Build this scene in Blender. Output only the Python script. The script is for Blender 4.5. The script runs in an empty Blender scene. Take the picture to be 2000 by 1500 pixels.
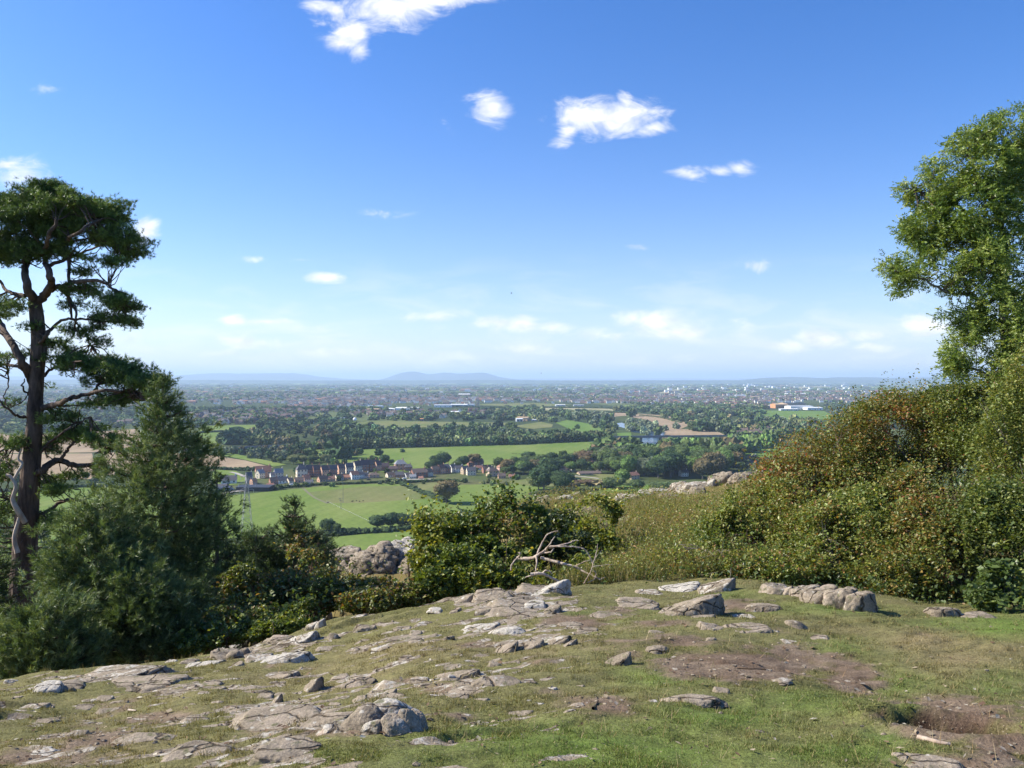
import bpy, math, random
import numpy as np
random.seed(7)
RNG = np.random.default_rng(11)
SC = bpy.context.scene
COL = SC.collection
F, CX, LV, H = 1556.0, 1000.0, 741.0, 90.0      # focal length in photo pixels, centre column, level row, eye height above the plain

# ------------------------------------------------------------------ helpers
def P(px, py, Y):
    return np.array([(px-CX)/F*Y, Y, H-(py-LV)/F*Y])
def G(px, py):                                   # a point of the plain
    Y = H*F/(py-LV)
    return np.array([(px-CX)/F*Y, Y, 0.0])

def _hash(ix, iy, iz, seed):
    h = (ix*374761393 + iy*668265263 + iz*2147483647 + seed*1274126177) & 0xFFFFFFFF
    h = ((h ^ (h >> 13))*1274126177) & 0xFFFFFFFF
    h = ((h ^ (h >> 15))*2246822519) & 0xFFFFFFFF
    return ((h ^ (h >> 16)) & 0xFFFFFF)/float(0xFFFFFF)
def vnoise(p, seed=0):
    p = np.asarray(p, dtype=np.float64)
    i = np.floor(p).astype(np.int64); f = p-i
    f = f*f*(3-2*f)
    x, y, z = i[..., 0], i[..., 1], i[..., 2]
    r = 0
    for dx in (0, 1):
        wx = f[..., 0] if dx else 1-f[..., 0]
        for dy in (0, 1):
            wy = f[..., 1] if dy else 1-f[..., 1]
            for dz in (0, 1):
                wz = f[..., 2] if dz else 1-f[..., 2]
                r = r + wx*wy*wz*_hash(x+dx, y+dy, z+dz, seed)
    return r*2-1
def fbm(p, octv=4, seed=0, gain=0.5):
    p = np.asarray(p, dtype=np.float64)
    a, s, t = 1.0, 0.0, 0.0
    for k in range(octv):
        s = s + a*vnoise(p*(2.03**k)+k*17.3, seed+k); t += a; a *= gain
    return s/t*1.4
def sstep(a, b, x):
    t = np.clip((x-a)/(b-a), 0, 1); return t*t*(3-2*t)
def unit(v): return v/np.maximum(np.linalg.norm(v, axis=-1, keepdims=True), 1e-9)
def rand_dirs(n, rng=RNG): return unit(rng.normal(size=(n, 3)))

def mesh_np(name, V, Fc, mats=(), col=None, smooth=False, matidx=None):
    """V (n,3); Fc: (m,k) array or list of such arrays; col (n,3) point colour"""
    me = bpy.data.meshes.new(name)
    if not isinstance(Fc, list): Fc = [Fc]
    Fc = [np.asarray(f) for f in Fc if len(f)]
    V = np.asarray(V, dtype=np.float32)
    me.vertices.add(len(V)); me.vertices.foreach_set('co', V.ravel())
    nl = sum(f.size for f in Fc); nf = sum(len(f) for f in Fc)
    me.loops.add(nl); me.polygons.add(nf)
    me.loops.foreach_set('vertex_index', np.concatenate([f.ravel() for f in Fc]).astype(np.int32))
    tot = np.concatenate([np.full(len(f), f.shape[1]) for f in Fc])
    st = np.concatenate([[0], np.cumsum(tot)[:-1]])
    me.polygons.foreach_set('loop_start', st.astype(np.int32))
    me.polygons.foreach_set('use_smooth', np.full(nf, bool(smooth)))
    if matidx is not None: me.polygons.foreach_set('material_index', np.asarray(matidx, dtype=np.int32))
    for m in mats: me.materials.append(m)
    if col is not None:
        a = me.color_attributes.new('Col', 'FLOAT_COLOR', 'POINT')
        c = np.ones((len(V), 4), dtype=np.float32); c[:, :3] = col
        a.data.foreach_set('color', c.ravel())
    me.update(calc_edges=True)
    return me
def link(name, me, parent=None, loc=None):
    o = bpy.data.objects.new(name, me); COL.objects.link(o)
    if parent is not None: o.parent = parent
    if loc is not None: o.location = [float(c) for c in loc]
    return o
def tag(o, label=None, cat=None, group=None, kind=None):
    if label: o['label'] = label
    if cat: o['category'] = cat
    if group: o['group'] = group
    if kind: o['kind'] = kind
    return o
def empty(name, loc, rz=0):
    o = bpy.data.objects.new(name, None); COL.objects.link(o)
    o.location = [float(c) for c in loc]; o.rotation_euler = (0, 0, rz); o.empty_display_size = 0.3
    return o

class MB:                                        # collects geometry
    def __init__(s): s.v = []; s.f3 = []; s.f4 = []; s.n = 0; s.c = []; s.m3 = []; s.m4 = []
    def add(s, V, Fc, col=None, mi=0):
        V = np.asarray(V, dtype=float); Fc = np.asarray(Fc)
        s.v.append(V); (s.f3 if Fc.shape[1] == 3 else s.f4).append(Fc+s.n)
        (s.m3 if Fc.shape[1] == 3 else s.m4).append(np.full(len(Fc), mi))
        if col is not None: s.c.append(np.broadcast_to(np.asarray(col, dtype=float), V.shape))
        s.n += len(V)
    def mesh(s, name, mats=(), smooth=False, off=None):
        V = np.concatenate(s.v)
        if off is not None: V = V-np.asarray(off)
        fs = []; mi = []
        if s.f3: fs.append(np.concatenate(s.f3)); mi.append(np.concatenate(s.m3))
        if s.f4: fs.append(np.concatenate(s.f4)); mi.append(np.concatenate(s.m4))
        col = np.concatenate(s.c) if s.c and sum(len(c) for c in s.c) == len(V) else None
        return mesh_np(name, V, fs, mats, col, smooth, np.concatenate(mi))

def box(x0, x1, y0, y1, z0, z1):
    V = np.array([(x, y, z) for z in (z0, z1) for y in (y0, y1) for x in (x0, x1)], dtype=float)
    Fc = np.array([(0, 2, 3, 1), (4, 5, 7, 6), (0, 1, 5, 4), (2, 6, 7, 3), (0, 4, 6, 2), (1, 3, 7, 5)])
    return V, Fc
def tube(pts, rad, sides=6, cap=True):
    pts = np.asarray(pts, dtype=float); n = len(pts)
    rad = np.broadcast_to(np.asarray(rad, dtype=float), (n,))
    T = unit(np.gradient(pts, axis=0))
    ref = np.array([0.0, 0, 1]) if abs(T[0][2]) < 0.9 else np.array([1.0, 0, 0])
    U = np.zeros_like(pts); u = unit(np.cross(T[0], ref))
    for k in range(n):
        u = unit(u-T[k]*np.dot(u, T[k])); U[k] = u
    W = np.cross(T, U)
    a = np.arange(sides)/sides*2*math.pi
    V = pts[:, None]+rad[:, None, None]*(np.cos(a)[None, :, None]*U[:, None]+np.sin(a)[None, :, None]*W[:, None])
    V = V.reshape(-1, 3)
    i = np.arange(n-1)[:, None]*sides; j = np.arange(sides)[None]; k = (j+1) % sides
    Fc = np.stack([i+j, i+k, i+sides+k, i+sides+j], -1).reshape(-1, 4)
    return V, Fc
def smooth_path(pts, m=6, wob=0, rng=RNG):
    pts = np.asarray(pts, dtype=float)
    if len(pts) < 3:
        t = np.linspace(0, 1, m+1)[:, None]; out = pts[0]*(1-t)+pts[-1]*t
    else:
        Q = np.concatenate([[2*pts[0]-pts[1]], pts, [2*pts[-1]-pts[-2]]]); out = []
        for i in range(1, len(Q)-2):
            for t in np.arange(m)/m:
                out.append(0.5*((2*Q[i])+(Q[i+1]-Q[i-1])*t+(2*Q[i-1]-5*Q[i]+4*Q[i+1]-Q[i+2])*t*t+(3*Q[i]-Q[i-1]-3*Q[i+1]+Q[i+2])*t**3))
        out.append(pts[-1]); out = np.array(out)
    if wob: out[1:-1] += rng.normal(size=(len(out)-2, 3))*wob
    return out

_ICO = {}
def ico(sub):
    if sub in _ICO: return _ICO[sub]
    import bmesh
    bm = bmesh.new(); bmesh.ops.create_icosphere(bm, subdivisions=sub, radius=1.0)
    V = np.array([v.co[:] for v in bm.verts]); Fc = np.array([[v.index for v in f.verts] for f in bm.faces])
    bm.free(); _ICO[sub] = (unit(V), Fc); return _ICO[sub]

# ------------------------------------------------------------------ materials
def mat(name):
    m = bpy.data.materials.new(name); m.use_nodes = True
    nt = m.node_tree; nt.nodes.clear()
    return m, nt, nt.nodes.new('ShaderNodeOutputMaterial')
def N(nt, t, **kw):
    n = nt.nodes.new(t)
    for k, v in kw.items():
        if k.startswith('i_'):
            key = k[2:]; key = int(key) if key.isdigit() else key.replace('_', ' ')
            n.inputs[key].default_value = v
        else: setattr(n, k, v)
    return n
def L(nt, a, b): nt.links.new(a, b)
def ramp(nt, stops, interp='LINEAR'):
    r = nt.nodes.new('ShaderNodeValToRGB'); r.color_ramp.interpolation = interp
    e = r.color_ramp.elements
    while len(e) < len(stops): e.new(0.5)
    for q, (p, c) in zip(e, stops):
        q.position = p; q.color = (*c, 1) if len(c) == 3 else c
    return r
def mixc(nt, a, b, fac, mode='MIX'):
    m = nt.nodes.new('ShaderNodeMix'); m.data_type = 'RGBA'; m.blend_type = mode
    for s, v in ((0, fac), (6, a), (7, b)):
        if isinstance(v, (int, float)): m.inputs[s].default_value = v
        elif isinstance(v, tuple): m.inputs[s].default_value = (*v, 1) if len(v) == 3 else v
        else: nt.links.new(v, m.inputs[s])
    return m.outputs[2]

def m_plain(name, col, rough=0.8, noise=0.0, nscale=3.0, spec=0.3, metal=0.0):
    m, nt, out = mat(name)
    b = N(nt, 'ShaderNodeBsdfPrincipled', i_Roughness=rough, i_Metallic=metal)
    b.inputs['Specular IOR Level'].default_value = spec
    if noise:
        g = N(nt, 'ShaderNodeNewGeometry'); t = N(nt, 'ShaderNodeTexNoise', i_Scale=nscale, i_Detail=4.0)
        L(nt, g.outputs['Position'], t.inputs['Vector'])
        lo = tuple(c*(1-noise) for c in col); hi = tuple(min(1, c*(1+noise)) for c in col)
        r = ramp(nt, [(0.3, lo), (0.7, hi)]); L(nt, t.outputs['Fac'], r.inputs[0]); L(nt, r.outputs[0], b.inputs['Base Color'])
    else: b.inputs['Base Color'].default_value = (*col, 1)
    L(nt, b.outputs[0], out.inputs[0]); return m
def m_leaf(name, trans=0.3, gloss=0.35, rough=0.5, tint=(1, 1, 1)):
    m, nt, out = mat(name)
    a = N(nt, 'ShaderNodeAttribute', attribute_name='Col')
    c = mixc(nt, a.outputs['Color'], tint, 1.0, 'MULTIPLY')
    b = N(nt, 'ShaderNodeBsdfPrincipled', i_Roughness=rough); b.inputs['Specular IOR Level'].default_value = gloss
    L(nt, c, b.inputs['Base Color'])
    t = N(nt, 'ShaderNodeBsdfTranslucent'); c2 = mixc(nt, c, (1.25, 1.2, 0.5), 1.0, 'MULTIPLY'); L(nt, c2, t.inputs[0])
    x = N(nt, 'ShaderNodeMixShader', i_0=trans); L(nt, b.outputs[0], x.inputs[1]); L(nt, t.outputs[0], x.inputs[2])
    L(nt, x.outputs[0], out.inputs[0]); return m
def m_bark(name, c0, c1, scale=6.0, stretch=0.25, bump=0.6):
    m, nt, out = mat(name)
    g = N(nt, 'ShaderNodeNewGeometry'); mp = N(nt, 'ShaderNodeMapping'); mp.inputs['Scale'].default_value = (1, 1, stretch)
    L(nt, g.outputs['Position'], mp.inputs[0])
    t = N(nt, 'ShaderNodeTexNoise', i_Scale=scale, i_Detail=6.0, i_Roughness=0.65); L(nt, mp.outputs[0], t.inputs['Vector'])
    r = ramp(nt, [(0.35, c0), (0.65, c1)]); L(nt, t.outputs['Fac'], r.inputs[0])
    b = N(nt, 'ShaderNodeBsdfPrincipled', i_Roughness=0.9); b.inputs['Specular IOR Level'].default_value = 0.15
    L(nt, r.outputs[0], b.inputs['Base Color'])
    t2 = N(nt, 'ShaderNodeTexVoronoi', i_Scale=scale*3); L(nt, mp.outputs[0], t2.inputs['Vector'])
    ad = N(nt, 'ShaderNodeMath', operation='ADD'); L(nt, t.outputs['Fac'], ad.inputs[0]); L(nt, t2.outputs['Distance'], ad.inputs[1])
    bp = N(nt, 'ShaderNodeBump', i_Strength=bump, i_Distance=0.03); L(nt, ad.outputs[0], bp.inputs['Height']); L(nt, bp.outputs[0], b.inputs['Normal'])
    L(nt, b.outputs[0], out.inputs[0]); return m

# ------------------------------------------------------------------ camera, render
cam = bpy.data.cameras.new('camera'); cam.sensor_width = 36.0; cam.lens = 36.0*F/2000.0
cam.shift_y = -9/2000.0; cam.clip_start = 0.1; cam.clip_end = 200000
co = bpy.data.objects.new('camera', cam); COL.objects.link(co)
co.location = (0, 0, H); co.rotation_euler = (math.pi/2, 0, 0); SC.camera = co
SC.view_settings.view_transform = 'Standard'; SC.view_settings.look = 'None'; SC.view_settings.gamma = 1; SC.view_settings.exposure = 0.85
SC.cycles.use_denoising = True
SC.cycles.max_bounces = 8; SC.cycles.diffuse_bounces = 3; SC.cycles.transmission_bounces = 3; SC.cycles.volume_bounces = 2
SC.cycles.transparent_max_bounces = 8

# ------------------------------------------------------------------ light and sky
SUN_AZ = math.radians(-82)       # measured from +Y towards +X: the sun stands to the left and slightly ahead
SUN_EL = math.radians(38)
S = np.array([math.sin(SUN_AZ)*math.cos(SUN_EL), math.cos(SUN_AZ)*math.cos(SUN_EL), math.sin(SUN_EL)])
ld = bpy.data.lights.new('sun', 'SUN'); ld.energy = 5.0; ld.angle = math.radians(0.5); ld.color = (1.0, 0.94, 0.80)
lo = bpy.data.objects.new('sun', ld); COL.objects.link(lo)
from mathutils import Vector
lo.rotation_euler = Vector(S).to_track_quat('Z', 'Y').to_euler(); lo.location = (-60, 20, 160)

w = bpy.data.worlds.new('World'); SC.world = w; w.use_nodes = True
nt = w.node_tree; nt.nodes.clear()
out = N(nt, 'ShaderNodeOutputWorld'); bg = N(nt, 'ShaderNodeBackground', i_Strength=0.09)
L(nt, bg.outputs[0], out.inputs[0])
sky = N(nt, 'ShaderNodeTexSky', sky_type='NISHITA'); sky.sun_disc = False
sky.sun_elevation = SUN_EL; sky.sun_rotation = SUN_AZ % (2*math.pi)
sky.altitude = 150; sky.air_density = 1.0; sky.dust_density = 0.7; sky.ozone_density = 2.5
hs_ = N(nt, 'ShaderNodeHueSaturation', i_Saturation=1.30, i_Value=1.0); L(nt, sky.outputs[0], hs_.inputs['Color'])
skyc = mixc(nt, hs_.outputs[0], (0.84, 0.97, 1.28), 1.0, 'MULTIPLY')
tc = N(nt, 'ShaderNodeTexCoord')
sx = N(nt, 'ShaderNodeSeparateXYZ'); L(nt, tc.outputs['Generated'], sx.inputs[0])
ymx = N(nt, 'ShaderNodeMath', operation='MAXIMUM', i_1=0.02); L(nt, sx.outputs[1], ymx.inputs[0])
da = N(nt, 'ShaderNodeMath', operation='DIVIDE'); L(nt, sx.outputs[0], da.inputs[0]); L(nt, ymx.outputs[0], da.inputs[1])
db = N(nt, 'ShaderNodeMath', operation='DIVIDE'); L(nt, sx.outputs[2], db.inputs[0]); L(nt, ymx.outputs[0], db.inputs[1])
ab = N(nt, 'ShaderNodeCombineXYZ'); L(nt, da.outputs[0], ab.inputs[0]); L(nt, db.outputs[0], ab.inputs[1])
# cloud clumps: (px, py, half width, half height, tilt deg, weight)
CL = [(760, 20, 150, 52, 10, 1.0), (690, 60, 62, 40, 45, 1.0), (705, 100, 34, 30, 70, .8), (860, 0, 140, 26, 8, .9), (650, 18, 70, 24, -10, .7),
      (957, 212, 52, 38, -8, .95), (1150, 225, 85, 42, -5, 1.0), (1215, 235, 100, 40, 12, 1.0), (1105, 262, 42, 24, 40, .8), (1275, 250, 60, 22, 5, .8), (1110, 225, 60, 26, 0, .6), (1225, 205, 22, 34, 10, .6),
      (1350, 340, 50, 17, -3, .8), (1410, 334, 40, 16, 0, .7), (1445, 328, 36, 20, -8, .8),
      (30, 350, 100, 48, 8, .62), (10, 320, 50, 20, 5, .6), (288, 450, 34, 26, 30, .9), (1475, 520, 42, 18, -8, .65), (632, 541, 48, 14, -3, .8), (755, 415, 70, 16, 5, .35), (495, 507, 26, 10, 0, .4), (1245, 481, 34, 10, -5, .4), (590, 508, 60, 9, -8, .3),
      (455, 625, 34, 13.2, 0, 0.975), (520, 628, 60, 11, 0, 0.65), (850, 618, 90, 15.4, 2, 0.715), (1020, 633, 42, 22, -4, 1), (965, 630, 60, 16.5, 4, 0.78), (1080, 640, 50, 17.6, 0, 0.845), (1275, 625, 90, 28.6, 4, 0.936), (1330, 648, 160, 33, 4, 0.65),
      (1180, 655, 130, 22, 2, 0.52), (1600, 662, 60, 22, -8, 1), (1535, 675, 60, 15.4, -3, 0.975), (1805, 636, 70, 24.2, -4, 0.975), (1700, 655, 60, 13.2, 0, 0.65), (1710, 680, 50, 13.2, 0, 0.78), (480, 668, 90, 17.6, -3, 0.845), (1030, 683, 80, 15.4, -2, 0.78),
      (640, 690, 100, 13.2, 0, 0.65), (900, 700, 160, 17.6, 0, 0.52), (1350, 700, 180, 20, 0, 0.35), (420, 690, 90, 15.4, 0, 0.585), (240, 660, 120, 22, 0, 0.52), (90, 175, 70, 20, -10, 0.22), (875, 250, 30, 16, -50, 0.3), (735, 600, 180, 14, 3, 0.2), (650, 640, 160, 16, 0, 0.3)]
acc = None
for (px, py, rx, ry, th, wt) in CL:
    mp = N(nt, 'ShaderNodeMapping', vector_type='TEXTURE')
    mp.inputs['Location'].default_value = ((px-CX)/F, (LV-py)/F, 0); mp.inputs['Rotation'].default_value = (0, 0, math.radians(th))
    mp.inputs['Scale'].default_value = (rx*1.25/F, ry*1.25/F, 1); L(nt, ab.outputs[0], mp.inputs[0])
    gr = N(nt, 'ShaderNodeTexGradient', gradient_type='SPHERICAL'); L(nt, mp.outputs[0], gr.inputs[0])
    ml = N(nt, 'ShaderNodeMath', operation='MULTIPLY', i_1=wt); L(nt, gr.outputs['Fac'], ml.inputs[0])
    if acc is None: acc = ml
    else:
        ad = N(nt, 'ShaderNodeMath', operation='MAXIMUM'); L(nt, acc.outputs[0], ad.inputs[0]); L(nt, ml.outputs[0], ad.inputs[1]); acc = ad
st = N(nt, 'ShaderNodeMapping'); st.inputs['Scale'].default_value = (1.0, 1.9, 1); st.inputs['Rotation'].default_value = (0, 0, 0.12); L(nt, ab.outputs[0], st.inputs[0])
n1 = N(nt, 'ShaderNodeTexNoise', i_Scale=17.0, i_Detail=10.0, i_Roughness=0.64, i_Distortion=0.7); L(nt, st.outputs[0], n1.inputs['Vector'])
# density = smoothstep(mask*1.5 + noise)
m1 = N(nt, 'ShaderNodeMath', operation='MULTIPLY_ADD', i_1=1.30, i_2=-1.38); L(nt, acc.outputs[0], m1.inputs[0])
m2 = N(nt, 'ShaderNodeMath', operation='MULTIPLY_ADD', i_1=2.15); L(nt, n1.outputs['Fac'], m2.inputs[0]); L(nt, m1.outputs[0], m2.inputs[2])
mr = N(nt, 'ShaderNodeMapRange', interpolation_type='SMOOTHSTEP'); mr.inputs[1].default_value = -0.10; mr.inputs[2].default_value = 0.80
L(nt, m2.outputs[0], mr.inputs[0])
mk = N(nt, 'ShaderNodeMapRange'); mk.inputs[1].default_value = 0.02; mk.inputs[2].default_value = 0.2; L(nt, acc.outputs[0], mk.inputs[0])
cm = N(nt, 'ShaderNodeMath', operation='MULTIPLY'); L(nt, mr.outputs[0], cm.inputs[0]); L(nt, mk.outputs[0], cm.inputs[1])
# low clouds are seen through more air: fade and warm them
el = N(nt, 'ShaderNodeMapRange'); el.inputs[1].default_value = 0.02; el.inputs[2].default_value = 0.2; el.inputs[3].default_value = 0.95; el.inputs[4].default_value = 0.93; L(nt, db.outputs[0], el.inputs[0])
cm2 = N(nt, 'ShaderNodeMath', operation='MULTIPLY'); L(nt, cm.outputs[0], cm2.inputs[0]); L(nt, el.outputs[0], cm2.inputs[1])
n2 = N(nt, 'ShaderNodeTexNoise', i_Scale=34.0, i_Detail=4.0); L(nt, st.outputs[0], n2.inputs['Vector'])
cr = ramp(nt, [(0.3, (5.6, 5.9, 6.5)), (0.60, (8.0, 7.9, 7.8))]); L(nt, n2.outputs['Fac'], cr.inputs[0])
# pale air along the horizon
ha = N(nt, 'ShaderNodeMath', operation='MULTIPLY', i_1=-9.5); L(nt, db.outputs[0], ha.inputs[0]); hb_ = N(nt, 'ShaderNodeMath', operation='EXPONENT'); L(nt, ha.outputs[0], hb_.inputs[0])
hc_ = N(nt, 'ShaderNodeMath', operation='MULTIPLY', i_1=0.52, use_clamp=True); L(nt, hb_.outputs[0], hc_.inputs[0])
skyc = mixc(nt, skyc, (7.8, 7.8, 7.7), hc_.outputs[0])
# faint high wisps
sw = N(nt, 'ShaderNodeMapping'); sw.inputs['Scale'].default_value = (3.0, 11, 1); sw.inputs['Rotation'].default_value = (0, 0, .1); L(nt, ab.outputs[0], sw.inputs[0])
nw = N(nt, 'ShaderNodeTexNoise', i_Scale=2.6, i_Detail=8.0, i_Roughness=0.6, i_Distortion=0.5); L(nt, sw.outputs[0], nw.inputs['Vector'])
mw = N(nt, 'ShaderNodeMapRange', interpolation_type='SMOOTHSTEP'); mw.inputs[1].default_value = .44; mw.inputs[2].default_value = .68; L(nt, nw.outputs['Fac'], mw.inputs[0])
lw = N(nt, 'ShaderNodeMapRange'); lw.inputs[1].default_value = .02; lw.inputs[2].default_value = .16; lw.inputs[3].default_value = .55; lw.inputs[4].default_value = 0.0; L(nt, db.outputs[0], lw.inputs[0])
mw2 = N(nt, 'ShaderNodeMath', operation='MULTIPLY'); L(nt, mw.outputs[0], mw2.inputs[0]); L(nt, lw.outputs[0], mw2.inputs[1])
skyc = mixc(nt, skyc, (7.4, 7.3, 7.3), mw2.outputs[0])
fin = mixc(nt, skyc, cr.outputs[0], cm2.outputs[0])
L(nt, fin, bg.inputs[0])
# ------------------------------------------------------------------ the near hill
CTRL = [  # (px, py, Y): points of the turf seen in the photograph
 (1000,1500,4.0),(1000,1420,4.9),(1000,1350,6.0),(1000,1250,8.6),(1000,1190,10.6),(1050,1160,11.9),(900,1170,12.2),(800,1200,11.6),
 (1400,1150,12.0),(1300,1160,11.9),(1500,1160,11.4),(1700,1190,10.6),(1700,1260,8.6),(2000,1212,10.2),(2300,1212,10.2),(2000,1350,6.4),(2300,1400,6.0),(2000,1500,4.3),(2400,1500,4.3),
 (1500,1500,4.05),(1500,1350,6.1),(1500,1250,8.4),(1250,1300,7.1),
 (620,1220,11.6),(440,1275,10.6),(300,1300,10.6),(100,1328,10.0),(0,1348,9.6),(-300,1380,9.0),(0,1500,4.9),(-400,1500,5.1),(300,1400,6.6),(300,1500,4.5),(150,1390,7.2),(500,1350,7.8),(600,1280,9.6),(600,1500,4.2),(750,1400,5.4),
 (450,1400,13.5),(200,1440,12.5),(0,1470,12.0),(-400,1500,12.0),(700,1290,14.2),(900,1225,14.6),(1000,1190,14.5),
 (150,1450,19),(400,1400,19),(700,1300,19),(900,1240,19),(-400,1500,19),
 (1150,1150,13.6),(1300,1105,15.5),(1400,1080,16.5),(1250,1050,19),(1300,1010,22),(1150,1080,19),(1180,1020,24),
 (1350,965,27),(1420,938,29),(1500,925,30),(1250,978,28),(1200,985,28),(1120,975,31),(1060,978,32),(1000,1010,33),
 (1600,990,22),(1800,1010,19),(2100,1030,19),(1600,960,30),(2000,960,30),(2400,960,30),(1600,1120,15),(1800,1150,14),(2000,1160,13.5),(2400,1160,13.5),
 (650,1100,27),(720,1095,27),(800,1090,27),(900,1090,27),(560,1160,27),(400,1230,27),(100,1300,27),(-400,1330,27),
 (1450,1000,36),(1250,1040,36),(1050,1060,38),(1700,1000,40),(2100,1000,40)]
C = []
for (px, py, Y) in CTRL: C.append(((px-CX)/F*Y, Y, -(py-LV)/F*Y))
for uu in (-1.3, -0.6, -0.2, 0.2, 0.6, 1.3):
    for (Y, dz) in ((-2.2, -1.5), (0, -1.6), (1.8, -1.72), (48, -19), (70, -33), (100, -48), (150, -68), (220, -86), (330, -97)):
        C.append((uu*(Y+3), Y, dz-(0.02*(abs(uu)) if Y < 3 else 0)))
C = np.array(C)
def _uv(x, y): return np.stack([2.2*x/(y+3), np.log(y+3)*1.25], -1)
def _ker(r2): return 0.5*r2*np.log(r2+1e-12)
_A = _uv(C[:, 0], C[:, 1]); _n = len(_A)
_K = _ker(((_A[:, None]-_A[None])**2).sum(-1))+np.eye(_n)*0.002
_P = np.concatenate([np.ones((_n, 1)), _A], 1)
_M = np.block([[_K, _P], [_P.T, np.zeros((3, 3))]])
_W = np.linalg.solve(_M, np.concatenate([C[:, 2]/(C[:, 1]+3), np.zeros(3)]))
def pix(x, y, dz):
    ys = np.maximum(y, 0.3); return CX+x/ys*F, LV-dz/ys*F
HOLES = [(1862, 1430, 0.40, 0.25, 0.32, -0.35), (1716, 1408, 0.13, 0.10, 0.20, 0.1), (1795, 1412, 0.18, 0.11, 0.10, -0.3)]   # px, py, rx, ry (m), depth
def base_h(x, y):
    x = np.asarray(x, dtype=float); y = np.asarray(y, dtype=float)
    sh = x.shape; x = x.ravel(); y = y.ravel(); r = np.zeros(len(x))
    for a in range(0, len(x), 60000):
        q = _uv(x[a:a+60000], y[a:a+60000])
        r[a:a+60000] = (_ker(((q[:, None]-_A[None])**2).sum(-1))@_W[:_n]+_W[_n]+q@_W[_n+1:])*(y[a:a+60000]+3)
    return r.reshape(sh)
def detail_h(x, y):
    p = np.stack([x, y, np.zeros_like(x)], -1)
    near = 1-sstep(13, 17, y)
    d = near*(0.055*fbm(p*1.1, 3, 3)+0.022*fbm(p*np.array([3.0, 4.5, 1])+5, 3, 9)+0.009*fbm(p*14, 2, 21))
    # low bedded ledges that run from lower left to upper right
    ph = (y-0.42*x)*1.9+0.8*fbm(p*0.7, 2, 31); fr = ph-np.floor(ph)
    led = (sstep(0, 0.12, fr)*(1-fr)*0.055)*sstep(-0.15, 0.35, fbm(p*0.45+9, 2, 41))
    left = 1-sstep(-0.05, 0.25, x/np.maximum(y, 1))
    d = d+near*led*(0.4+1.3*left)
    d = d+(1-near)*(0.16*fbm(p*0.45, 4, 5)+0.05*fbm(p*2.2, 2, 6))*sstep(13, 18, y)*np.clip(y/25, 0.6, 3)
    return d
_HW = []
def ground_z(x, y):
    z = base_h(x, y)+detail_h(np.asarray(x, dtype=float), np.asarray(y, dtype=float))
    for (cx, cy, rx, ry, dep, rot) in _HW:
        X = (x-cx)*math.cos(rot)+(y-cy)*math.sin(rot); Y = -(x-cx)*math.sin(rot)+(y-cy)*math.cos(rot)
        r = np.sqrt((X/rx)**2+(Y/ry)**2)
        z = z-dep*(1-sstep(0.35, 1.15, r))+0.15*dep*np.exp(-((r-1.35)/0.25)**2)
    return z
def hit(px, py, y0=2.5, y1=45.0):                # where a sight line meets the hill
    ys = y0*(y1/y0)**np.linspace(0, 1, 500)
    xs = (px-CX)/F*ys; g = base_h(xs, ys); ray = -(py-LV)/F*ys
    b = np.nonzero(ray < g)[0]
    i = b[0] if len(b) else len(ys)-1
    i = max(i, 1); t0 = ray[i-1]-g[i-1]; t1 = ray[i]-g[i]; t = t0/(t0-t1) if t0 != t1 else 0
    Y = ys[i-1]+(ys[i]-ys[i-1])*min(max(t, 0), 1)
    return (px-CX)/F*Y, Y
for (px, py, rx, ry, dep, rot) in HOLES:
    x_, y_ = hit(px, py); _HW.append((x_, y_, rx, ry, dep, rot))
def gz(x, y): return H+float(ground_z(np.array([x*1.0]), np.array([y*1.0]))[0])

# what grows where: bare earth, lush or straw grass (patches as they lie on the turf)
DIRT = [(1440,1295,190,44,1.0),(1330,1255,150,26,.8),(1510,1320,90,22,.7),(1200,1385,110,30,.95),(1230,1372,70,20,.6),(1660,1320,80,44,.95),(1640,1283,70,14,.8),(1900,1400,170,48,1.0),(1960,1440,90,60,.9),(1720,1395,60,16,.8),(1130,1212,75,22,.8),(1210,1190,60,14,.6),
        (1160,1205,120,14,.5),(960,1260,90,14,.55),(1060,1290,70,14,.6),(870,1345,60,16,.7),(740,1360,50,14,.4),(1090,1350,60,14,.5),(900,1400,50,14,.5),(800,1330,60,12,.5),(1440,1180,60,22,.65),(1510,1225,70,14,.6),(560,1300,80,14,.4),(300,1400,90,16,.5),(180,1440,120,20,.55),(100,1480,140,22,.5),(230,1380,60,14,.5),
        (1560,1400,60,16,.4),(1400,1440,90,18,.35),(1600,1470,110,20,.4),(560,1420,150,20,.6),(1850,1490,140,22,.75),(1780,1245,60,10,.5),(1290,1215,90,12,.6),(1240,1280,60,22,.6),(1050,1250,60,12,.4),(450,1460,60,14,.3)]
BEDROCK = [(1030,1168,95,24,1.0),(950,1180,70,16,.8),(1090,1150,40,14,.8),(1350,1170,90,28,.9),(1260,1168,70,14,.8),(1600,1150,90,12,.7),(560,1390,110,26,.9),(640,1405,60,16,.7),(460,1262,70,16,.9),(570,1250,70,12,.8),(240,1316,100,14,.6),(1040,1252,90,16,.7),(880,1300,70,14,.5),(550,1480,80,26,.8),(370,1470,80,14,.7),(1040,1186,90,16,.8),(980,1215,100,12,.5),(1220,1180,80,12,.6),(520,1320,80,14,.5),(680,1325,60,12,.5),(800,1240,70,10,.5),(1840,1498,80,18,.8),(1190,1198,70,10,.5),(300,1345,120,10,.5)]
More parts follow.
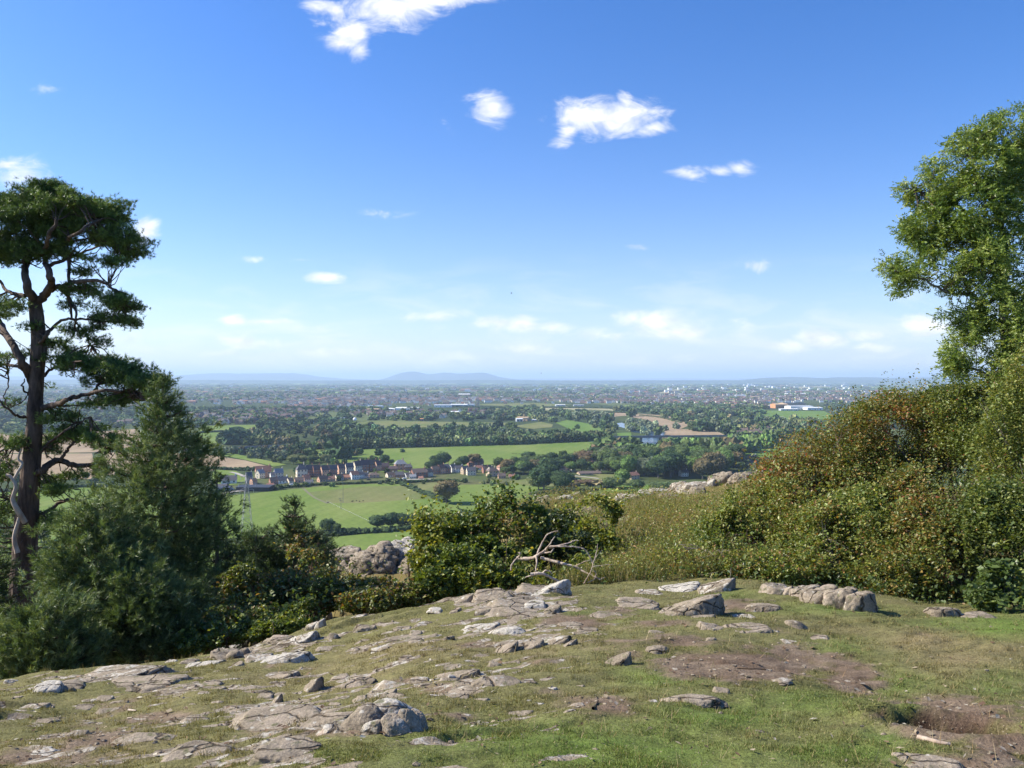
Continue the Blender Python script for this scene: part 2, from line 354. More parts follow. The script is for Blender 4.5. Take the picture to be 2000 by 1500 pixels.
LUSH = [(1100,1470,330,60,1.0),(950,1440,120,40,.7),(1920,1222,130,20,1.0),(1300,1320,90,26,.8),(1640,1260,100,22,.7),(1560,1370,130,30,.6),(1400,1400,140,30,.7),(1750,1340,110,30,.6),(1950,1340,90,40,.7),(1300,1480,200,40,.6),(1640,1470,150,26,.7),(1820,1385,60,18,.9),(1420,1165,60,14,.6),(1120,1200,30,10,.7),(1600,1190,120,14,.8),(640,1470,80,26,.6),(1730,1440,60,20,.8)]
STRAW = [(1800,1250,120,22,1.0),(1880,1290,110,30,.7),(1680,1230,100,12,.5),(1940,1270,80,20,.6),(800,1270,220,30,.55),(600,1330,200,34,.45),(350,1370,200,40,.3),(700,1310,150,26,.5),(1060,1240,90,14,.5),(1000,1400,120,14,.3),(200,1460,200,30,.4)]
def patch(lst, qx, qy):
    r = np.zeros_like(qx)
    for (cx, cy, rx, ry, wt) in lst:
        r = np.maximum(r, wt*np.exp(-0.9*(((qx-cx)/rx)**2+((qy-cy)/ry)**2)))
    return r
def turf(x, y, z):
    """returns earth amount, colour"""
    p = np.stack([x, y, np.zeros_like(x)], -1); qx, qy = pix(x, y, z-H)
    n1 = fbm(p*2.1, 4, 50, 0.6); n2 = fbm(p*7.0, 3, 60); n3 = fbm(p*0.8, 3, 70); n4 = fbm(p*28.0, 2, 80)
    # streaks that follow the ledges on the left
    left = 1-sstep(900, 1250, qx)
    pr = np.stack([x*0.9+y*0.38, (y-0.42*x)*3.4, 0*x], -1); ns = fbm(pr*1.5, 4, 90, 0.6)
    earth = patch(DIRT, qx, qy)+0.33*n1+0.22*n2+left*(0.30*ns+0.10)-0.12
    earth = sstep(0.22, 0.62, earth+0.10*n4)
    stone = sstep(0.34, 0.56, 0.70*ns+0.35*n2+0.25*left-0.12+patch(BEDROCK, qx, qy)*.75)*np.clip(left+.45, 0, 1)*(y < 13.5)
    lush = np.clip(patch(LUSH, qx, qy)+0.25*n3+0.12*n2-left*0.15, 0, 1)
    straw = np.clip(patch(STRAW, qx, qy)+0.25*n1+0.15*ns*left, 0, 1)
    olive = np.array([.155, .145, .060]); green = np.array([.115, .165, .036]); tan = np.array([.26, .195, .11]); soil = np.array([.135, .090, .063]); pale = np.array([.185, .138, .100])
    c = olive*(1-lush[..., None])+green*lush[..., None]
    c = c*(1-0.7*straw[..., None])+tan*0.7*straw[..., None]
    sl = soil+(pale-soil)*np.clip(0.5+0.6*n2+0.4*n1, 0, 1)[..., None]
    c = c*(1-earth[..., None])+sl*earth[..., None]
    turf.stone = stone; earth = np.maximum(earth, stone*.97)
    far = sstep(13.2, 15, y)
    rough = np.array([.150, .125, .052])+np.clip(0.5+n1*0.5, 0, 1)[..., None]*np.array([.05, .025, .01])
    c = c*(1-far[..., None])+rough*far[..., None]
    dig = np.zeros_like(x)
    for (cx, cy, rx, ry, dep, rot) in _HW:
        dig = np.maximum(dig, np.exp(-1.0*(((x-cx)/rx)**2+((y-cy)/ry)**2)))
    dig = sstep(0.25, 0.7, dig+0.15*n2)
    c = c*(1-dig[..., None])+np.array([.055, .031, .023])*dig[..., None]; earth = np.maximum(earth, dig)
    c = c*(1+0.22*n4+0.12*n2)[..., None]
    return earth, np.clip(c, 0.01, 1)

vs = np.concatenate([np.log(np.linspace(0.7, 5.2, 26)), np.linspace(math.log(5.4), math.log(19.5), 470), np.linspace(math.log(19.6), math.log(50), 150), np.linspace(math.log(51), math.log(345), 70)])
us = np.linspace(-1.45, 1.45, 620)
UU, VV = np.meshgrid(us, vs)
YY = np.exp(VV)-3; XX = UU*(YY+3)
ZZ = H+ground_z(XX, YY)
earth, tc_ = turf(XX.ravel(), YY.ravel(), ZZ.ravel())
nv, nu = UU.shape
i = (np.arange(nv-1)[:, None]*nu+np.arange(nu-1)[None]).ravel()
Fq = np.stack([i, i+1, i+nu+1, i+nu], -1)
def rock_colour(nt, pos, lich):
    """weathered rock: mottled brown grey, crack lines, pale lichen rosettes, moss; returns colour and height sockets"""
    t1 = N(nt, 'ShaderNodeTexNoise', i_Scale=5.0, i_Detail=8.0, i_Roughness=0.62); L(nt, pos, t1.inputs['Vector'])
    r1 = ramp(nt, [(0.25, (.125, .100, .074)), (0.45, (.245, .200, .148)), (0.6, (.33, .27, .205)), (0.75, (.39, .30, .24))]); L(nt, t1.outputs['Fac'], r1.inputs[0])
    t2 = N(nt, 'ShaderNodeTexNoise', i_Scale=9.0, i_Detail=6.0, i_Roughness=0.6, i_Distortion=0.6); L(nt, pos, t2.inputs['Vector'])
    su = N(nt, 'ShaderNodeMath', operation='ADD'); L(nt, t2.outputs['Fac'], su.inputs[0])
    if isinstance(lich, float): su.inputs[1].default_value = lich+.10
    else: L(nt, lich, su.inputs[1])
    g = N(nt, 'ShaderNodeNewGeometry'); nz = N(nt, 'ShaderNodeSeparateXYZ'); L(nt, g.outputs['Normal'], nz.inputs[0])
    su2 = N(nt, 'ShaderNodeMath', operation='MULTIPLY_ADD', i_1=0.12); L(nt, nz.outputs[2], su2.inputs[0]); L(nt, su.outputs[0], su2.inputs[2])
    r2 = ramp(nt, [(0.86, (0, 0, 0)), (0.92, (1, 1, 1))]); L(nt, su2.outputs[0], r2.inputs[0])
    c = mixc(nt, r1.outputs[0], (.45, .41, .35), r2.outputs[0])
    vl = N(nt, 'ShaderNodeTexVoronoi', i_Scale=11.0); L(nt, pos, vl.inputs['Vector']); rl = ramp(nt, [(0.12, (.75, .75, .75)), (0.20, (0, 0, 0))]); L(nt, vl.outputs['Distance'], rl.inputs[0])
    c = mixc(nt, c, (.46, .43, .37), rl.outputs[0])
    t3 = N(nt, 'ShaderNodeTexNoise', i_Scale=14.0, i_Detail=4.0); L(nt, pos, t3.inputs['Vector'])
    r3 = ramp(nt, [(0.58, (0, 0, 0)), (0.68, (.8, .8, .8))]); L(nt, t3.outputs['Fac'], r3.inputs[0]); c = mixc(nt, c, (.12, .12, .055), r3.outputs[0])
    t4 = N(nt, 'ShaderNodeTexNoise', i_Scale=60.0, i_Detail=4.0, i_Roughness=0.7); L(nt, pos, t4.inputs['Vector'])
    r4 = ramp(nt, [(0.3, (.62, .62, .62)), (0.65, (1.18, 1.18, 1.18))]); L(nt, t4.outputs['Fac'], r4.inputs[0]); c = mixc(nt, c, r4.outputs[0], 1.0, 'MULTIPLY')
    # cracks along and across the bedding
    mp = N(nt, 'ShaderNodeMapping'); mp.inputs['Rotation'].default_value = (0.2, 0.1, 0.42); mp.inputs['Scale'].default_value = (1.6, 3.8, 2.6); L(nt, pos, mp.inputs[0])
    md = N(nt, 'ShaderNodeTexNoise', i_Scale=3.0, i_Detail=4.0); L(nt, pos, md.inputs['Vector']); mv = N(nt, 'ShaderNodeVectorMath', operation='MULTIPLY_ADD'); mv.inputs[1].default_value = (.7, .7, .7); L(nt, md.outputs['Color'], mv.inputs[0]); L(nt, mp.outputs[0], mv.inputs[2])
    vc = N(nt, 'ShaderNodeTexVoronoi', feature='DISTANCE_TO_EDGE', i_Scale=1.0); L(nt, mv.outputs[0], vc.inputs['Vector'])
    rc = ramp(nt, [(0.0, (.22, .19, .16)), (0.035, (1, 1, 1))]); L(nt, vc.outputs['Distance'], rc.inputs[0]); c = mixc(nt, c, rc.outputs[0], 1.0, 'MULTIPLY')
    h = N(nt, 'ShaderNodeMath', operation='MULTIPLY_ADD', i_1=0.35); L(nt, t4.outputs['Fac'], h.inputs[0]); L(nt, t1.outputs['Fac'], h.inputs[2])
    hc = N(nt, 'ShaderNodeMath', operation='MULTIPLY_ADD', i_1=0.7); L(nt, rc.outputs[0], hc.inputs[0]); L(nt, h.outputs[0], hc.inputs[2])
    return c, hc.outputs[0]
m_turf, nt, out = mat('turf')
a = N(nt, 'ShaderNodeAttribute', attribute_name='Col'); g = N(nt, 'ShaderNodeNewGeometry')
t = N(nt, 'ShaderNodeTexNoise', i_Scale=45.0, i_Detail=5.0, i_Roughness=0.7); L(nt, g.outputs['Position'], t.inputs['Vector'])
r = ramp(nt, [(0.3, (0.55, 0.55, 0.55)), (0.7, (1.4, 1.4, 1.35))]); L(nt, t.outputs['Fac'], r.inputs[0])
c = mixc(nt, a.outputs['Color'], r.outputs[0], 1.0, 'MULTIPLY')
v = N(nt, 'ShaderNodeTexVoronoi', i_Scale=38.0); L(nt, g.outputs['Position'], v.inputs['Vector'])
vr = ramp(nt, [(0.0, (1, 1, 1)), (0.10, (1, 1, 1)), (0.16, (0, 0, 0))]); L(nt, v.outputs['Distance'], vr.inputs[0])
c = mixc(nt, c, (0.30, 0.24, 0.18), vr.outputs[0])
b = N(nt, 'ShaderNodeBsdfPrincipled', i_Roughness=0.95); b.inputs['Specular IOR Level'].default_value = 0.1
# bedrock showing through, with a crisp broken edge, cracks and lichen
at = N(nt, 'ShaderNodeAttribute', attribute_name='Stone'); te = N(nt, 'ShaderNodeTexNoise', i_Scale=16.0, i_Detail=6.0, i_Roughness=0.7); L(nt, g.outputs['Position'], te.inputs['Vector'])
s1 = N(nt, 'ShaderNodeMath', operation='MULTIPLY_ADD', i_1=0.9); L(nt, te.outputs['Fac'], s1.inputs[0]); L(nt, at.outputs['Fac'], s1.inputs[2])
s2 = ramp(nt, [(0.93, (0, 0, 0)), (0.99, (1, 1, 1))]); L(nt, s1.outputs[0], s2.inputs[0])
rk, rh = rock_colour(nt, g.outputs['Position'], 0.10)
c = mixc(nt, c, rk, s2.outputs[0])
L(nt, c, b.inputs['Base Color'])
hh = N(nt, 'ShaderNodeMath', operation='MULTIPLY_ADD', i_1=0.5); L(nt, s2.outputs[0], hh.inputs[0]); L(nt, t.outputs['Fac'], hh.inputs[2])
h2 = N(nt, 'ShaderNodeMath', operation='MULTIPLY_ADD'); L(nt, rh, h2.inputs[0]); L(nt, s2.outputs[0], h2.inputs[1]); L(nt, hh.outputs[0], h2.inputs[2])
bp = N(nt, 'ShaderNodeBump', i_Strength=0.8, i_Distance=0.022); L(nt, h2.outputs[0], bp.inputs['Height']); L(nt, bp.outputs[0], b.inputs['Normal'])
L(nt, b.outputs[0], out.inputs[0])
hm_ = mesh_np('hill_ground', np.stack([XX.ravel(), YY.ravel(), ZZ.ravel()], -1), Fq, [m_turf], tc_, True)
sa_ = hm_.attributes.new('Stone', 'FLOAT', 'POINT'); sa_.data.foreach_set('value', turf.stone.astype(np.float32).ravel())
hill = link('hill_ground', hm_)
tag(hill, kind='structure')

# ------------------------------------------------------------------ rocks
m_rock, nt, out = mat('lichened_rock')
g = N(nt, 'ShaderNodeNewGeometry'); a = N(nt, 'ShaderNodeAttribute', attribute_name='Col'); sp = N(nt, 'ShaderNodeSeparateColor'); L(nt, a.outputs['Color'], sp.inputs[0])
c, rh = rock_colour(nt, g.outputs['Position'], sp.outputs[0])
b = N(nt, 'ShaderNodeBsdfPrincipled', i_Roughness=0.9); b.inputs['Specular IOR Level'].default_value = 0.15; L(nt, c, b.inputs['Base Color'])
bp = N(nt, 'ShaderNodeBump', i_Strength=0.75, i_Distance=0.04); L(nt, rh, bp.inputs['Height']); L(nt, bp.outputs[0], b.inputs['Normal'])
L(nt, b.outputs[0], out.inputs[0])

def polytope(planes, sub=4, p=14, seed=0, rough=0.05, crack=0.0, hf=0.0):
    D, Fc = ico(sub)
    q = np.zeros(len(D))
    for (n, d) in planes:
        q += np.maximum(D@unit(np.array(n, dtype=float))/d, 0)**p
    r = q**(-1.0/p)
    V = D*r[:, None]
    n = fbm(V*2.2+seed*7.7, 4, seed, 0.55)
    V = V*(1+rough*1.3*n)[:, None]
    V = V*(1+0.035*fbm(V*7+seed, 3, seed+50))[:, None]
    if crack:
        c = np.abs(vnoise(V*np.array([1.6, 1.6, 2.4])+seed*3.1, seed+9)); V = V*(1-crack*np.exp(-(c/0.05)**2))[:, None]
        c = np.abs(vnoise(V*np.array([2.6, 2.2, 1.2])+seed*5.7, seed+19)); V = V*(1-0.6*crack*np.exp(-(c/0.05)**2))[:, None]
    return V, Fc
def rock_planes(kind, rs):
    j = lambda s=0.15: rs.uniform(-s, s)
    if kind == 'wedge':      # smooth top that climbs to the right and is cut off there
        pl = [((-0.42+j(.08), -0.10+j(), 0.9), 0.52), ((1, -0.25+j(), 0.12+j(.1)), 0.80), ((-0.9, j(), 0.25), 1.05), ((j(), -1, 0.35+j(.1)), 0.85), ((j(), 1, 0.2), 0.9), ((0, 0, -1), 1.0), ((0.55, -0.75, 0.3+j()), 0.88), ((-.2, .1, 1), .66)]
    elif kind == 'slab':
        pl = [((j(.25), -0.12+j(.1), 1), 0.5), ((1, j(), 0.3), 0.95), ((-1, j(), 0.4), 1.0), ((j(.3), -1, 0.5), 0.9), ((j(.3), 1, 0.3), 0.9), ((0, 0, -1), 1.0)]
        for k in range(4): a = rs.uniform(0, 6.28); pl.append(((math.cos(a), math.sin(a), rs.uniform(0.2, 0.9)), rs.uniform(0.8, 1.0)))
    elif kind == 'block':
        pl = [((-.12+j(.12), j(.12), 1), 0.75), ((1, j(.3), j(.2)), 0.85), ((-1, j(.3), 0.25+j()), 0.9), ((j(.3), -1, 0.15+j()), 0.85), ((j(.3), 1, j()), 0.85), ((0, 0, -1), 1.1), ((.7, -.6, .5), .95), ((-.6, -.5, .7), .92)]
    elif kind == 'crag':
        pl = [((j(.2)-.15, -0.1+j(.1), 1), 0.62), ((0, 0, -1), 1.0)]
        for k in range(9): a = k*0.7+rs.uniform(0, .5); pl.append(((math.cos(a), math.sin(a), rs.uniform(-.1, 0.8)), rs.uniform(0.75, 1.0)))
    else:                    # rounded boulder
        pl = [((j(.3), j(.3), 1), 0.7), ((0, 0, -1), 1.0)]
        for k in range(8): a = k*0.785+rs.uniform(0, .6); pl.append(((math.cos(a), math.sin(a), rs.uniform(0.0, 0.9)), rs.uniform(0.85, 1.05)))
    return pl
ROCKS = []
def add_rock(x0, x1, y0, y1, kind='slab', lich=0.2, label=None, Y=None, dep=0.62, tilt=0.0, rot=None, hs=1.0, group=None, grp_seed=None, emb=0.0):
    """a rock filling the photo box x0..x1, y0..y1 (its foot at y1)"""
    k = len(ROCKS); rs = random.Random(1000+k)
    cx = (x0+x1)/2.0
    if Y is None:
        xx, yy = hit(cx, y1-1.0)
    else: yy = Y; xx = (cx-CX)/F*Y
    if kind == 'slab' and Y is None: dep = 0.85; emb = max(emb, 0.55)
    elif Y is None: emb = max(emb, 0.3)
    w = (x1-x0)/F*yy*(1.06 if Y is None else 1.0); hpx = (y1-y0)/F*yy
    d = w*dep
    vang = abs((y1-LV)/F)
    h = max(hpx-d*vang*0.9, hpx*0.30)*hs
    yc = yy+d*0.42
    zb = gz(xx, yc) if Y is None else H-(y1-LV)/F*yy+0.0
    big = (x1-x0) > 45
    V, Fc = polytope(rock_planes(kind, rs), 5 if big or kind == 'crag' else 4, 18 if kind in ('wedge', 'block', 'slab') else 8, 100+k, 0.19 if kind == 'crag' else 0.06, 0.11 if kind == 'crag' else 0.06 if big else 0.0)
    top = V[:, 2].max()
    ab_ = V[:, 2] > top*emb/(1+emb)*.98
    V[:, 0] -= (V[ab_, 0].max()+V[ab_, 0].min())/2
    V = V*np.array([w*0.5/V[ab_, 0].max(), d*0.5/np.abs(V[ab_, 1]).max(), (h*(1.0+emb))/top])
    V[:, 2] = np.where(V[:, 2] < 0, V[:, 2]*0.6, V[:, 2])
    V[:, 2] -= h*emb
    ca, sa = math.cos(rs.uniform(-.18, .18) if rot is None else rot), math.sin(rs.uniform(-.18, .18) if rot is None else rot)
    V = np.stack([V[:, 0]*ca-V[:, 1]*sa, V[:, 0]*sa+V[:, 1]*ca, V[:, 2]], -1)
    ct, st_ = math.cos(-tilt), math.sin(-tilt)
    V = np.stack([V[:, 0]*ct+V[:, 2]*st_, V[:, 1], -V[:, 0]*st_+V[:, 2]*ct], -1)
    col = np.zeros_like(V); col[:, 0] = lich
    o = link('rock', mesh_np('rock', V, Fc, [m_rock], col, True), loc=(xx, yc, zb))
    ROCKS.append((o, cx, (y0+y1)/2, x1-x0, y1-y0, kind, lich, label, group)); return o
R_ = [  # x0,x1,y0,y1,kind,lichen,label
 (4,30,1324,1337,'round',.35,'small pale stone at the turf edge below the old pine, at the left border of the photo'),
 (58,92,1295,1312,'wedge',.25,'small stone with a dark hollow right side on the mossy edge below the blue green pine'),
 (58,108,1329,1358,'slab',.42,'pale stepped rock near the left border with its white lichened end to the left'),
 (106,142,1337,1353,'round',.1,'rounded grey rock just right of the pale stepped rock near the left border'),
 (178,196,1273,1287,'wedge',.15,'smaller of the two leaning stones on the crest below the young pine'),
 (190,212,1275,1286,'slab',.2,'right of the two leaning stones on the crest below the young pine'),
 (156,298,1296,1330,'wedge',.22,'long grey pink slab in the turf below the young pine, with a dark notch at its right end'),
 (196,345,1308,1346,'wedge',.05,'long thin brown ledge running uphill just below the long grey pink slab'),
 (262,278,1328,1340,'round',.3,'small round stone set against the long thin brown ledge'),
 (322,342,1283,1289,'slab',.3,None),
 (350,380,1284,1296,'slab',.15,None),
 (360,428,1284,1303,'wedge',.36,'low pale slab below the block of grey rock at the left end of the rock edge'),
 (398,415,1250,1268,'round',.3,'small upright rounded stone standing alone at the left end of the rock edge'),
 (402,468,1256,1290,'slab',.1,'sloping grey slab at the left end of the rock edge, behind the dark rounded rock'),
 (438,512,1241,1258,'slab',.34,'flat topped pale slab at the foot of the brambles, left end of the rock edge'),
 (438,470,1268,1290,'round',.12,'dark rounded rock in front of the sloping grey slab'),
 (464,486,1263,1277,'round',.1,None),
 (472,526,1275,1301,'slab',.3,'cracked pale rock left of the large white lichened wedge'),
 (506,598,1272,1306,'wedge',.48,'large white lichened wedge with a dark cut right face, left half of the turf'),
 (450,474,1294,1308,'slab',.2,None),
 (524,578,1308,1330,'wedge',.12,'grey wedge just below the large white lichened wedge'),
 (592,628,1316,1348,'wedge',.05,'narrow leaning grey stone in the middle of the left turf'),
 (648,680,1316,1329,'slab',.12,None),
 (666,730,1306,1338,'slab',.0,'flat brown rock with straw lying on its upper end'),
 (596,626,1190,1215,'block',.22,'tallest block of the little rock stack at the crest beside the brambles'),
 (594,619,1208,1229,'block',.25,'lower left block of the little rock stack at the crest'),
 (614,636,1206,1229,'round',.3,'lower right block of the little rock stack at the crest'),
 (632,648,1192,1209,'wedge',.2,'small pointed stone at the right of the little rock stack'),
 (578,597,1216,1228,'slab',.3,None),
 (668,716,1195,1214,'wedge',.28,'smooth humped rock at the crest right of the little rock stack'),
 (686,732,1218,1235,'block',.0,'dark broken rock below the smooth humped rock'),
 (638,662,1236,1251,'round',.15,None),
 (552,570,1231,1243,'slab',.34,None),
 (564,618,1234,1263,'wedge',.33,'pale wedge below the little rock stack'),
 (520,582,1238,1254,'slab',.02,'flat grey rock level with the turf left of the pale wedge'),
 (616,650,1264,1275,'slab',.05,None),
 (754,772,1191,1201,'slab',.25,None),
 (772,802,1220,1229,'slab',.1,None),
 (450,618,1364,1422,'slab',.16,'broad flat pinkish slab lying in the turf left of the knobbly boulder'),
 (598,684,1388,1422,'wedge',.06,'smooth brown slab touching the left side of the knobbly boulder'),
 (626,700,1412,1447,'slab',.3,'rock with a white flat top just below the knobbly boulder'),
 (532,550,1348,1369,'wedge',.08,None),(500,530,1354,1367,'slab',.02,None),
 (748,774,1342,1358,'wedge',.2,None),(736,792,1325,1343,'slab',.28,'low pale slab above the knobbly boulder'),
 (1010,1096,1136,1168,'slab',.0,'large smooth grey hump at the crest below the fallen branches'),
 (1054,1114,1136,1172,'wedge',.42,'white lichened boulder with a dark rounded right side, below the fallen branches'),
 (894,930,1163,1181,'wedge',.2,'left end rock of the outcrop below the central bush'),
 (926,1002,1149,1182,'slab',.12,'grey sloping slab at the crest below the central bush'),
 (954,1076,1160,1200,'slab',.16,'broad lichen spotted slab in the middle of the central outcrop'),
 (1025,1066,1174,1192,'slab',.5,'flat white slab on the central outcrop, in front of the white lichened boulder'),
 (1040,1078,1160,1174,'slab',.5,'flat white patch of rock left of the white lichened boulder'),
 (966,998,1177,1192,'block',.3,'small square cut block with dark right face on the central outcrop'),
 (928,966,1182,1199,'block',.15,'grey cut block below the grey sloping slab'),
 (1064,1098,1178,1196,'slab',.1,None),(1000,1034,1190,1204,'slab',.05,None),
 (880,902,1184,1198,'slab',.05,None),(838,862,1191,1199,'slab',.3,None),
 (910,976,1205,1226,'wedge',.34,'pale wedge lying left of the round white boulder in the middle of the turf'),
 (963,1030,1211,1235,'round',.5,'round white boulder with a cleft, in the middle of the turf'),
 (970,1012,1240,1268,'wedge',.02,'left lobe of the brown rock ridge below the round white boulder'),
 (1006,1064,1238,1264,'wedge',.05,'middle lobe of the brown rock ridge below the round white boulder'),
 (1060,1118,1234,1259,'wedge',.25,'right pale tipped lobe of the brown rock ridge'),
 (858,938,1288,1320,'wedge',.1,'long smooth hump with a dark blunt right end, above the middle of the lower turf'),
 (798,838,1311,1329,'slab',.2,'low pink rock left of the long smooth hump'),
 (926,1020,1317,1346,'round',.08,'low rounded brown ridge with turf hanging over it, centre of the lower turf'),
 (952,980,1281,1295,'round',.02,None),(1106,1130,1249,1264,'wedge',.02,None),
 (800,824,1226,1239,'slab',.1,None),(812,844,1209,1219,'slab',.25,None),(800,828,1243,1255,'slab',.15,None),(866,888,1237,1249,'round',.1,None),(874,891,1316,1330,'round',.35,None),
 (1298,1378,1127,1156,'wedge',.55,'white lichened wedge with a dark right face at the crest right of the fallen branches'),
 (1374,1442,1122,1156,'wedge',.25,'humped boulder with a wide dark right side, right of the white lichened wedge'),
 (1306,1424,1146,1202,'wedge',.1,'big smooth brown wedge with a black cut right face, in front of the white lichened wedge'),
 (1244,1300,1145,1162,'slab',.25,'low grey slab left of the white lichened wedge'),
 (1206,1286,1162,1184,'slab',.0,'smooth brown slab left of the big smooth brown wedge'),
 (1228,1296,1170,1188,'wedge',.02,'thin tapering slab with a reddish edge pointing to the right'),
 (1464,1534,1172,1194,'round',.05,'low mossy hump of rock in the turf in front of the long ledge'),
 (1494,1556,1134,1164,'slab',.22,'pale topped left end of the long ledge before the hawthorns'),
 (1526,1552,1144,1166,'wedge',.1,'small cut block at the foot of the long ledge, left end'),
 (1543,1612,1136,1172,'block',.16,'second block of the long ledge, with a rust brown face'),
 (1574,1650,1136,1181,'block',-.08,'third block of the long ledge'),
 (1612,1690,1139,1190,'block',-.08,'fourth block of the long ledge'),
 (1654,1720,1150,1200,'block',-.08,'last block of the long ledge, sloping down to the right into shadow'),
 (1370,1420,1217,1240,'slab',.05,'flat sharp edged brown rock left of the smooth oval one'),
 (1430,1512,1222,1243,'slab',.03,'smooth oval brown rock level with the turf, centre right'),
 (1538,1574,1213,1229,'round',.0,'small round stone alone in the grass right of the smooth oval rock'),
 (1264,1310,1259,1281,'round',.0,'small brown dome of rock above the bare earth'),
 (1184,1240,1265,1302,'wedge',.05,'pointed brown rock with a dark right face in the middle of the worn turf'),
 (1314,1412,1358,1382,'round',.0,'low brown dome half grown over with dry turf, lower right centre'),
 (1398,1428,1342,1359,'slab',.08,None),(1380,1402,1248,1259,'round',.0,None),
 (1815,1886,1177,1206,'round',.12,'smooth grey boulder at the foot of the hawthorns on the right'),
 (1880,1960,1186,1210,'round',.06,'flatter grey boulder right of the smooth grey boulder at the foot of the hawthorns'),
 (484,618,1446,1502,'slab',-.05,'large flat brown rock at the bottom border, left of centre'),
 (310,438,1454,1484,'slab',.1,'long flat rock at the bottom border left of the large flat brown rock'),
 (210,322,1445,1462,'slab',.05,'low flat rock in the lower left turf'),
 (354,386,1386,1400,'slab',.1,None),(348,392,1399,1413,'slab',.2,'small pale flat rock in the left turf'),
 (1780,1910,1480,1520,'slab',.0,'flat pale brown rock at the bottom border below the dug hole'),
 (1160,1218,1193,1203,'slab',.0,'low lip of brown rock across the worn path'),(1090,1140,1214,1224,'slab',.05,None),(1130,1170,1222,1234,'slab',.1,None),
 (1270,1300,1236,1246,'slab',.1,None),(700,724,1246,1254,'slab',.0,None),(850,880,1268,1277,'slab',.0,None),(690,716,1262,1272,'slab',.0,None),(742,768,1262,1270,'slab',.05,None),(780,806,1284,1294,'slab',.02,None),(640,664,1366,1376,'slab',.02,None),(180,214,1356,1368,'slab',.0,None),(60,96,1396,1410,'slab',.0,None),(120,160,1420,1434,'slab',.02,None),
]
for rw in R_: add_rock(*rw)
# rocks of the ridge beyond and of the outcrop to its left
RR = [(1388,1442,914,940,'crag',.18,'highest pale boulder on the far ridge, beside the hawthorn'),(1428,1482,917,938,'crag',.15,'rounded pale boulder right of the highest one on the far ridge'),(1308,1352,934,958,'crag',.28,'isolated pale rock halfway along the far ridge'),(1338,1392,936,952,'slab',.28,'flat pale rock between the isolated rock and the highest boulder of the far ridge'),(1382,1400,932,946,'slab',.35,None),
 (1190,1256,956,986,'crag',.3,'grey cracked boulder with shaded front at the left of the far ridge'),(1246,1278,953,966,'slab',.35,None),(1286,1316,953,962,'slab',.34,None),(1082,1124,961,978,'crag',.4,'pale rounded rock behind the top of the central bush'),(1044,1088,963,984,'crag',.2,'shaded rock just left of the pale rounded rock on the far ridge'),(1118,1136,957,968,'round',.3,None),(1147,1160,961,968,'round',.4,None),(1270,1300,951,960,'slab',.3,None),(1466,1500,914,928,'slab',.3,None),(1222,1262,963,980,'slab',.2,None),(1156,1196,960,970,'slab',.25,None),(1290,1330,960,970,'slab',.15,None),(1350,1380,948,958,'slab',.15,None),(1056,1130,984,1016,'crag',-.1,'dark shaded crag in the hollow behind the top of the central bush'),(1120,1186,982,1008,'crag',-.1,'second dark crag in the hollow, nearer the dry grass slope')]
for rw in RR:
    x_, y_ = hit((rw[0]+rw[1])/2, rw[3]+3, 18, 40)
    add_rock(*rw, Y=y_, hs=.85, emb=0.4, dep=.8)
for rw in [(1198,1236,1010,1046,'block',.0,'dark rock face in the shade left of the dry grass slope'),(1226,1258,1008,1034,'block',.0,'dark square rock beside the dry grass slope')]:
    add_rock(*rw, Y=21.5, hs=1.1, emb=.3)
for rw in [(622,704,1064,1100,'slab',.2,'light sloping rock at the left tip of the middle outcrop'),(676,776,1056,1104,'crag',.12,'light lichened top of the middle outcrop beside the central bush'),(742,836,1049,1100,'crag',.36,'pale crest of the middle outcrop, half behind the central bush'),
           (650,730,1092,1150,'crag',.0,'dark upright rock at the foot of the middle outcrop'),(694,800,1076,1136,'crag',.0,'shaded cliff block of the middle outcrop'),(764,850,1066,1126,'crag',.0,'shaded right hand cliff block of the middle outcrop')]:
    add_rock(*rw, Y=25.5 if rw[3] > 1100 else 26.5, hs=1.2, emb=.35, dep=.95)
# the knobbly boulder: several fused lobes
def lobes(name, parts, label):
    mb = MB(); o0 = None
    for k, (x0, x1, y0, y1, kd, li, dy) in enumerate(parts):
        rs = random.Random(50+k); xx, yy = hit((x0+x1)/2, 1446-1.0); yy -= dy
        wd = (x1-x0)/F*yy; h = (y1-y0)/F*yy*0.85
        V, Fc = polytope(rock_planes(kd, rs), 5, 7, 300+k, 0.05, 0.05); V = V*np.array([wd*.5, wd*.45, h*.62])
        zc = H-((y0+y1)/2-LV)/F*yy
        if o0 is None: o0 = np.array([(x0+x1)/2*0+((750)-CX)/F*yy, yy+0.1, gz(((750)-CX)/F*yy, yy+.1)])
        mb.add(V+np.array([((x0+x1)/2-CX)/F*yy, yy+wd*.3, zc])-o0, Fc, (li, 0, 0))
    o = link(name, mb.mesh(name, [m_rock], True), loc=o0); return tag(o, label, 'rock', 'rocks and stones lying in the turf')
lobes('rock', [(680,742,1382,1434,'round',.12,-.10),(710,790,1374,1420,'round',.30,-.22),(735,790,1400,1446,'round',.26,.02),(770,812,1382,1440,'round',.0,-.06),(796,828,1388,1430,'round',-.1,-.14),(705,750,1410,1446,'round',.25,.05)],
      'knobbly pale boulder of fused lobes, biggest lone rock of the lower left turf')
def where(cx, cy):
    a = 'left' if cx < 420 else 'left centre' if cx < 820 else 'middle' if cx < 1180 else 'right centre' if cx < 1550 else 'right'
    b = 'upper' if cy < 1250 else 'lower' if cy > 1330 else 'central'
    return a, b
seen_l = {}
